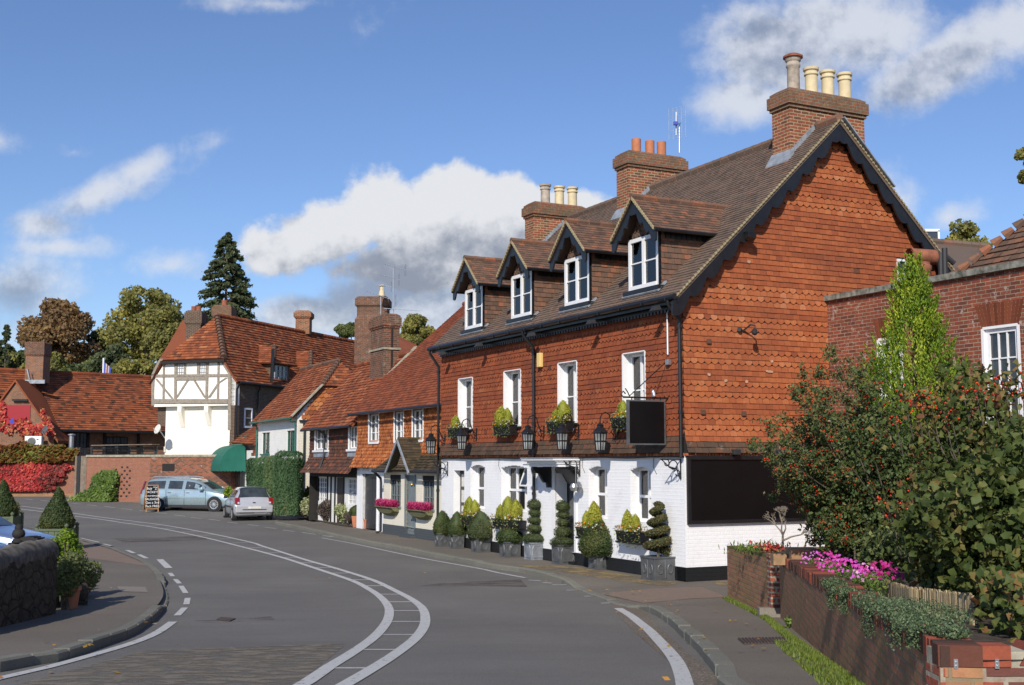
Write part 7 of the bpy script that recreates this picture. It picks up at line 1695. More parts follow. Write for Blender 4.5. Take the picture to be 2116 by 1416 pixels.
# hatchback (length 3.7, h 1.42)
hat=[(0,.5,.48,.68,.5,.32),(.04,.66,.64,.79,.6,.26),(.1,.72,.70,.815,.6,.24),(.14,.86,.84,.82,.6,.22),(.2,.96,.93,.82,.6,.2),(.36,1.2,.95,.825,.58,.2),(.52,1.36,.95,.825,.56,.2),(.66,1.405,.945,.825,.56,.2),(1.0,1.42,.93,.825,.57,.2),(1.3,1.425,.925,.825,.57,.2),(1.38,1.425,.92,.825,.57,.2),(2.0,1.39,.91,.825,.56,.2),(2.3,1.28,.905,.825,.55,.2),(2.6,1.07,.9,.82,.55,.2),(2.8,.93,.89,.81,.55,.2),(3.2,.85,.83,.79,.55,.2),(3.55,.74,.72,.72,.5,.24),(3.66,.55,.53,.6,.4,.3)]
h,_=make_car('parked_car','silver hatchback parked at the kerb seen from behind, in front of the hedge',3.66,1.65,hat,1,'paint_silver',(.62,3.02),None,[('side_window',[(6,7,8)],(5,),.05,(1,-1),None),('side_window',[(10,11,12)],(5,),.05,(1,-1),None),('rear_window',[(4,5,6)],(6,7,8),.04,(1,-1),None),('windscreen',[(11,12,13)],(7,8),.03,(1,-1),None)],wr=.28)
for sg in (1,-1):
    b=MB();b.hexa([(.03,sg*.62,.72),(.03,sg*.80,.72),(.3,sg*.832,.72),(.3,sg*.6,.72),(.13,sg*.62,.98),(.13,sg*.79,.98),(.26,sg*.8,.98),(.3,sg*.6,.98)]);b.build('tail_light',M['tail_red'],h)
    b=MB();b.hexa([(.02,sg*.62,.73),(.02,sg*.70,.73),(.2,sg*.70,.73),(.2,sg*.62,.73),(.06,sg*.62,.8),(.06,sg*.70,.8),(.2,sg*.70,.8),(.2,sg*.62,.8)]);b.build('reversing_light',M['headlight_clear'],h)
    b=MB();b.box((2.2,sg*.9-.08,.9),(2.38,sg*.9+.08,1.02));b.build('mirror',M['plastic_dark'],h,bevel=.03)
    b=MB();b.box((.9,sg*.832-.01,.55),(2.7,sg*.832+.01,.6));b.build('rubbing_strip',M['plastic_dark'],h)
    b=MB();b.box((1.34,sg*.83-.004,.3),(1.352,sg*.83+.004,.92));b.build('door_gap',M['plastic_dark'],h)
b=MB();b.hexa([(-.06,-.76,.36),(-.06,.76,.36),(.3,.84,.34),(.3,-.84,.34),(-.05,-.78,.63),(-.05,.78,.63),(.3,.84,.65),(.3,-.84,.65)]);b.build('bumper',M['paint_silver'],h,bevel=.03)
b=MB();b.box((-.075,-.5,.47),(-.05,.5,.5));b.build('bumper_strip',M['plastic_dark'],h);b=MB();b.box((-.07,-.27,.52),(-.055,.27,.62));b.build('number_plate',M['curtain'],h)
b=MB();b.box((.08,-.06,.76),(.13,.06,.79));b.build('boot_handle',M['plastic_dark'],h);b=MB();b.box((.2,-.7,.2),(.5,.7,.35));b.build('underside',M['plastic_dark'],h);b=MB();b.lathe([(.03,0),(.03,.12),(0,.12)],(-.07,-.5,.33),8,V((1,0,0)));b.build('exhaust',M['galvanised'],h)
b=MB();b.tube([(.9,0,1.43),(.75,0,1.6)],.008,4);b.build('aerial',M['plastic_dark'],h)
rl_=G(484,1076,-.1);hh=V((-.36,.93,0)).normalized();left=V((-hh.y,hh.x,0))
ctr=rl_-left*.74-hh*.62;put(h,(ctr.x,ctr.y,gz(ctr.y)-.1),math.atan2(hh.y,hh.x))
# cars behind the stone wall on the far left
s_,_=make_car('parked_car','blue-silver car nose showing over the dark stone wall',4.84,1.78,est,1,'paint_lilac',(.98,3.9),None,[('side_window',[(4,5,6)],(5,),.05,(1,-1),None),('side_window',[(10,11,12)],(5,),.05,(1,-1),None),('windscreen',[(11,12,13)],(7,8),.03,(1,-1),None)],wr=.32)
yy=27.5;nose=W(80,1100,yy);put(s_,(nose.x-4.84*.97,yy+1.0,gz(yy)-.12),-.1)
for sg in (1,-1):
    b=MB();b.hexa([(4.35,sg*.86,.68),(4.7,sg*.72,.66),(4.66,sg*.6,.68),(4.35,sg*.7,.7),(4.3,sg*.84,.82),(4.62,sg*.7,.76),(4.55,sg*.6,.78),(4.3,sg*.7,.84)]);b.build('headlight',M['headlight_clear'],s_)
s2,_=make_car('parked_car','dark blue car just showing at the left edge behind the stone wall',3.66,1.65,hat,1,'paint_navy',(.62,3.02),None,[('side_window',[(10,11,12)],(5,),.05,(1,-1),None),('windscreen',[(11,12,13)],(7,8),.03,(1,-1),None)],wr=.29)
yy=24.5;nose=W(20,1110,yy);put(s2,(nose.x-3.6,yy,gz(yy)-.12),0)
# ================= brick building on the right =================
RB=GA.p(3.84,0,0);FR=Fr(RB,-d1,-g1)   # u towards the camera, outward to the street
HR=T('brick_house','weathered red brick house with stone coping, right of the inn','house',tuple(RB))
ztop=5.92;wR=[]
def rq(u,v): return FR.q(u,v)
s0,z1=rq(2031,680);s1,_=rq(2103,670);s2,z2=rq(1815,703);s3,_=rq(1862,700)
wins=[(s0,s1,2.9,z1,.12),(s2,s3,2.9,z2,.12)]
b=MB();wallholes(b,FR,0,11,-.1,ztop,wins,.12);b.poly([FR.p(11,0,-.1),FR.p(11,-7,-.1),FR.p(11,-7,ztop),FR.p(11,0,ztop)]);b.build('wall',M['red_brick'],HR,recalc=False)
b=MB();b.fbox(FR,-.05,11.1,-.4,.09,ztop,ztop+.12);b.build('coping',M['stone_coping'],HR,'grey lichened stone coping')
for (a,c,zb,zt,_) in wins:
    b=MB();n=13;m=(a+c)/2
    for i in range(n):
        f0=(i/n-.5);f1=((i+.88)/n-.5);w=(c-a)*1.06
        b.rn=random.random();b.hexa([FR.p(m+f0*w,.003,zt+.01),FR.p(m+f1*w,.003,zt+.01),FR.p(m+f1*w,-.05,zt+.01),FR.p(m+f0*w,-.05,zt+.01),FR.p(m+f0*w*1.35,.003,zt+.46),FR.p(m+f1*w*1.35,.003,zt+.46),FR.p(m+f1*w*1.35,-.05,zt+.46),FR.p(m+f0*w*1.35,-.05,zt+.46)])
    b.build('brick_arch',M['hung_tile'] if False else tilemat('arch_brick%d'%int(a*10),[(0,(.13,.04,.02)),(.5,(.19,.055,.03)),(1,(.25,.075,.035))],amt=.3),HR)
    casement(FR,HR,a,c,zb,zt,-.06,cols=1,rows=(.22,.78) if False else (),transom=.42,cw=.1,curt=0,glass='window_glass',room=False,name='sash_window') 
    b=MB()
    for k in (1,2):x=a+.1+(c-a-.2)*k/3;b.fbox(FR,x-.014,x+.014,-.1,-.052,zb+.1,zt-.1)
    for z in (zb+(zt-zb)*.71,zb+(zt-zb)*.21):b.fbox(FR,a+.1,c-.1,-.1,-.054,z-.013,z+.013)
    b.build('glazing_bars',M['white_paint'],HR)
    b=MB();b.fbox(FR,a-.04,a+.02,-.11,.012,zb,zt);b.fbox(FR,c-.02,c+.04,-.11,.012,zb,zt);b.fbox(FR,a,c,-.11,.013,zt-.02,zt+.03);b.build('window_surround',M['white_paint'],HR)
# hipped roof behind the parapet
b=MB();hp=W(1900,560,26.5)
e0=W(1895,585,26.0);e1=W(2230,520,20.5);ap=W(2190,330,26.5);
A0=FR.p(-.6,-1.0,5.75);A1=FR.p(11,-1.0,5.75);Ap0=FR.p(6,-3.5,9.2);Ap1=FR.p(10,-3.5,9.2)
tilepoly(b,[FR.p(11,-.7,5.7),FR.p(-.0,-.7,5.7),Ap0,Ap1][::1] if False else [FR.p(2.2,-.7,5.7),FR.p(11,-.7,5.7),Ap1,Ap0],.16,.2,'P',h=.035,slab=.08)
tilepoly(b,[FR.p(2.2,-8,5.7),FR.p(2.2,-.7,5.7),Ap0],.16,.2,'P',h=.035,slab=.08)
rr_=b.build('roof',M['dormer_roof'],HR,'old hipped tile roof behind the coping',recalc=False)
b=MB();hA=FR.p(2.2,-.7,5.75)
n=22
for i in range(n):b.rn=random.random();b.tube([Ap0.lerp(hA,i/n)+V((0,0,.06)),Ap0.lerp(hA,(i+.8)/n)+V((0,0,.06))],[.06,.11],7)
b.build('bonnet_tiles',M['dormer_roof'],rr_,recalc=False)
# terracotta pot with hood
c=W(1905,545,25.6);b=MB();rr=.19;z0=5.9;b.lathe([(rr,0),(rr,.62),(rr*1.08,.64),(rr*1.08,.72),(rr*.9,.74),(rr*.9,.8)],(c.x,c.y,z0),16)
b.build('chimney_pot',M['dirty_terracotta'],HR,'tall terracotta pot with horizontal hood',smooth=True)
b=MB();zz=z0+.93;ax=V((.9,.3,0)).normalized();b.tube([V((c.x,c.y,zz))-ax*.32,V((c.x,c.y,zz))+ax*.32],[.17,.17],14,cap=False);b.tube([V((c.x,c.y,zz))-ax*.32,V((c.x,c.y,zz))+ax*.32],[.14,.14],14,cap=False);b.build('hood',M['dirty_terracotta'],HR,smooth=True,recalc=False)
b=MB()
for (u,v0,v1) in ((1944,522,556),(1952,513,545)):
    a=W(u,v1,27);a2=W(u,v0,27);b.tube([V((a.x,a.y,6.2)),a2],.065,8)
b.tube([W(1952,528,27),W(1972,545,27)],.06,8);b.build('vent_pipe',M['plastic_dark'],HR)
# rear annexe roof and skylight box behind the inn
an=T('rear_annexe','brown tiled rear roof with a glazed box, behind the inn gable','roof',tuple(W(1950,540,34)))
b=MB();a0=W(1890,506,36);a1=W(2010,502,37);tilepoly(b,[W(1870,560,33),W(2040,560,34),W(2040,512,37.5),W(1870,496,36.5)],.12,.18,'P',h=.02,slab=.08);b.build('tiles',M['inn_roof'],an,recalc=False)
b=MB();ridge(b,W(1870,495,36.5),W(2040,510,37.5),.12);b.build('ridge_tiles',M['inn_roof'],an,recalc=False)
b=MB();q0=W(1892,500,37);q1=W(1935,500,37.2);zt=W(1900,477,37).z;b.box((q0.x,37,q0.z-1),(q1.x,38.2,zt));b.build('glazed_box',M['window_glass'],an)
b=MB()
for x in (q0.x,q0.x+.25,q1.x):b.box((x-.03,36.96,q0.z-1),(x+.03,37.02,zt))
b.box((q0.x-.03,36.96,zt-.03),(q1.x+.03,38.2,zt+.05));b.build('box_frame',M['white_paint'],an)
# ================= garden walls =================
def wallrun(name,label,pts,th,h0,mat,topmat=None,steps=None,base=-.15,side=1):
    """brick wall along ground points; h0 list of top heights"""
    t=T(name,label,'wall',tuple(pts[0]));b=MB();tb=MB()
    for i in range(len(pts)-1):
        p,q=pts[i],pts[i+1];d=(q-p);d.z=0;L=d.length;d.normalize();n=V((-d.y,d.x,0))*side
        z0,z1=h0[i],h0[i+1]
        a,c=V((p.x,p.y,0)),V((q.x,q.y,0));lo=min(gz(p.y),gz(q.y))+base
        Z=lambda z:V((0,0,z))
        b.hexa([a+Z(gz(p.y)+base),c+Z(gz(q.y)+base),c+n*th+Z(gz(q.y)+base),a+n*th+Z(gz(p.y)+base),a+Z(z0),c+Z(z1),c+n*th+Z(z1),a+n*th+Z(z0)])
    b.build('brickwork',M[mat],t);return t
# near wall: end A (6.4 m away) to pillar P (17.6)
eA=V((2.24,6.4,0));eP=V((3.86,17.5,0));dirw=(eP-eA).normalized();nw=V((dirw.y,-dirw.x,0))   # into the garden
WL=(eP-eA).length
gw=T('front_garden_wall','low stepped garden wall of dark red brick along the pavement','wall',tuple(eA))
zt=lambda s:1.44-(1.44-1.04)*(s/WL)
b=MB();ns=12;cb=MB()
for i in range(ns):
    s0_=WL*i/ns;s1_=WL*(i+1)/ns;zz=zt((s0_));p=eA+dirw*s0_;q=eA+dirw*(s1_+.0);zc=.11
    Z=lambda z:V((0,0,z))
    for (m_,z0_,z1_,d0,d1_) in ((b,-.2,zz-zc,0,.215),(cb,zz-zc+.004,zz,-.004,.219)):
        b0=gz(p.y)-.2 if m_ is b else z0_;b1=gz(q.y)-.2 if m_ is b else z0_
        g_=.0 if m_ is b else .0
        if m_ is b:
            m_.hexa([p+nw*d0+Z(b0),q+nw*d0+Z(b1),q+nw*d1_+Z(b1),p+nw*d1_+Z(b0),p+nw*d0+Z(z1_),q+nw*d0+Z(z1_),q+nw*d1_+Z(z1_),p+nw*d1_+Z(z1_)])
        else:
            k=int((s1_-s0_)/.075)
            for j in range(k):
                a_=p+dirw*((s1_-s0_)*j/k);c_=p+dirw*((s1_-s0_)*(j+.88)/k);dz=random.uniform(-.006,.006);cb.rn=random.random();e_=random.uniform(-.006,.004)
                cb.hexa([a_+nw*(d0+e_)+Z(z0_),c_+nw*(d0+e_)+Z(z0_),c_+nw*d1_+Z(z0_),a_+nw*d1_+Z(z0_),a_+nw*(d0+e_)+Z(z1_+dz),c_+nw*(d0+e_)+Z(z1_+dz),c_+nw*d1_+Z(z1_+dz),a_+nw*d1_+Z(z1_+dz)])
b.build('brickwork',M['garden_brick'],gw,recalc=True)
tilemat('cap_bricks',[(0,(.045,.035,.03)),(.4,(.1,.05,.035)),(.7,(.2,.06,.04)),(1,(.42,.1,.055))],amt=.35,sscale=4,stain=(.06,.055,.03),lichen=(.3,(.1,.11,.04)))
cb.build('coping_bricks',M['cap_bricks'],gw,recalc=False)
# end face return along +x
er=Fr((eA.x,eA.y),(1,0))
rw=T('end_garden_wall','bright red brick return wall with two steel brackets at the lower right corner','wall',tuple(eA))
b=MB();b.fbox(er,0.002,3.2,-.22,0.004,.3,1.325);b.build('brickwork',M['garden_brick_end'],rw)
b=MB();b.fbox(er,.006,3.2,-.21,-.004,1.326,1.41);b.build('mortar_bed',M['mortar_grey'],rw)
b=MB();x=.004
for k,(w,rn) in enumerate(((.215,.12),(.165,.95))):
    b.rn=rn;b.fbox(er,x,x+w-.01,-.12,.008,1.333,1.44);x+=w
b.rn=.7;
for k in range(7):
    cx=.42+k*.14;b.rn=[.75,.3,.9,.5,.2,.8,.6][k];b.hexa([er.p(cx,.006,1.34),er.p(cx+.1,.006,1.34),er.p(cx+.1,-.2,1.34),er.p(cx,-.2,1.34),er.p(cx+.07,.006,1.45),er.p(cx+.15,.006,1.45-.03),er.p(cx+.15,-.2,1.42),er.p(cx+.07,-.2,1.45)])
b.build('coping_bricks',M['cap_bricks'],rw,recalc=True)
for i,cx in enumerate((.07,.285)):
    b=MB();b.fbox(er,cx,cx+.022,.009,.016,1.325,1.375);b.lathe([(.005,0),(.005,.006),(0,.007)],er.p(cx+.011,.016,1.36),8,V((0,-1,0)));b.lathe([(.005,0),(.005,.006),(0,.007)],er.p(cx+.011,.016,1.34),8,V((0,-1,0)));b.build('steel_bracket',M['galvanised'],rw)
# pillar and planter wall by the inn
pP=G(1590,1275);pl_=T('brick_pier','narrow brick pier where the two garden walls meet','pier',tuple(pP))
b=MB();fx=Fr((eP.x-.10,eP.y+.05),(1,0));b.fbox(fx,-.02,.2,-.22,0,.0,1.02);b.build('shaft',M['garden_brick_end'],pl_);b=MB();b.fbox(fx,-.03,.21,-.24,.012,1.021,1.075);b.build('cap',M['garden_brick'],pl_)
b=MB();b.fbox(fx,-.2,.3,-.1,.06,-.05,gz(17.5)+.13);b.build('concrete_foot',M['concrete_slab'],pl_)
e2=G(1504,1237);z2=W(1504,1129,e2.y).z
w2=T('planter_wall','mossy-topped brick planter wall in front of the white gable','wall',tuple(e2))
p0=V((e2.x,e2.y,0));p1=V((eP.x-.06,eP.y+.2,0));dd=(p1-p0).normalized();nn2=V((-dd.y,dd.x,0));
if nn2.x<0:nn2=-nn2
L2=(p1-p0).length;Z=lambda z:V((0,0,z))
b=MB();b.hexa([p0+Z(-.1),p1+Z(-.1),p1+nn2*.22+Z(-.1),p0+nn2*.22+Z(-.1),p0+Z(z2-.03),p1+Z(1.0),p1+nn2*.22+Z(1.0),p0+nn2*.22+Z(z2-.03)])
b.hexa([p0+V((.22,0,0))+Z(-.1),p0+V((2.6,.35,0))+Z(-.1),p0+V((2.6,.57,0))+Z(-.1),p0+V((.22,.22,0))+Z(-.1),p0+V((.22,0,0))+Z(z2-.05),p0+V((2.6,.35,0))+Z(z2-.03),p0+V((2.6,.57,0))+Z(z2-.03),p0+V((.22,.22,0))+Z(z2-.05)]);b.build('brickwork',M['garden_brick'],w2)
b=MB();b.hexa([p0+Z(z2-.026),p1+Z(1.004),p1+nn2*.22+Z(1.004),p0+nn2*.22+Z(z2-.026),p0+Z(z2+.012),p1+Z(1.04),p1+nn2*.22+Z(1.04),p0+nn2*.22+Z(z2+.012)]);b.build('mossy_top',M['moss_tile'],w2)
b=MB();a=W(1592,1150,16.4);b.box((a.x+.02,16.3,1.02),(a.x+.2,16.5,1.17));b.box((a.x+.24,16.2,1.05),(a.x+.62,16.6,1.24));b.build('loose_block',M['sandblock'] if 'sandblock' in M else plain('sandblock',(.32,.2,.11),.9,var=.3,scale=8,bump=.4),w2)
# soil bed
b=MB();A=[];B=[]
for k in range(14):
    s=k/13*WL;p=eA+dirw*s+nw*.2;A.append((p.x,p.y));B.append((p.x+6.5,p.y+.5))
for i in range(13):
    for (f0,f1) in ((0,.12),(.12,.4),(.4,1)):
        q=[]
        for (P_,Q_,f,s) in ((A[i],B[i],f0,i),(A[i],B[i],f1,i),(A[i+1],B[i+1],f1,i+1),(A[i+1],B[i+1],f0,i+1)):
            q.append((P_[0]+(Q_[0]-P_[0])*f,P_[1]+(Q_[1]-P_[1])*f,zt(s/13*WL)-.07+.0*f))
        b.poly(q)
b.poly([p0+nn2*.2+Z(z2-.1),p1+nn2*.2+Z(.97),p1+V((3.5,0,0))+Z(.97),p0+V((2.5,.4,0))+Z(z2-.1)]);st('flower_bed',b,'soil',recalc=False)
# reed screen
rsn=T('reed_screen','low split-reed screen behind the flowers on the garden wall','screen',tuple(eA+nw*1.0+V((0,2,1.3))))
b=MB();sp0=W(1762,1178,13.2);sp1=W(1880,1215,9.6);sp2=W(2010,1230,8.2)
for (a,c,n) in ((sp0,sp1,330),(sp1,sp2,170)):
    for i in range(n):
        p=a.lerp(c,i/n);h=.36+random.uniform(-.03,.03);b.rn=random.random();q=p+V((random.uniform(-.006,.006),random.uniform(-.006,.006),0));b.bar(V((p.x,p.y,p.z-h)),V((q.x,q.y,p.z+random.uniform(-.012,.015))),.013,.01)
t_=tilemat('reed_stalk',[(0,(.2,.14,.07)),(.5,(.42,.32,.18)),(1,(.55,.45,.28))],amt=.2);b.build('reeds',M['reed_stalk'],rsn,recalc=False)
for dz in (-.08,-.24):
    b=MB();b.tube([sp0+V((0,-.02,dz)),sp1+V((0,-.02,dz)),sp2+V((0,-.02,dz))],.004,4);b.build('wire',M['plastic_dark'],rsn)
# cushions of sedum, pinks
def cushion(name,label,u,v,y,rx,ry,rz,leafm,n,size,over=0,cat='plant',flower=None,seed=1,aspect=.5):
    c=W(u,v,y);t=T(name,label,cat,tuple(c),'cushion plants along the wall top')
    d=unit(RS.normal(size=(n,3)));P=np.array(c)+d*np.array([rx,ry,rz])*RS.uniform(.6,1,(n,1));P+=unit(RS.normal(size=(n,3)))*.02
    if over:
        k=int(n*.35);P[:k]=np.array(c)+np.stack([RS.uniform(-1,.2,k)*rx*1.0-.02,RS.uniform(-1,1,k)*ry*.7,-RS.uniform(0,1,k)**1.3*over],1)
        # hang on the outer face of the wall
        for j in range(k):
            s=(P[j,1]-eA.y)/dirw.y;xf=eA.x+dirw.x*s
            P[j,0]=xf-RS.uniform(.0,.07)
    leaves('foliage',P,d,size,leafm,t,aspect=aspect,bias=.6)
    if flower:
        q=flower[1];dd_=unit(RS.normal(size=(q,3)));dd_[:,2]=np.abs(dd_[:,2]);P2=np.array(c)+dd_*np.array([rx,ry,rz*1.5])*RS.uniform(.8,1.15,(q,1))+np.array([0,0,.04])
        leaves('flowers',P2,np.tile([-.2,-.9,.6],(q,1)),flower[2],flower[0],t,aspect=.9,bias=1.4,rnd=flower[3]+RS.uniform(-.25,.25,q))
def wy(u):  # distance along the wall seen at px u
    r=(u-CX)/2482.
    s=(r*eA.y-eA.x)/(dirw.x-r*dirw.y);return eA.y+dirw.y*s
for i,(u,v,rx,rz,ov,lab) in enumerate(((1722,1205,.16,.06,.28,'grey-green cushion spilling over the wall, farthest of the row'),(1747,1222,.16,.05,.22,'small grey-green cushion plant spilling below the pink flowers'),(1800,1243,.2,.09,.3,'round grey-green cushion hanging over the wall at mid length'),(1855,1262,.22,.08,.28,'grey-green cushion hanging beside the bright coping bricks'),(1895,1290,.18,.05,.16,'broad green cushion plant near the wall end'),(1960,1305,.14,.035,0,'flat fresh-green cushion on top of the wall corner'))):
    y=wy(u)+.05;y=min(y,wy(u)+.1) if u<1930 else 6.62
    cushion('sedum',lab,u,v,y+.1,rx*.7,rx*1.1,rz*.8,'sedum',1500 if ov else 1200,.02,ov*.8)
cushion('sedum','wide carpet of green creeping plant behind the last coping bricks',1900,1262,8.0,.3,.6,.045,'sedum',2600,.02)
for i,(u,v,y,rx,n,lv,lab) in enumerate(((1680,1172,14.9,.13,30,.75,'lilac-pink flowers farthest along the wall top'),(1712,1176,14.2,.16,45,.3,'dark pink and white flowers above the coping'),(1735,1186,13.4,.2,75,.55,'big clump of bright pink flowers on the wall top'),(1788,1208,11.4,.14,45,.8,'mauve-pink flower clump left of the reed screen'),(1822,1205,10.9,.18,60,.15,'deep crimson-pink flower clump before the reed screen'))):
    cushion('pink_flowers',lab,u,v,y,rx,rx*1.5,.1,'climber_leaf',700,.04,0,'flowers',('pink_flower',n,.036,lv),seed=i,aspect=.25)
cushion('sedling_tuft','small green weed at the foot of the garden wall',1631,1290,15.6,.06,.08,.1,'climber_leaf',120,.05,0,'weed')
# ================= shrubs in the garden =================
# hazel: big crinkled leaves, fills the right edge
def bigbush(name,label,c,r,leafm,n,size,seed,lobes=22,stemr=.03,fold=True):
    rs=np.random.RandomState(seed);t=T(name,label,'shrub',(c[0],c[1],1.1));b=MB()
    P=[];N=[]
    for k in range(lobes):
        d=unit(rs.normal(size=3));cc=np.array(c)+d*np.array(r)*rs.uniform(.5,.78);rad=rs.uniform(.34,.5)*min(r)
        b.tube([V((c[0]+rs.uniform(-.2,.2),c[1]+rs.uniform(-.2,.2),1.0)),V(((c[0]+cc[0])/2+rs.uniform(-.15,.15),(c[1]+cc[1])/2,(1.0+cc[2])/2)),V(cc)],[stemr,stemr*.6,stemr*.2],5)
        m=n//lobes;dd=unit(rs.normal(size=(m,3)));q=dd*rad*rs.uniform(.45,1.08,(m,1))**.7;P.append(cc+q);N.append(dd)
    b.build('stems',M['pale_bark'],t)
    P=np.concatenate(P);N=np.concatenate(N);k=(P[:,2]>1.05)&~((P[:,2]<1.5)&(P[:,0]<c[0]-r[0]*.75));P=P[k];N=N[k]
    leaves('foliage',P,N,size,leafm,t,aspect=.85,bias=.5,up=np.array([0,0,-1.]),upw=.35,fold=fold,rnd=.45+lump(P,3,.25,seed)+RS.uniform(-.35,.35,len(P)))
    return t
    return t
hz_=bigbush('hazel_bush','big crinkle-leaved hazel filling the right edge above the garden wall',(4.15,9.3,1.8),(1.12,1.45,.94),'hazel_leaf',25000,.068,21,lobes=46)
k=1500;P=np.stack([2.95+RS.uniform(0,1,k)*1.2,7.0+RS.uniform(0,1,k)*1.1,1.3+RS.uniform(0,1,k)**1.5*.42],1);P[:,2]-=(P[:,0]<2.75)*.1;P=P[lump(P,7,1,4)>-.35]
leaves('low_foliage',P,np.tile([-.2,-.7,.6],(len(P),1)),.062,'hazel_leaf',hz_,aspect=.85,bias=.8,fold=True)
# pyracantha with arching sprays
py=T('berry_bush','tall loose bush full of small red berries in front of the brick house','shrub',(4.3,15.4,1.0))
rs=np.random.RandomState(31);P=[];N=[];Bp=[];b=MB();base=V((4.4,15.6,.95))
tips=[]
for (u,v) in ((1562,925),(1590,905),(1600,960),(1620,880),(1640,840),(1655,780),(1668,815),(1700,775),(1720,830),(1745,770),(1770,800),(1790,760),(1805,790),(1650,900),(1680,880),(1700,930),(1630,1000),(1660,1040),(1690,1000),(1720,980),(1750,900),(1770,950),(1800,880),(1820,930),(1840,860),(1690,1080),(1720,1110),(1680,1125),(1760,1060),(1800,1010),(1830,1040),(1780,1120),(1620,940),(1645,960),(1610,1020),(1730,740),(1850,900),(1710,860),(1740,1000),(1790,960),(1590,960),(1660,930),(1690,830),(1640,880),(1770,860),(1730,1060),(1700,1050),(1760,1130)):
    for q in range(2):
        tips.append(W(u+rs.normal()*14,v+rs.normal()*14,15.3+rs.uniform(-.9,.9)))
for tp in tips:
    s=base+V((rs.uniform(-.4,.7),rs.uniform(-.5,.5),0));mid=s.lerp(tp,.5)+V((.25*(1 if tp.x<s.x else -.2),0,.28));pts=[];
    for i in range(9):
        t=i/8;p=s*(1-t)**2+mid*2*t*(1-t)+tp*t*t;pts.append(p+V(rs.normal(size=3)*.02))
    b.tube(pts,[.013*(1-.85*i/8)+.0015 for i in range(9)],4,cap=False)
    for i in range(3,9):
        p=pts[i];nt=3
        for k in range(nt):
            d=V(unit(rs.normal(size=3)))*rs.uniform(.12,.28)*(1.15-.06*i)+V((0,0,.03));e=p+d
            m=30
            f=rs.uniform(.1,1,(m,1));pp=np.array(p)+np.array(d)*f+rs.normal(size=(m,3))*.028;P.append(pp);N.append(np.tile([-.2,-.5,.6],(m,1)))
            if rs.uniform()<.6:
                mb=rs.randint(3,9);f=rs.uniform(.2,1,(mb,1));Bp.append(np.array(p)+np.array(d)*f+rs.normal(size=(mb,3))*.02)
b.build('stems',M['bark'],py)
P=np.concatenate(P);N=np.concatenate(N);leaves('foliage',P,N,.046,'pyracantha_leaf',py,aspect=.5,bias=.6)
def berries(name,C,r,mat,parent):
    C=np.asarray(C);o=np.array([[1,0,0],[-1,0,0],[0,1,0],[0,-1,0],[0,0,1],[0,0,-1]])*r;v=(C[:,None]+o[None]).reshape(-1,3)
    f=np.array([[0,2,4],[2,1,4],[1,3,4],[3,0,4],[2,0,5],[1,2,5],[3,1,5],[0,3,5]]);F=(np.arange(len(C))[:,None,None]*6+f[None]).reshape(-1,3)
    return npmesh(name,v,F,np.repeat(RS.uniform(0,1,len(C)),8),M[mat],parent,smooth=True)
berries('berries',np.concatenate(Bp),.0105,'berry',py)
# inner dark mass low in the bush
clump('evergreen_shrub','dense dark evergreen filling the space under the berry bush','shrub',(4.9,14.9,1.0),(4.75,15.0,2.0),(1.15,.9,1.25),'pyracantha_leaf',15000,.05,18,41,stems=10)
clump('berry_shrub','second red-berried shrub with larger leaves beside the hazel','shrub',(5.0,12.6,1.1),(5.0,12.8,2.5),(.75,.7,1.15),'hazel_leaf',3200,.075,12,43,stems=9,fold=True)
sb=T('hawthorn_sprays','clusters of bright red haws above the hazel, against the brick wall','shrub',(4.9,12.0,2.9));Bp=[];P=[];b=MB()
for (u,v,n) in ((1890,825,16),(1905,830,20),(1870,830,14),(1925,842,14),(1950,850,14),(1965,860,8),(1850,870,8),(2030,808,12),(2050,815,14),(2075,800,14),(2095,812,12),(2110,790,8),(2015,800,8),(1835,1035,14),(1850,1050,12),(1845,1075,8),(1880,1010,8),(1865,1100,8),(1990,812,8),(2060,790,6)):
    y=11.2 if u<2000 else 10.6;c=np.array(W(u,v,y));Bp.append(c+RS.normal(size=(n,3))*.055);P.append(c+RS.normal(size=(16,3))*.09)
    b.tube([V(c)+V((.1,.1,-.35)),V(c)],.006,4)
b.build('twigs',M['bark'],sb);berries('berries',np.concatenate(Bp),.0125,'berry',sb);leaves('foliage',np.concatenate(P),None,.07,'hazel_leaf',sb,aspect=.6,fold=True)
# golden-green conifer
gc=T('golden_conifer','tall flame-shaped yellow-green conifer against the brick house','conifer',(6.3,19.,.9));P=[];N=[];rs=np.random.RandomState(51);yb=18.6
prf=[(545,0.01),(575,9),(600,22),(640,35),(690,44),(720,60),(760,86),(800,100),(840,104),(880,88),(930,84),(1000,70)]
vz=[p[0] for p in prf];rz_=[p[1] for p in prf];b=MB();cb_=W(1890,1150,yb);b.tube([V((cb_.x,yb,.5)),W(1890,600,yb)],[.09,.015],6);b.build('trunk',M['bark'],gc)
U=[]
for k in range(900):
    f=rs.uniform()**.75;v=560+f*460;rpx=float(np.interp(v,vz,rz_))*rs.uniform(.5,1.06);a=rs.uniform(0,6.283);cx=1884+(v-560)*.03-(10 if v<650 else 0)*0
    c=np.array(W(cx+rpx*math.cos(a),v,yb));c[1]+=rpx/2482*yb*math.sin(a);tipd=unit(np.array([math.cos(a)*.4,math.sin(a)*.4,1.]));m=60
    t=rs.uniform(-.1,1,(m,1));q=c+tipd*t*.34+rs.normal(size=(m,3))*np.array([.035,.035,.03])*(1.15-t);P.append(q);U.append(np.tile(tipd,(m,1)));N.append(np.tile([math.cos(a),math.sin(a),.3],(m,1)))
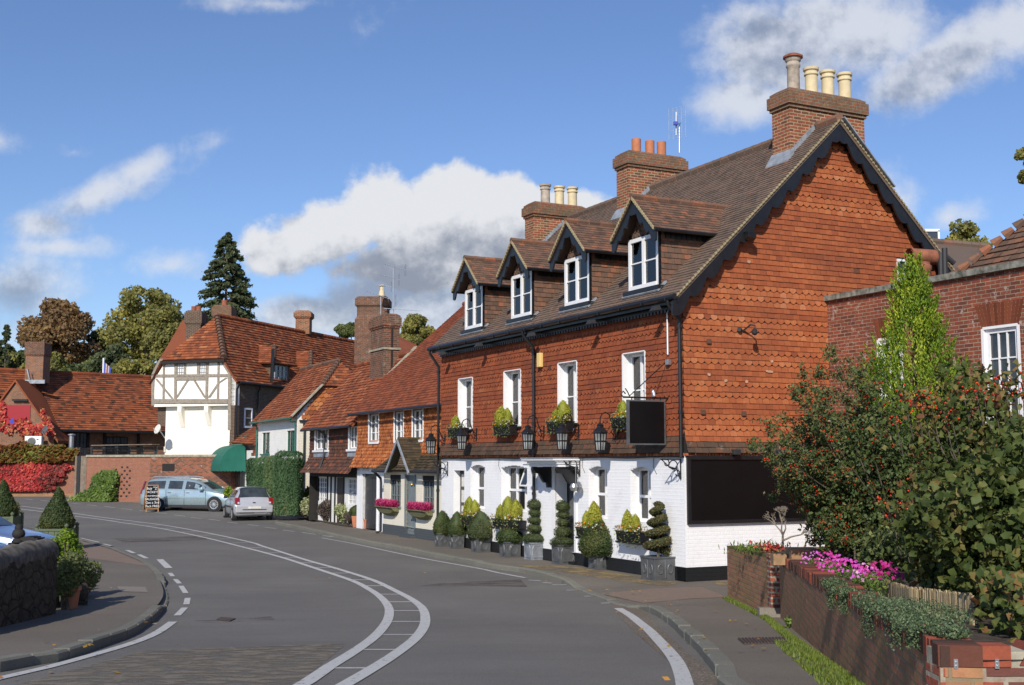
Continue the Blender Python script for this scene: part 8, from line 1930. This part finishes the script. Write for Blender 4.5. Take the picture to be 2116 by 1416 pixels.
P=np.concatenate(P);N=np.concatenate(N);U=np.concatenate(U);leaves('foliage',P,N,.06,'gold_green_leaf',gc,aspect=.3,bias=.6,up=U,upw=.75,rnd=.42+lump(P,5,.3,3)+RS.uniform(-.3,.35,len(P)))
clump('privet_shrub','pale variegated low shrub behind the pink flowers','shrub',(4.0,13.6,1.1),(4.3,13.4,1.42),(.65,.5,.3),'holly_leaf',1700,.07,8,61,stems=6,up=np.array([0,0,1.]),upw=.3)
# bare pruned rose stems and tufts in the planter
br_=T('bare_shrub','leafless pruned shrub in the brick planter before the white gable','shrub',tuple(W(1620,1130,18.6)));b=MB();rs=np.random.RandomState(71)
def twig(p,d,L,r,dep):
    q=p+d*L;b.tube([p,(p+q)/2+V(rs.normal(size=3)*.02),q],[r,r*.8,r*.6],5,cap=False)
    if dep>0:
        for k in range(3 if dep>1 else 4):twig(q,(d+V(rs.normal(size=3)*.45)+V((0,0,.12))).normalized(),L*.62,r*.55,dep-1)
b0=W(1618,1128,18.6);twig(V((b0.x,b0.y,.95)),V((0,0,1)),.33,.028,4);twig(V((b0.x+.35,b0.y,.95)),V((.1,0,1)),.25,.018,3);twig(V((b0.x,b0.y,1.2)),V((.95,0,.3)),.3,.018,3);b.build('stems',M['pale_bark'],br_)
tf=T('planter_tufts','small green and red leafy tufts growing in the brick planter','plant',tuple(W(1570,1125,19.2)));k=420;c=np.array(W(1572,1133,19.2))
P=c+RS.normal(size=(k,3))*np.array([.24,.25,.05]);leaves('foliage',P,None,.1,'climber_leaf',tf,aspect=.22,up=np.array([0,0,1.]),upw=.8);c=np.array(W(1592,1132,18.5));P=c+RS.normal(size=(110,3))*np.array([.1,.1,.035]);leaves('red_leaves',P,None,.06,'creeper_leaf',tf,aspect=.7)
# trellis
tr=T('trellis','white diamond trellis fixed to the brick house behind the berries','trellis',tuple(FR.p(1.2,.05,3)))
for (a,c) in (((1718,865),(1748,945)),((1748,860),(1722,940)),((1718,905),(1740,960)),((1748,900),(1728,960)),((1716,870),(1746,880)),((1720,930),(1745,935))):
    s0,z0=rq(*a);s1,z1=rq(*c);b=MB();b.bar(FR.p(s0,.04,z0),FR.p(s1,.04,z1),.03,.02);b.build('slat',M['white_paint'],tr)
# ================= left foreground =================
lw=T('stone_wall','dark rough stone wall with rounded coping at the left edge','wall',(-6.6,17,.2))
a=V((-6.35,13.2,0));c=V((-6.82,18.2,0));b=MB();n=10;d=(c-a).normalized();nn3=V((-d.y,d.x,0))
for i in range(n):
    p=a.lerp(c,i/n);q=a.lerp(c,(i+1)/n);zt0=1.17;L=lambda p_,z,w:V((p_.x,p_.y,0))+nn3*w+V((0,0,z))
    b.hexa([L(p,gz(p.y)-.2,0),L(q,gz(q.y)-.2,0),L(q,gz(q.y)-.2,.4),L(p,gz(p.y)-.2,.4),L(p,zt0-.1,.02),L(q,zt0-.1,.02),L(q,zt0-.1,.38),L(p,zt0-.1,.38)])
b.build('stonework',M['dark_stone'],lw);b=MB();b.tube([V((a.lerp(c,i/30).x,a.lerp(c,i/30).y,1.06+random.uniform(-.015,.02)))+nn3*.2 for i in range(31)],[.20+random.uniform(-.022,.018) for i in range(31)],14);b.build('rounded_coping',M['wall_coping'],lw,smooth=True)
lg=T('gate_pier','black-topped pier with a small ball finial behind the stone wall','gate pier',tuple(W(80,1125,18.9)))
a=W(22,1128,19.);c=W(112,1120,19.);b=MB();n=12
for i in range(n):
    f0=i/n;f1=(i+1)/n;x0=a.x+(c.x-a.x)*f0;x1=a.x+(c.x-a.x)*f1;h=lambda f:a.z+.04+.12*math.sin(math.pi*min(1,f*1.15))*.9+.0
    b.box((x0,18.9,a.z-.35),(x1,19.2,h((f0+f1)/2)))
b.box((c.x-.1,18.9,gz(19)),(c.x+.02,19.15,a.z));b.build('top_board',M['dull_black'],lg)
f_=W(38,1118,18.95);b=MB();b.lathe([(.1,0),(.1,.03),(.06,.06),(.09,.09),(.1,.13),(.085,.18),(.06,.2),(.065,.22),(.055,.26),(.0,.29)],(f_.x,f_.y,f_.z-.02),14);b.build('finial',M['dull_black'],lg,smooth=True)
# pyramids in green planters
def versailles(label,px0,px1,vt,y,h):
    a=W(px0,vt,y);c=W(px1,vt,y);t=T('green_planter',label,'planter',(a.x,y,gz(y)));w=c.x-a.x;b=MB();z0=gz(y);n=5
    for i in range(n):b.box((a.x+w*i/n+.006,y,z0+.06),(a.x+w*(i+1)/n-.006,y+w,a.z-.02))
    b.build('boards',M['planter_green'],t);b=MB()
    for (x,yy_) in ((a.x,y),(c.x,y),(a.x,y+w),(c.x,y+w)):
        b.box((x-.04,yy_-.03,z0),(x+.04,yy_+.05,a.z+.02));b.lathe([(.03,0),(.06,.05),(.06,.08),(0,.13)],(x,yy_+.01,a.z+.02),10)
    b.box((a.x,y-.02,a.z-.06),(c.x,y+.02,a.z));b.build('posts',M['planter_green'],t);return a,w
a,w=versailles('olive-green wooden planter with ball finials at the pavement edge',76,137,1093,33.,.5)
pyr=[(-.02,.3),(.06,.43),(.2,.45),(.4,.38),(.75,.2),(1.0,.1),(1.12,.03),(1.15,0)]
o=topiary('box_pyramid','clipped box pyramid in the green planter beside the road',pyr,'box_leaf',8000,.045,'box pyramids',amp=.02);o.location=(a.x+w/2,33+w/2,a.z-.02)
a,w=versailles('olive-green wooden planter cut by the left edge of the picture',-25,25,1068,37.,.5)
o2=copytree(o);o2['label']='clipped box pyramid at the left edge, farther of the two';o2.location=(a.x+w/2-.1,37+w/2,a.z-.02)
clump('golden_shrub','yellow-topped bush behind the farther box pyramid','shrub',(-16.4,40.,0),(-16.7,40.,.75),(.5,.5,.55),'autumn_leaf',3600,.07,9,81)
clump('gold_privet','yellow-green shrub growing beside the end of the stone wall','shrub',(-7.2,19.3,.1),(-7.2,19.4,.93),(.3,.45,.42),'gold_green_leaf',5200,.045,10,82,stems=5)
clump('dark_shrub','dark leafy shrub in shade at the end of the stone wall','shrub',(-6.95,18.9,.1),(-6.95,18.9,.62),(.33,.5,.42),'green_leaf',5200,.045,10,83,stems=5)
clump('dark_shrub','row of dark low shrubs receding behind the terracotta pot','shrub',(-7.6,21.2,.1),(-7.62,21.2,.45),(.3,1.1,.5),'green_leaf',6000,.06,12,84,stems=5)
t_=T('flower_pot','terracotta pot standing in half shade at the end of the stone wall','plant pot',tuple(G(136,1258)));g=G(136,1260);b=MB();b.lathe([(.11,0),(.145,.27),(.165,.275),(.165,.34),(.14,.34),(.13,.3)],g+V((0,.17,0)),18);b.build('body',M['terracotta'],t_,smooth=True)
for i in range(7):
    p=V((-6.98-.2*i,19.7+i*.58,0));p.z=gz(p.y);t=T('edging_stone','','edging stone',tuple(p),'pointed edging stones beside the dark shrubs');t['label']='pointed edging stone beside the dark shrubs on the left pavement'
    b=MB();b.lathe([(.1,-.05),(.1,.18),(.07,.26),(.0,.3)],p,8);b.build('stone',M['dark_stone'],t)
# ================= trees =================
z0=.45
def at(u,v,y): return W(u,v,y)
def tr_px(name,label,u,vc,ru,rv,y,leafm,n,size,seed,**k):
    c=W(u,vc,y);tree(name,label,(c.x,y,z0),c,ru/2482*y,ru/2482*y*.9,rv/2470*y,leafm,n,size,seed=seed,**k)
tr_px('beech_tree','rounded purple-brown beech behind the barn roof',130,700,86,92,125,'beech_leaf',20000,.38,91,lobes=34,trunk_r=.5)
tr_px('lime_tree','tall yellowing tree right of the purple beech',300,690,88,100,122,'autumn_leaf',19000,.36,92,lobes=34,trunk_r=.45,bark='pale_bark',sparse=.25)
tr_px('lime_tree','yellow-tipped tree crown touching the half-timbered house',345,700,50,80,112,'autumn_leaf',8000,.34,93,lobes=20)
for i,(u,vc,ru,rv,y,lm,lab) in enumerate(((30,745,42,40,118,'green_leaf','green bush at the far left behind the barn chimney'),(95,770,60,42,114,'autumn_leaf','yellow-green bush directly behind the barn chimney'),(165,775,60,40,112,'green_leaf','dark green bush left of the flagpole'),(235,760,50,48,111,'fir_leaf','dark bush behind the flag'),(290,775,52,48,108,'autumn_leaf','olive bush between the flag and the timbered house'),(-10,760,50,60,116,'autumn_leaf','bush cut by the left picture edge'),(200,730,40,60,128,'green_leaf','dark tree between the beech and the yellowing tree'))):
    tr_px('background_bush',lab,u,vc,ru,rv,y,lm,5200,.34,100+i,lobes=14,cat='bush')
def con(name,label,u,vt,vb,rpx,y,leafm,n,size,seed,prof,**k):
    c=W(u,vt,y);h=c.z-z0;conifer(name,label,(c.x,y,z0),h,[(f,r*rpx/2482*y) for f,r in prof],leafm,n,size,seed,**k)
con('fir_tree','tall dark fir standing above the half-timbered house',470,482,700,62,120,'fir_leaf',64000,.34,111,[(.3,1.2),(.45,1.15),(.6,1.08),(.75,.85),(.88,.55),(.96,.28),(1,.06)],branches=320,trunk_r=.4)
con('fir_tree','dark fir at the left edge with a bent top',14,672,760,38,112,'fir_leaf',9000,.34,112,[(.4,1.3),(.7,.8),(.9,.4),(1,.05)],branches=70)
tr_px('roadside_tree','small green tree just left of the big brick stack',716,702,26,50,100,'green_leaf',9000,.26,113,lobes=14)
tr_px('roadside_tree','yellow-flecked tree right of the twin brick stacks',860,702,46,62,100,'autumn_leaf',15000,.26,114,lobes=24)
tr_px('roadside_tree','small tree top above the rear annexe roof',2000,505,56,52,60,'autumn_leaf',3600,.2,115,lobes=16,sparse=.5)
tr_px('roadside_tree','tree crown cut by the right picture edge',2128,350,36,60,58,'autumn_leaf',3000,.2,116,lobes=14,sparse=.5)
# ---------------- camera, light, sky ----------------
cam=bpy.data.cameras.new('camera');cam.sensor_width=36;cam.lens=36*F0/2116;cam.clip_end=3000;cam.clip_start=.1
co=bpy.data.objects.new('camera',cam);COL.objects.link(co);co.location=(0,0,CZ);co.rotation_euler=(math.pi/2+TH,0,0);scn.camera=co
SAZ=V((-.23,-.97,0)).normalized();EL=R(33)
sd=SAZ*math.cos(EL)+V((0,0,math.sin(EL)))
su_=bpy.data.lights.new('sun','SUN');su_.energy=4.3;su_.angle=R(.5);su_.color=(1,.93,.82)
so=bpy.data.objects.new('sun',su_);COL.objects.link(so);so.rotation_euler=sd.to_track_quat('Z','Y').to_euler();so.location=(0,-20,30)
w=bpy.data.worlds.new('World');scn.world=w;w.use_nodes=True;nt=w.node_tree;nt.nodes.clear()
def n_(ty,**k):
    n=nt.nodes.new(ty)
    for a,b in k.items():setattr(n,a,b)
    return n
def wm(op,a,b=None,c=None):
    m=n_('ShaderNodeMath',operation=op)
    for i,x in enumerate((a,b,c)):
        if x is None:continue
        if hasattr(x,'is_output'):nt.links.new(x,m.inputs[i])
        else:m.inputs[i].default_value=x
    return m.outputs[0]
sky=n_('ShaderNodeTexSky',sky_type='NISHITA');sky.sun_disc=False;sky.sun_elevation=EL;sky.sun_rotation=math.atan2(SAZ.x,SAZ.y);sky.altitude=100;sky.air_density=1.0;sky.dust_density=.35;sky.ozone_density=3.2
tc=n_('ShaderNodeTexCoord');sp=n_('ShaderNodeSeparateXYZ');nt.links.new(tc.outputs['Generated'],sp.inputs[0])
ya=wm('MAXIMUM',wm('ABSOLUTE',sp.outputs[1]),.05);X=wm('DIVIDE',sp.outputs[0],ya);Z=wm('DIVIDE',sp.outputs[2],ya)
cb=n_('ShaderNodeCombineXYZ');nt.links.new(X,cb.inputs[0]);nt.links.new(Z,cb.inputs[1])
def cn(scale,detail,rough,offs=(0,0,0)):
    m=n_('ShaderNodeMapping');m.inputs['Location'].default_value=offs;nt.links.new(cb.outputs[0],m.inputs[0])
    n=n_('ShaderNodeTexNoise');n.inputs['Scale'].default_value=scale;n.inputs['Detail'].default_value=detail;n.inputs['Roughness'].default_value=rough;nt.links.new(m.outputs[0],n.inputs['Vector']);return n.outputs['Fac']
def ell(u,v,ru,rv,rot=0,s=1.):
    d=ray(u,v);cx,cz=d[0]/d[1],d[2]/d[1]
    m=n_('ShaderNodeMapping',vector_type='TEXTURE');m.inputs['Location'].default_value=(cx,cz,0);m.inputs['Rotation'].default_value=(0,0,rot);m.inputs['Scale'].default_value=(ru/F0,rv/F0,1)
    nt.links.new(cb.outputs[0],m.inputs[0]);l=n_('ShaderNodeVectorMath',operation='LENGTH');nt.links.new(m.outputs[0],l.inputs[0])
    return wm('MULTIPLY',wm('SUBTRACT',1,l.outputs['Value']),s)
def group(lst):
    o=None
    for e in lst:
        x=ell(*e);o=x if o is None else wm('MAXIMUM',o,x)
    return o
def sstep(x,a,b):
    m=n_('ShaderNodeMapRange',interpolation_type='SMOOTHSTEP');nt.links.new(x,m.inputs[0]);m.inputs[1].default_value=a;m.inputs[2].default_value=b;return m.outputs[0]
hard=group([(790,440,120,110),(930,400,120,85),(1000,450,140,115),(690,490,160,95),(590,520,120,65),(860,540,300,80),(1120,520,230,90),(1180,440,120,70),(1085,425,90,60),(850,470,210,110)])
low=group([(640,650,150,55,0,.9),(860,610,260,100,0,1.2),(1010,600,210,90,0,1.2)])
soft=group([(190,405,210,52,.42,1.),(90,460,110,50,0,.9),(290,350,110,40,.5,.9),(450,290,130,50,.4,.62),(1620,110,230,140,.1,1.6),(1540,200,140,80,0,1.2),(1760,60,270,130,0,1.6),(1960,120,270,90,.5,1.5),(2090,60,120,100,.4,1.),(1640,190,150,60,0,1.),(0,290,80,55,0,.8),(150,315,60,30,0,.5),(345,550,85,35,0,.62),(30,600,190,100,0,.75),(110,510,140,30,0,.55),(1860,420,80,80,0,.7),(1960,450,120,45,.3,.75),(790,40,110,60,.6,.5),(560,8,240,26,0,.5),(1240,15,80,20,0,.3),(60,680,220,60,0,.55)])
dark=group([(840,590,330,75),(1050,535,210,60),(1000,640,240,60,0,.6),(800,640,200,50,0,.4),(1640,130,150,60),(1560,60,110,50,0,.7),(330,455,190,40,0,.5),(30,620,150,80,0,.8),(1180,540,150,60),(1900,180,120,40,.4,.4)])
nz=wm('SUBTRACT',cn(8,12,.6),.5);nz2=wm('SUBTRACT',cn(5,9,.68,(3,1,0)),.5);nf=wm('SUBTRACT',cn(26,8,.6,(1,7,0)),.5)
nzo=wm('SUBTRACT',cn(8,12,.6,(.014,-.02,0)),.5);nfo=wm('SUBTRACT',cn(26,8,.6,(1.005,6.993,0)),.5)
rel=wm('ADD',wm('SUBTRACT',nz,nzo),wm('MULTIPLY',wm('SUBTRACT',nf,nfo),.5))
dh=sstep(wm('ADD',wm('MULTIPLY',hard,1.15),wm('ADD',wm('MULTIPLY',nz,2.3),wm('MULTIPLY',nf,.9))),.03,.4)
dl=wm('MULTIPLY',sstep(wm('ADD',low,wm('ADD',wm('MULTIPLY',nz,2.),wm('MULTIPLY',nf,.8))),.0,.5),.85)
dh=wm('MAXIMUM',dh,dl)
ds=wm('MULTIPLY',sstep(wm('ADD',soft,wm('ADD',wm('MULTIPLY',nz2,2.),wm('ADD',wm('MULTIPLY',nz,1.8),wm('MULTIPLY',nf,.8)))),.05,.95),.8)
dens=wm('MAXIMUM',dh,ds)
# unseen broken cloud behind the camera, added for reflections in the glass
bk=sstep(wm('ADD',nz2,wm('MULTIPLY',nf,.2)),.02,.2);isb=wm('LESS_THAN',sp.outputs[1],0);dens=wm('ADD',wm('MULTIPLY',dens,wm('SUBTRACT',1,isb)),wm('MULTIPLY',wm('MULTIPLY',bk,isb),.5))
hor=sstep(sp.outputs[2],0.,.03);dens=wm('MULTIPLY',dens,hor)
sh=sstep(wm('SUBTRACT',wm('ADD',wm('MULTIPLY',dark,.9),wm('MULTIPLY',nz2,1.2)),wm('MULTIPLY',rel,3.6)),-.5,.95)
cc=n_('ShaderNodeMix',data_type='RGBA');nt.links.new(sh,cc.inputs[0]);cc.inputs[6].default_value=(6.8,6.95,7.3,1);cc.inputs[7].default_value=(2.5,2.85,3.6,1)
hs=n_('ShaderNodeMix',data_type='RGBA');hs.blend_type='MULTIPLY';hs.inputs[0].default_value=1;nt.links.new(sky.outputs[0],hs.inputs[6]);hs.inputs[7].default_value=(.88,.94,1.12,1)
mx=n_('ShaderNodeMix',data_type='RGBA');nt.links.new(dens,mx.inputs[0]);nt.links.new(hs.outputs[2],mx.inputs[6]);nt.links.new(cc.outputs[2],mx.inputs[7])
bgd=n_('ShaderNodeBackground');bgd.inputs[1].default_value=.105;nt.links.new(mx.outputs[2],bgd.inputs[0]);wo=n_('ShaderNodeOutputWorld');nt.links.new(bgd.outputs[0],wo.inputs[0])
scn.view_settings.view_transform='Standard';scn.view_settings.look='None';scn.view_settings.exposure=.12;scn.view_settings.gamma=1
scn.render.engine='CYCLES';scn.cycles.max_bounces=6;scn.cycles.transparent_max_bounces=12;scn.cycles.use_denoising=True
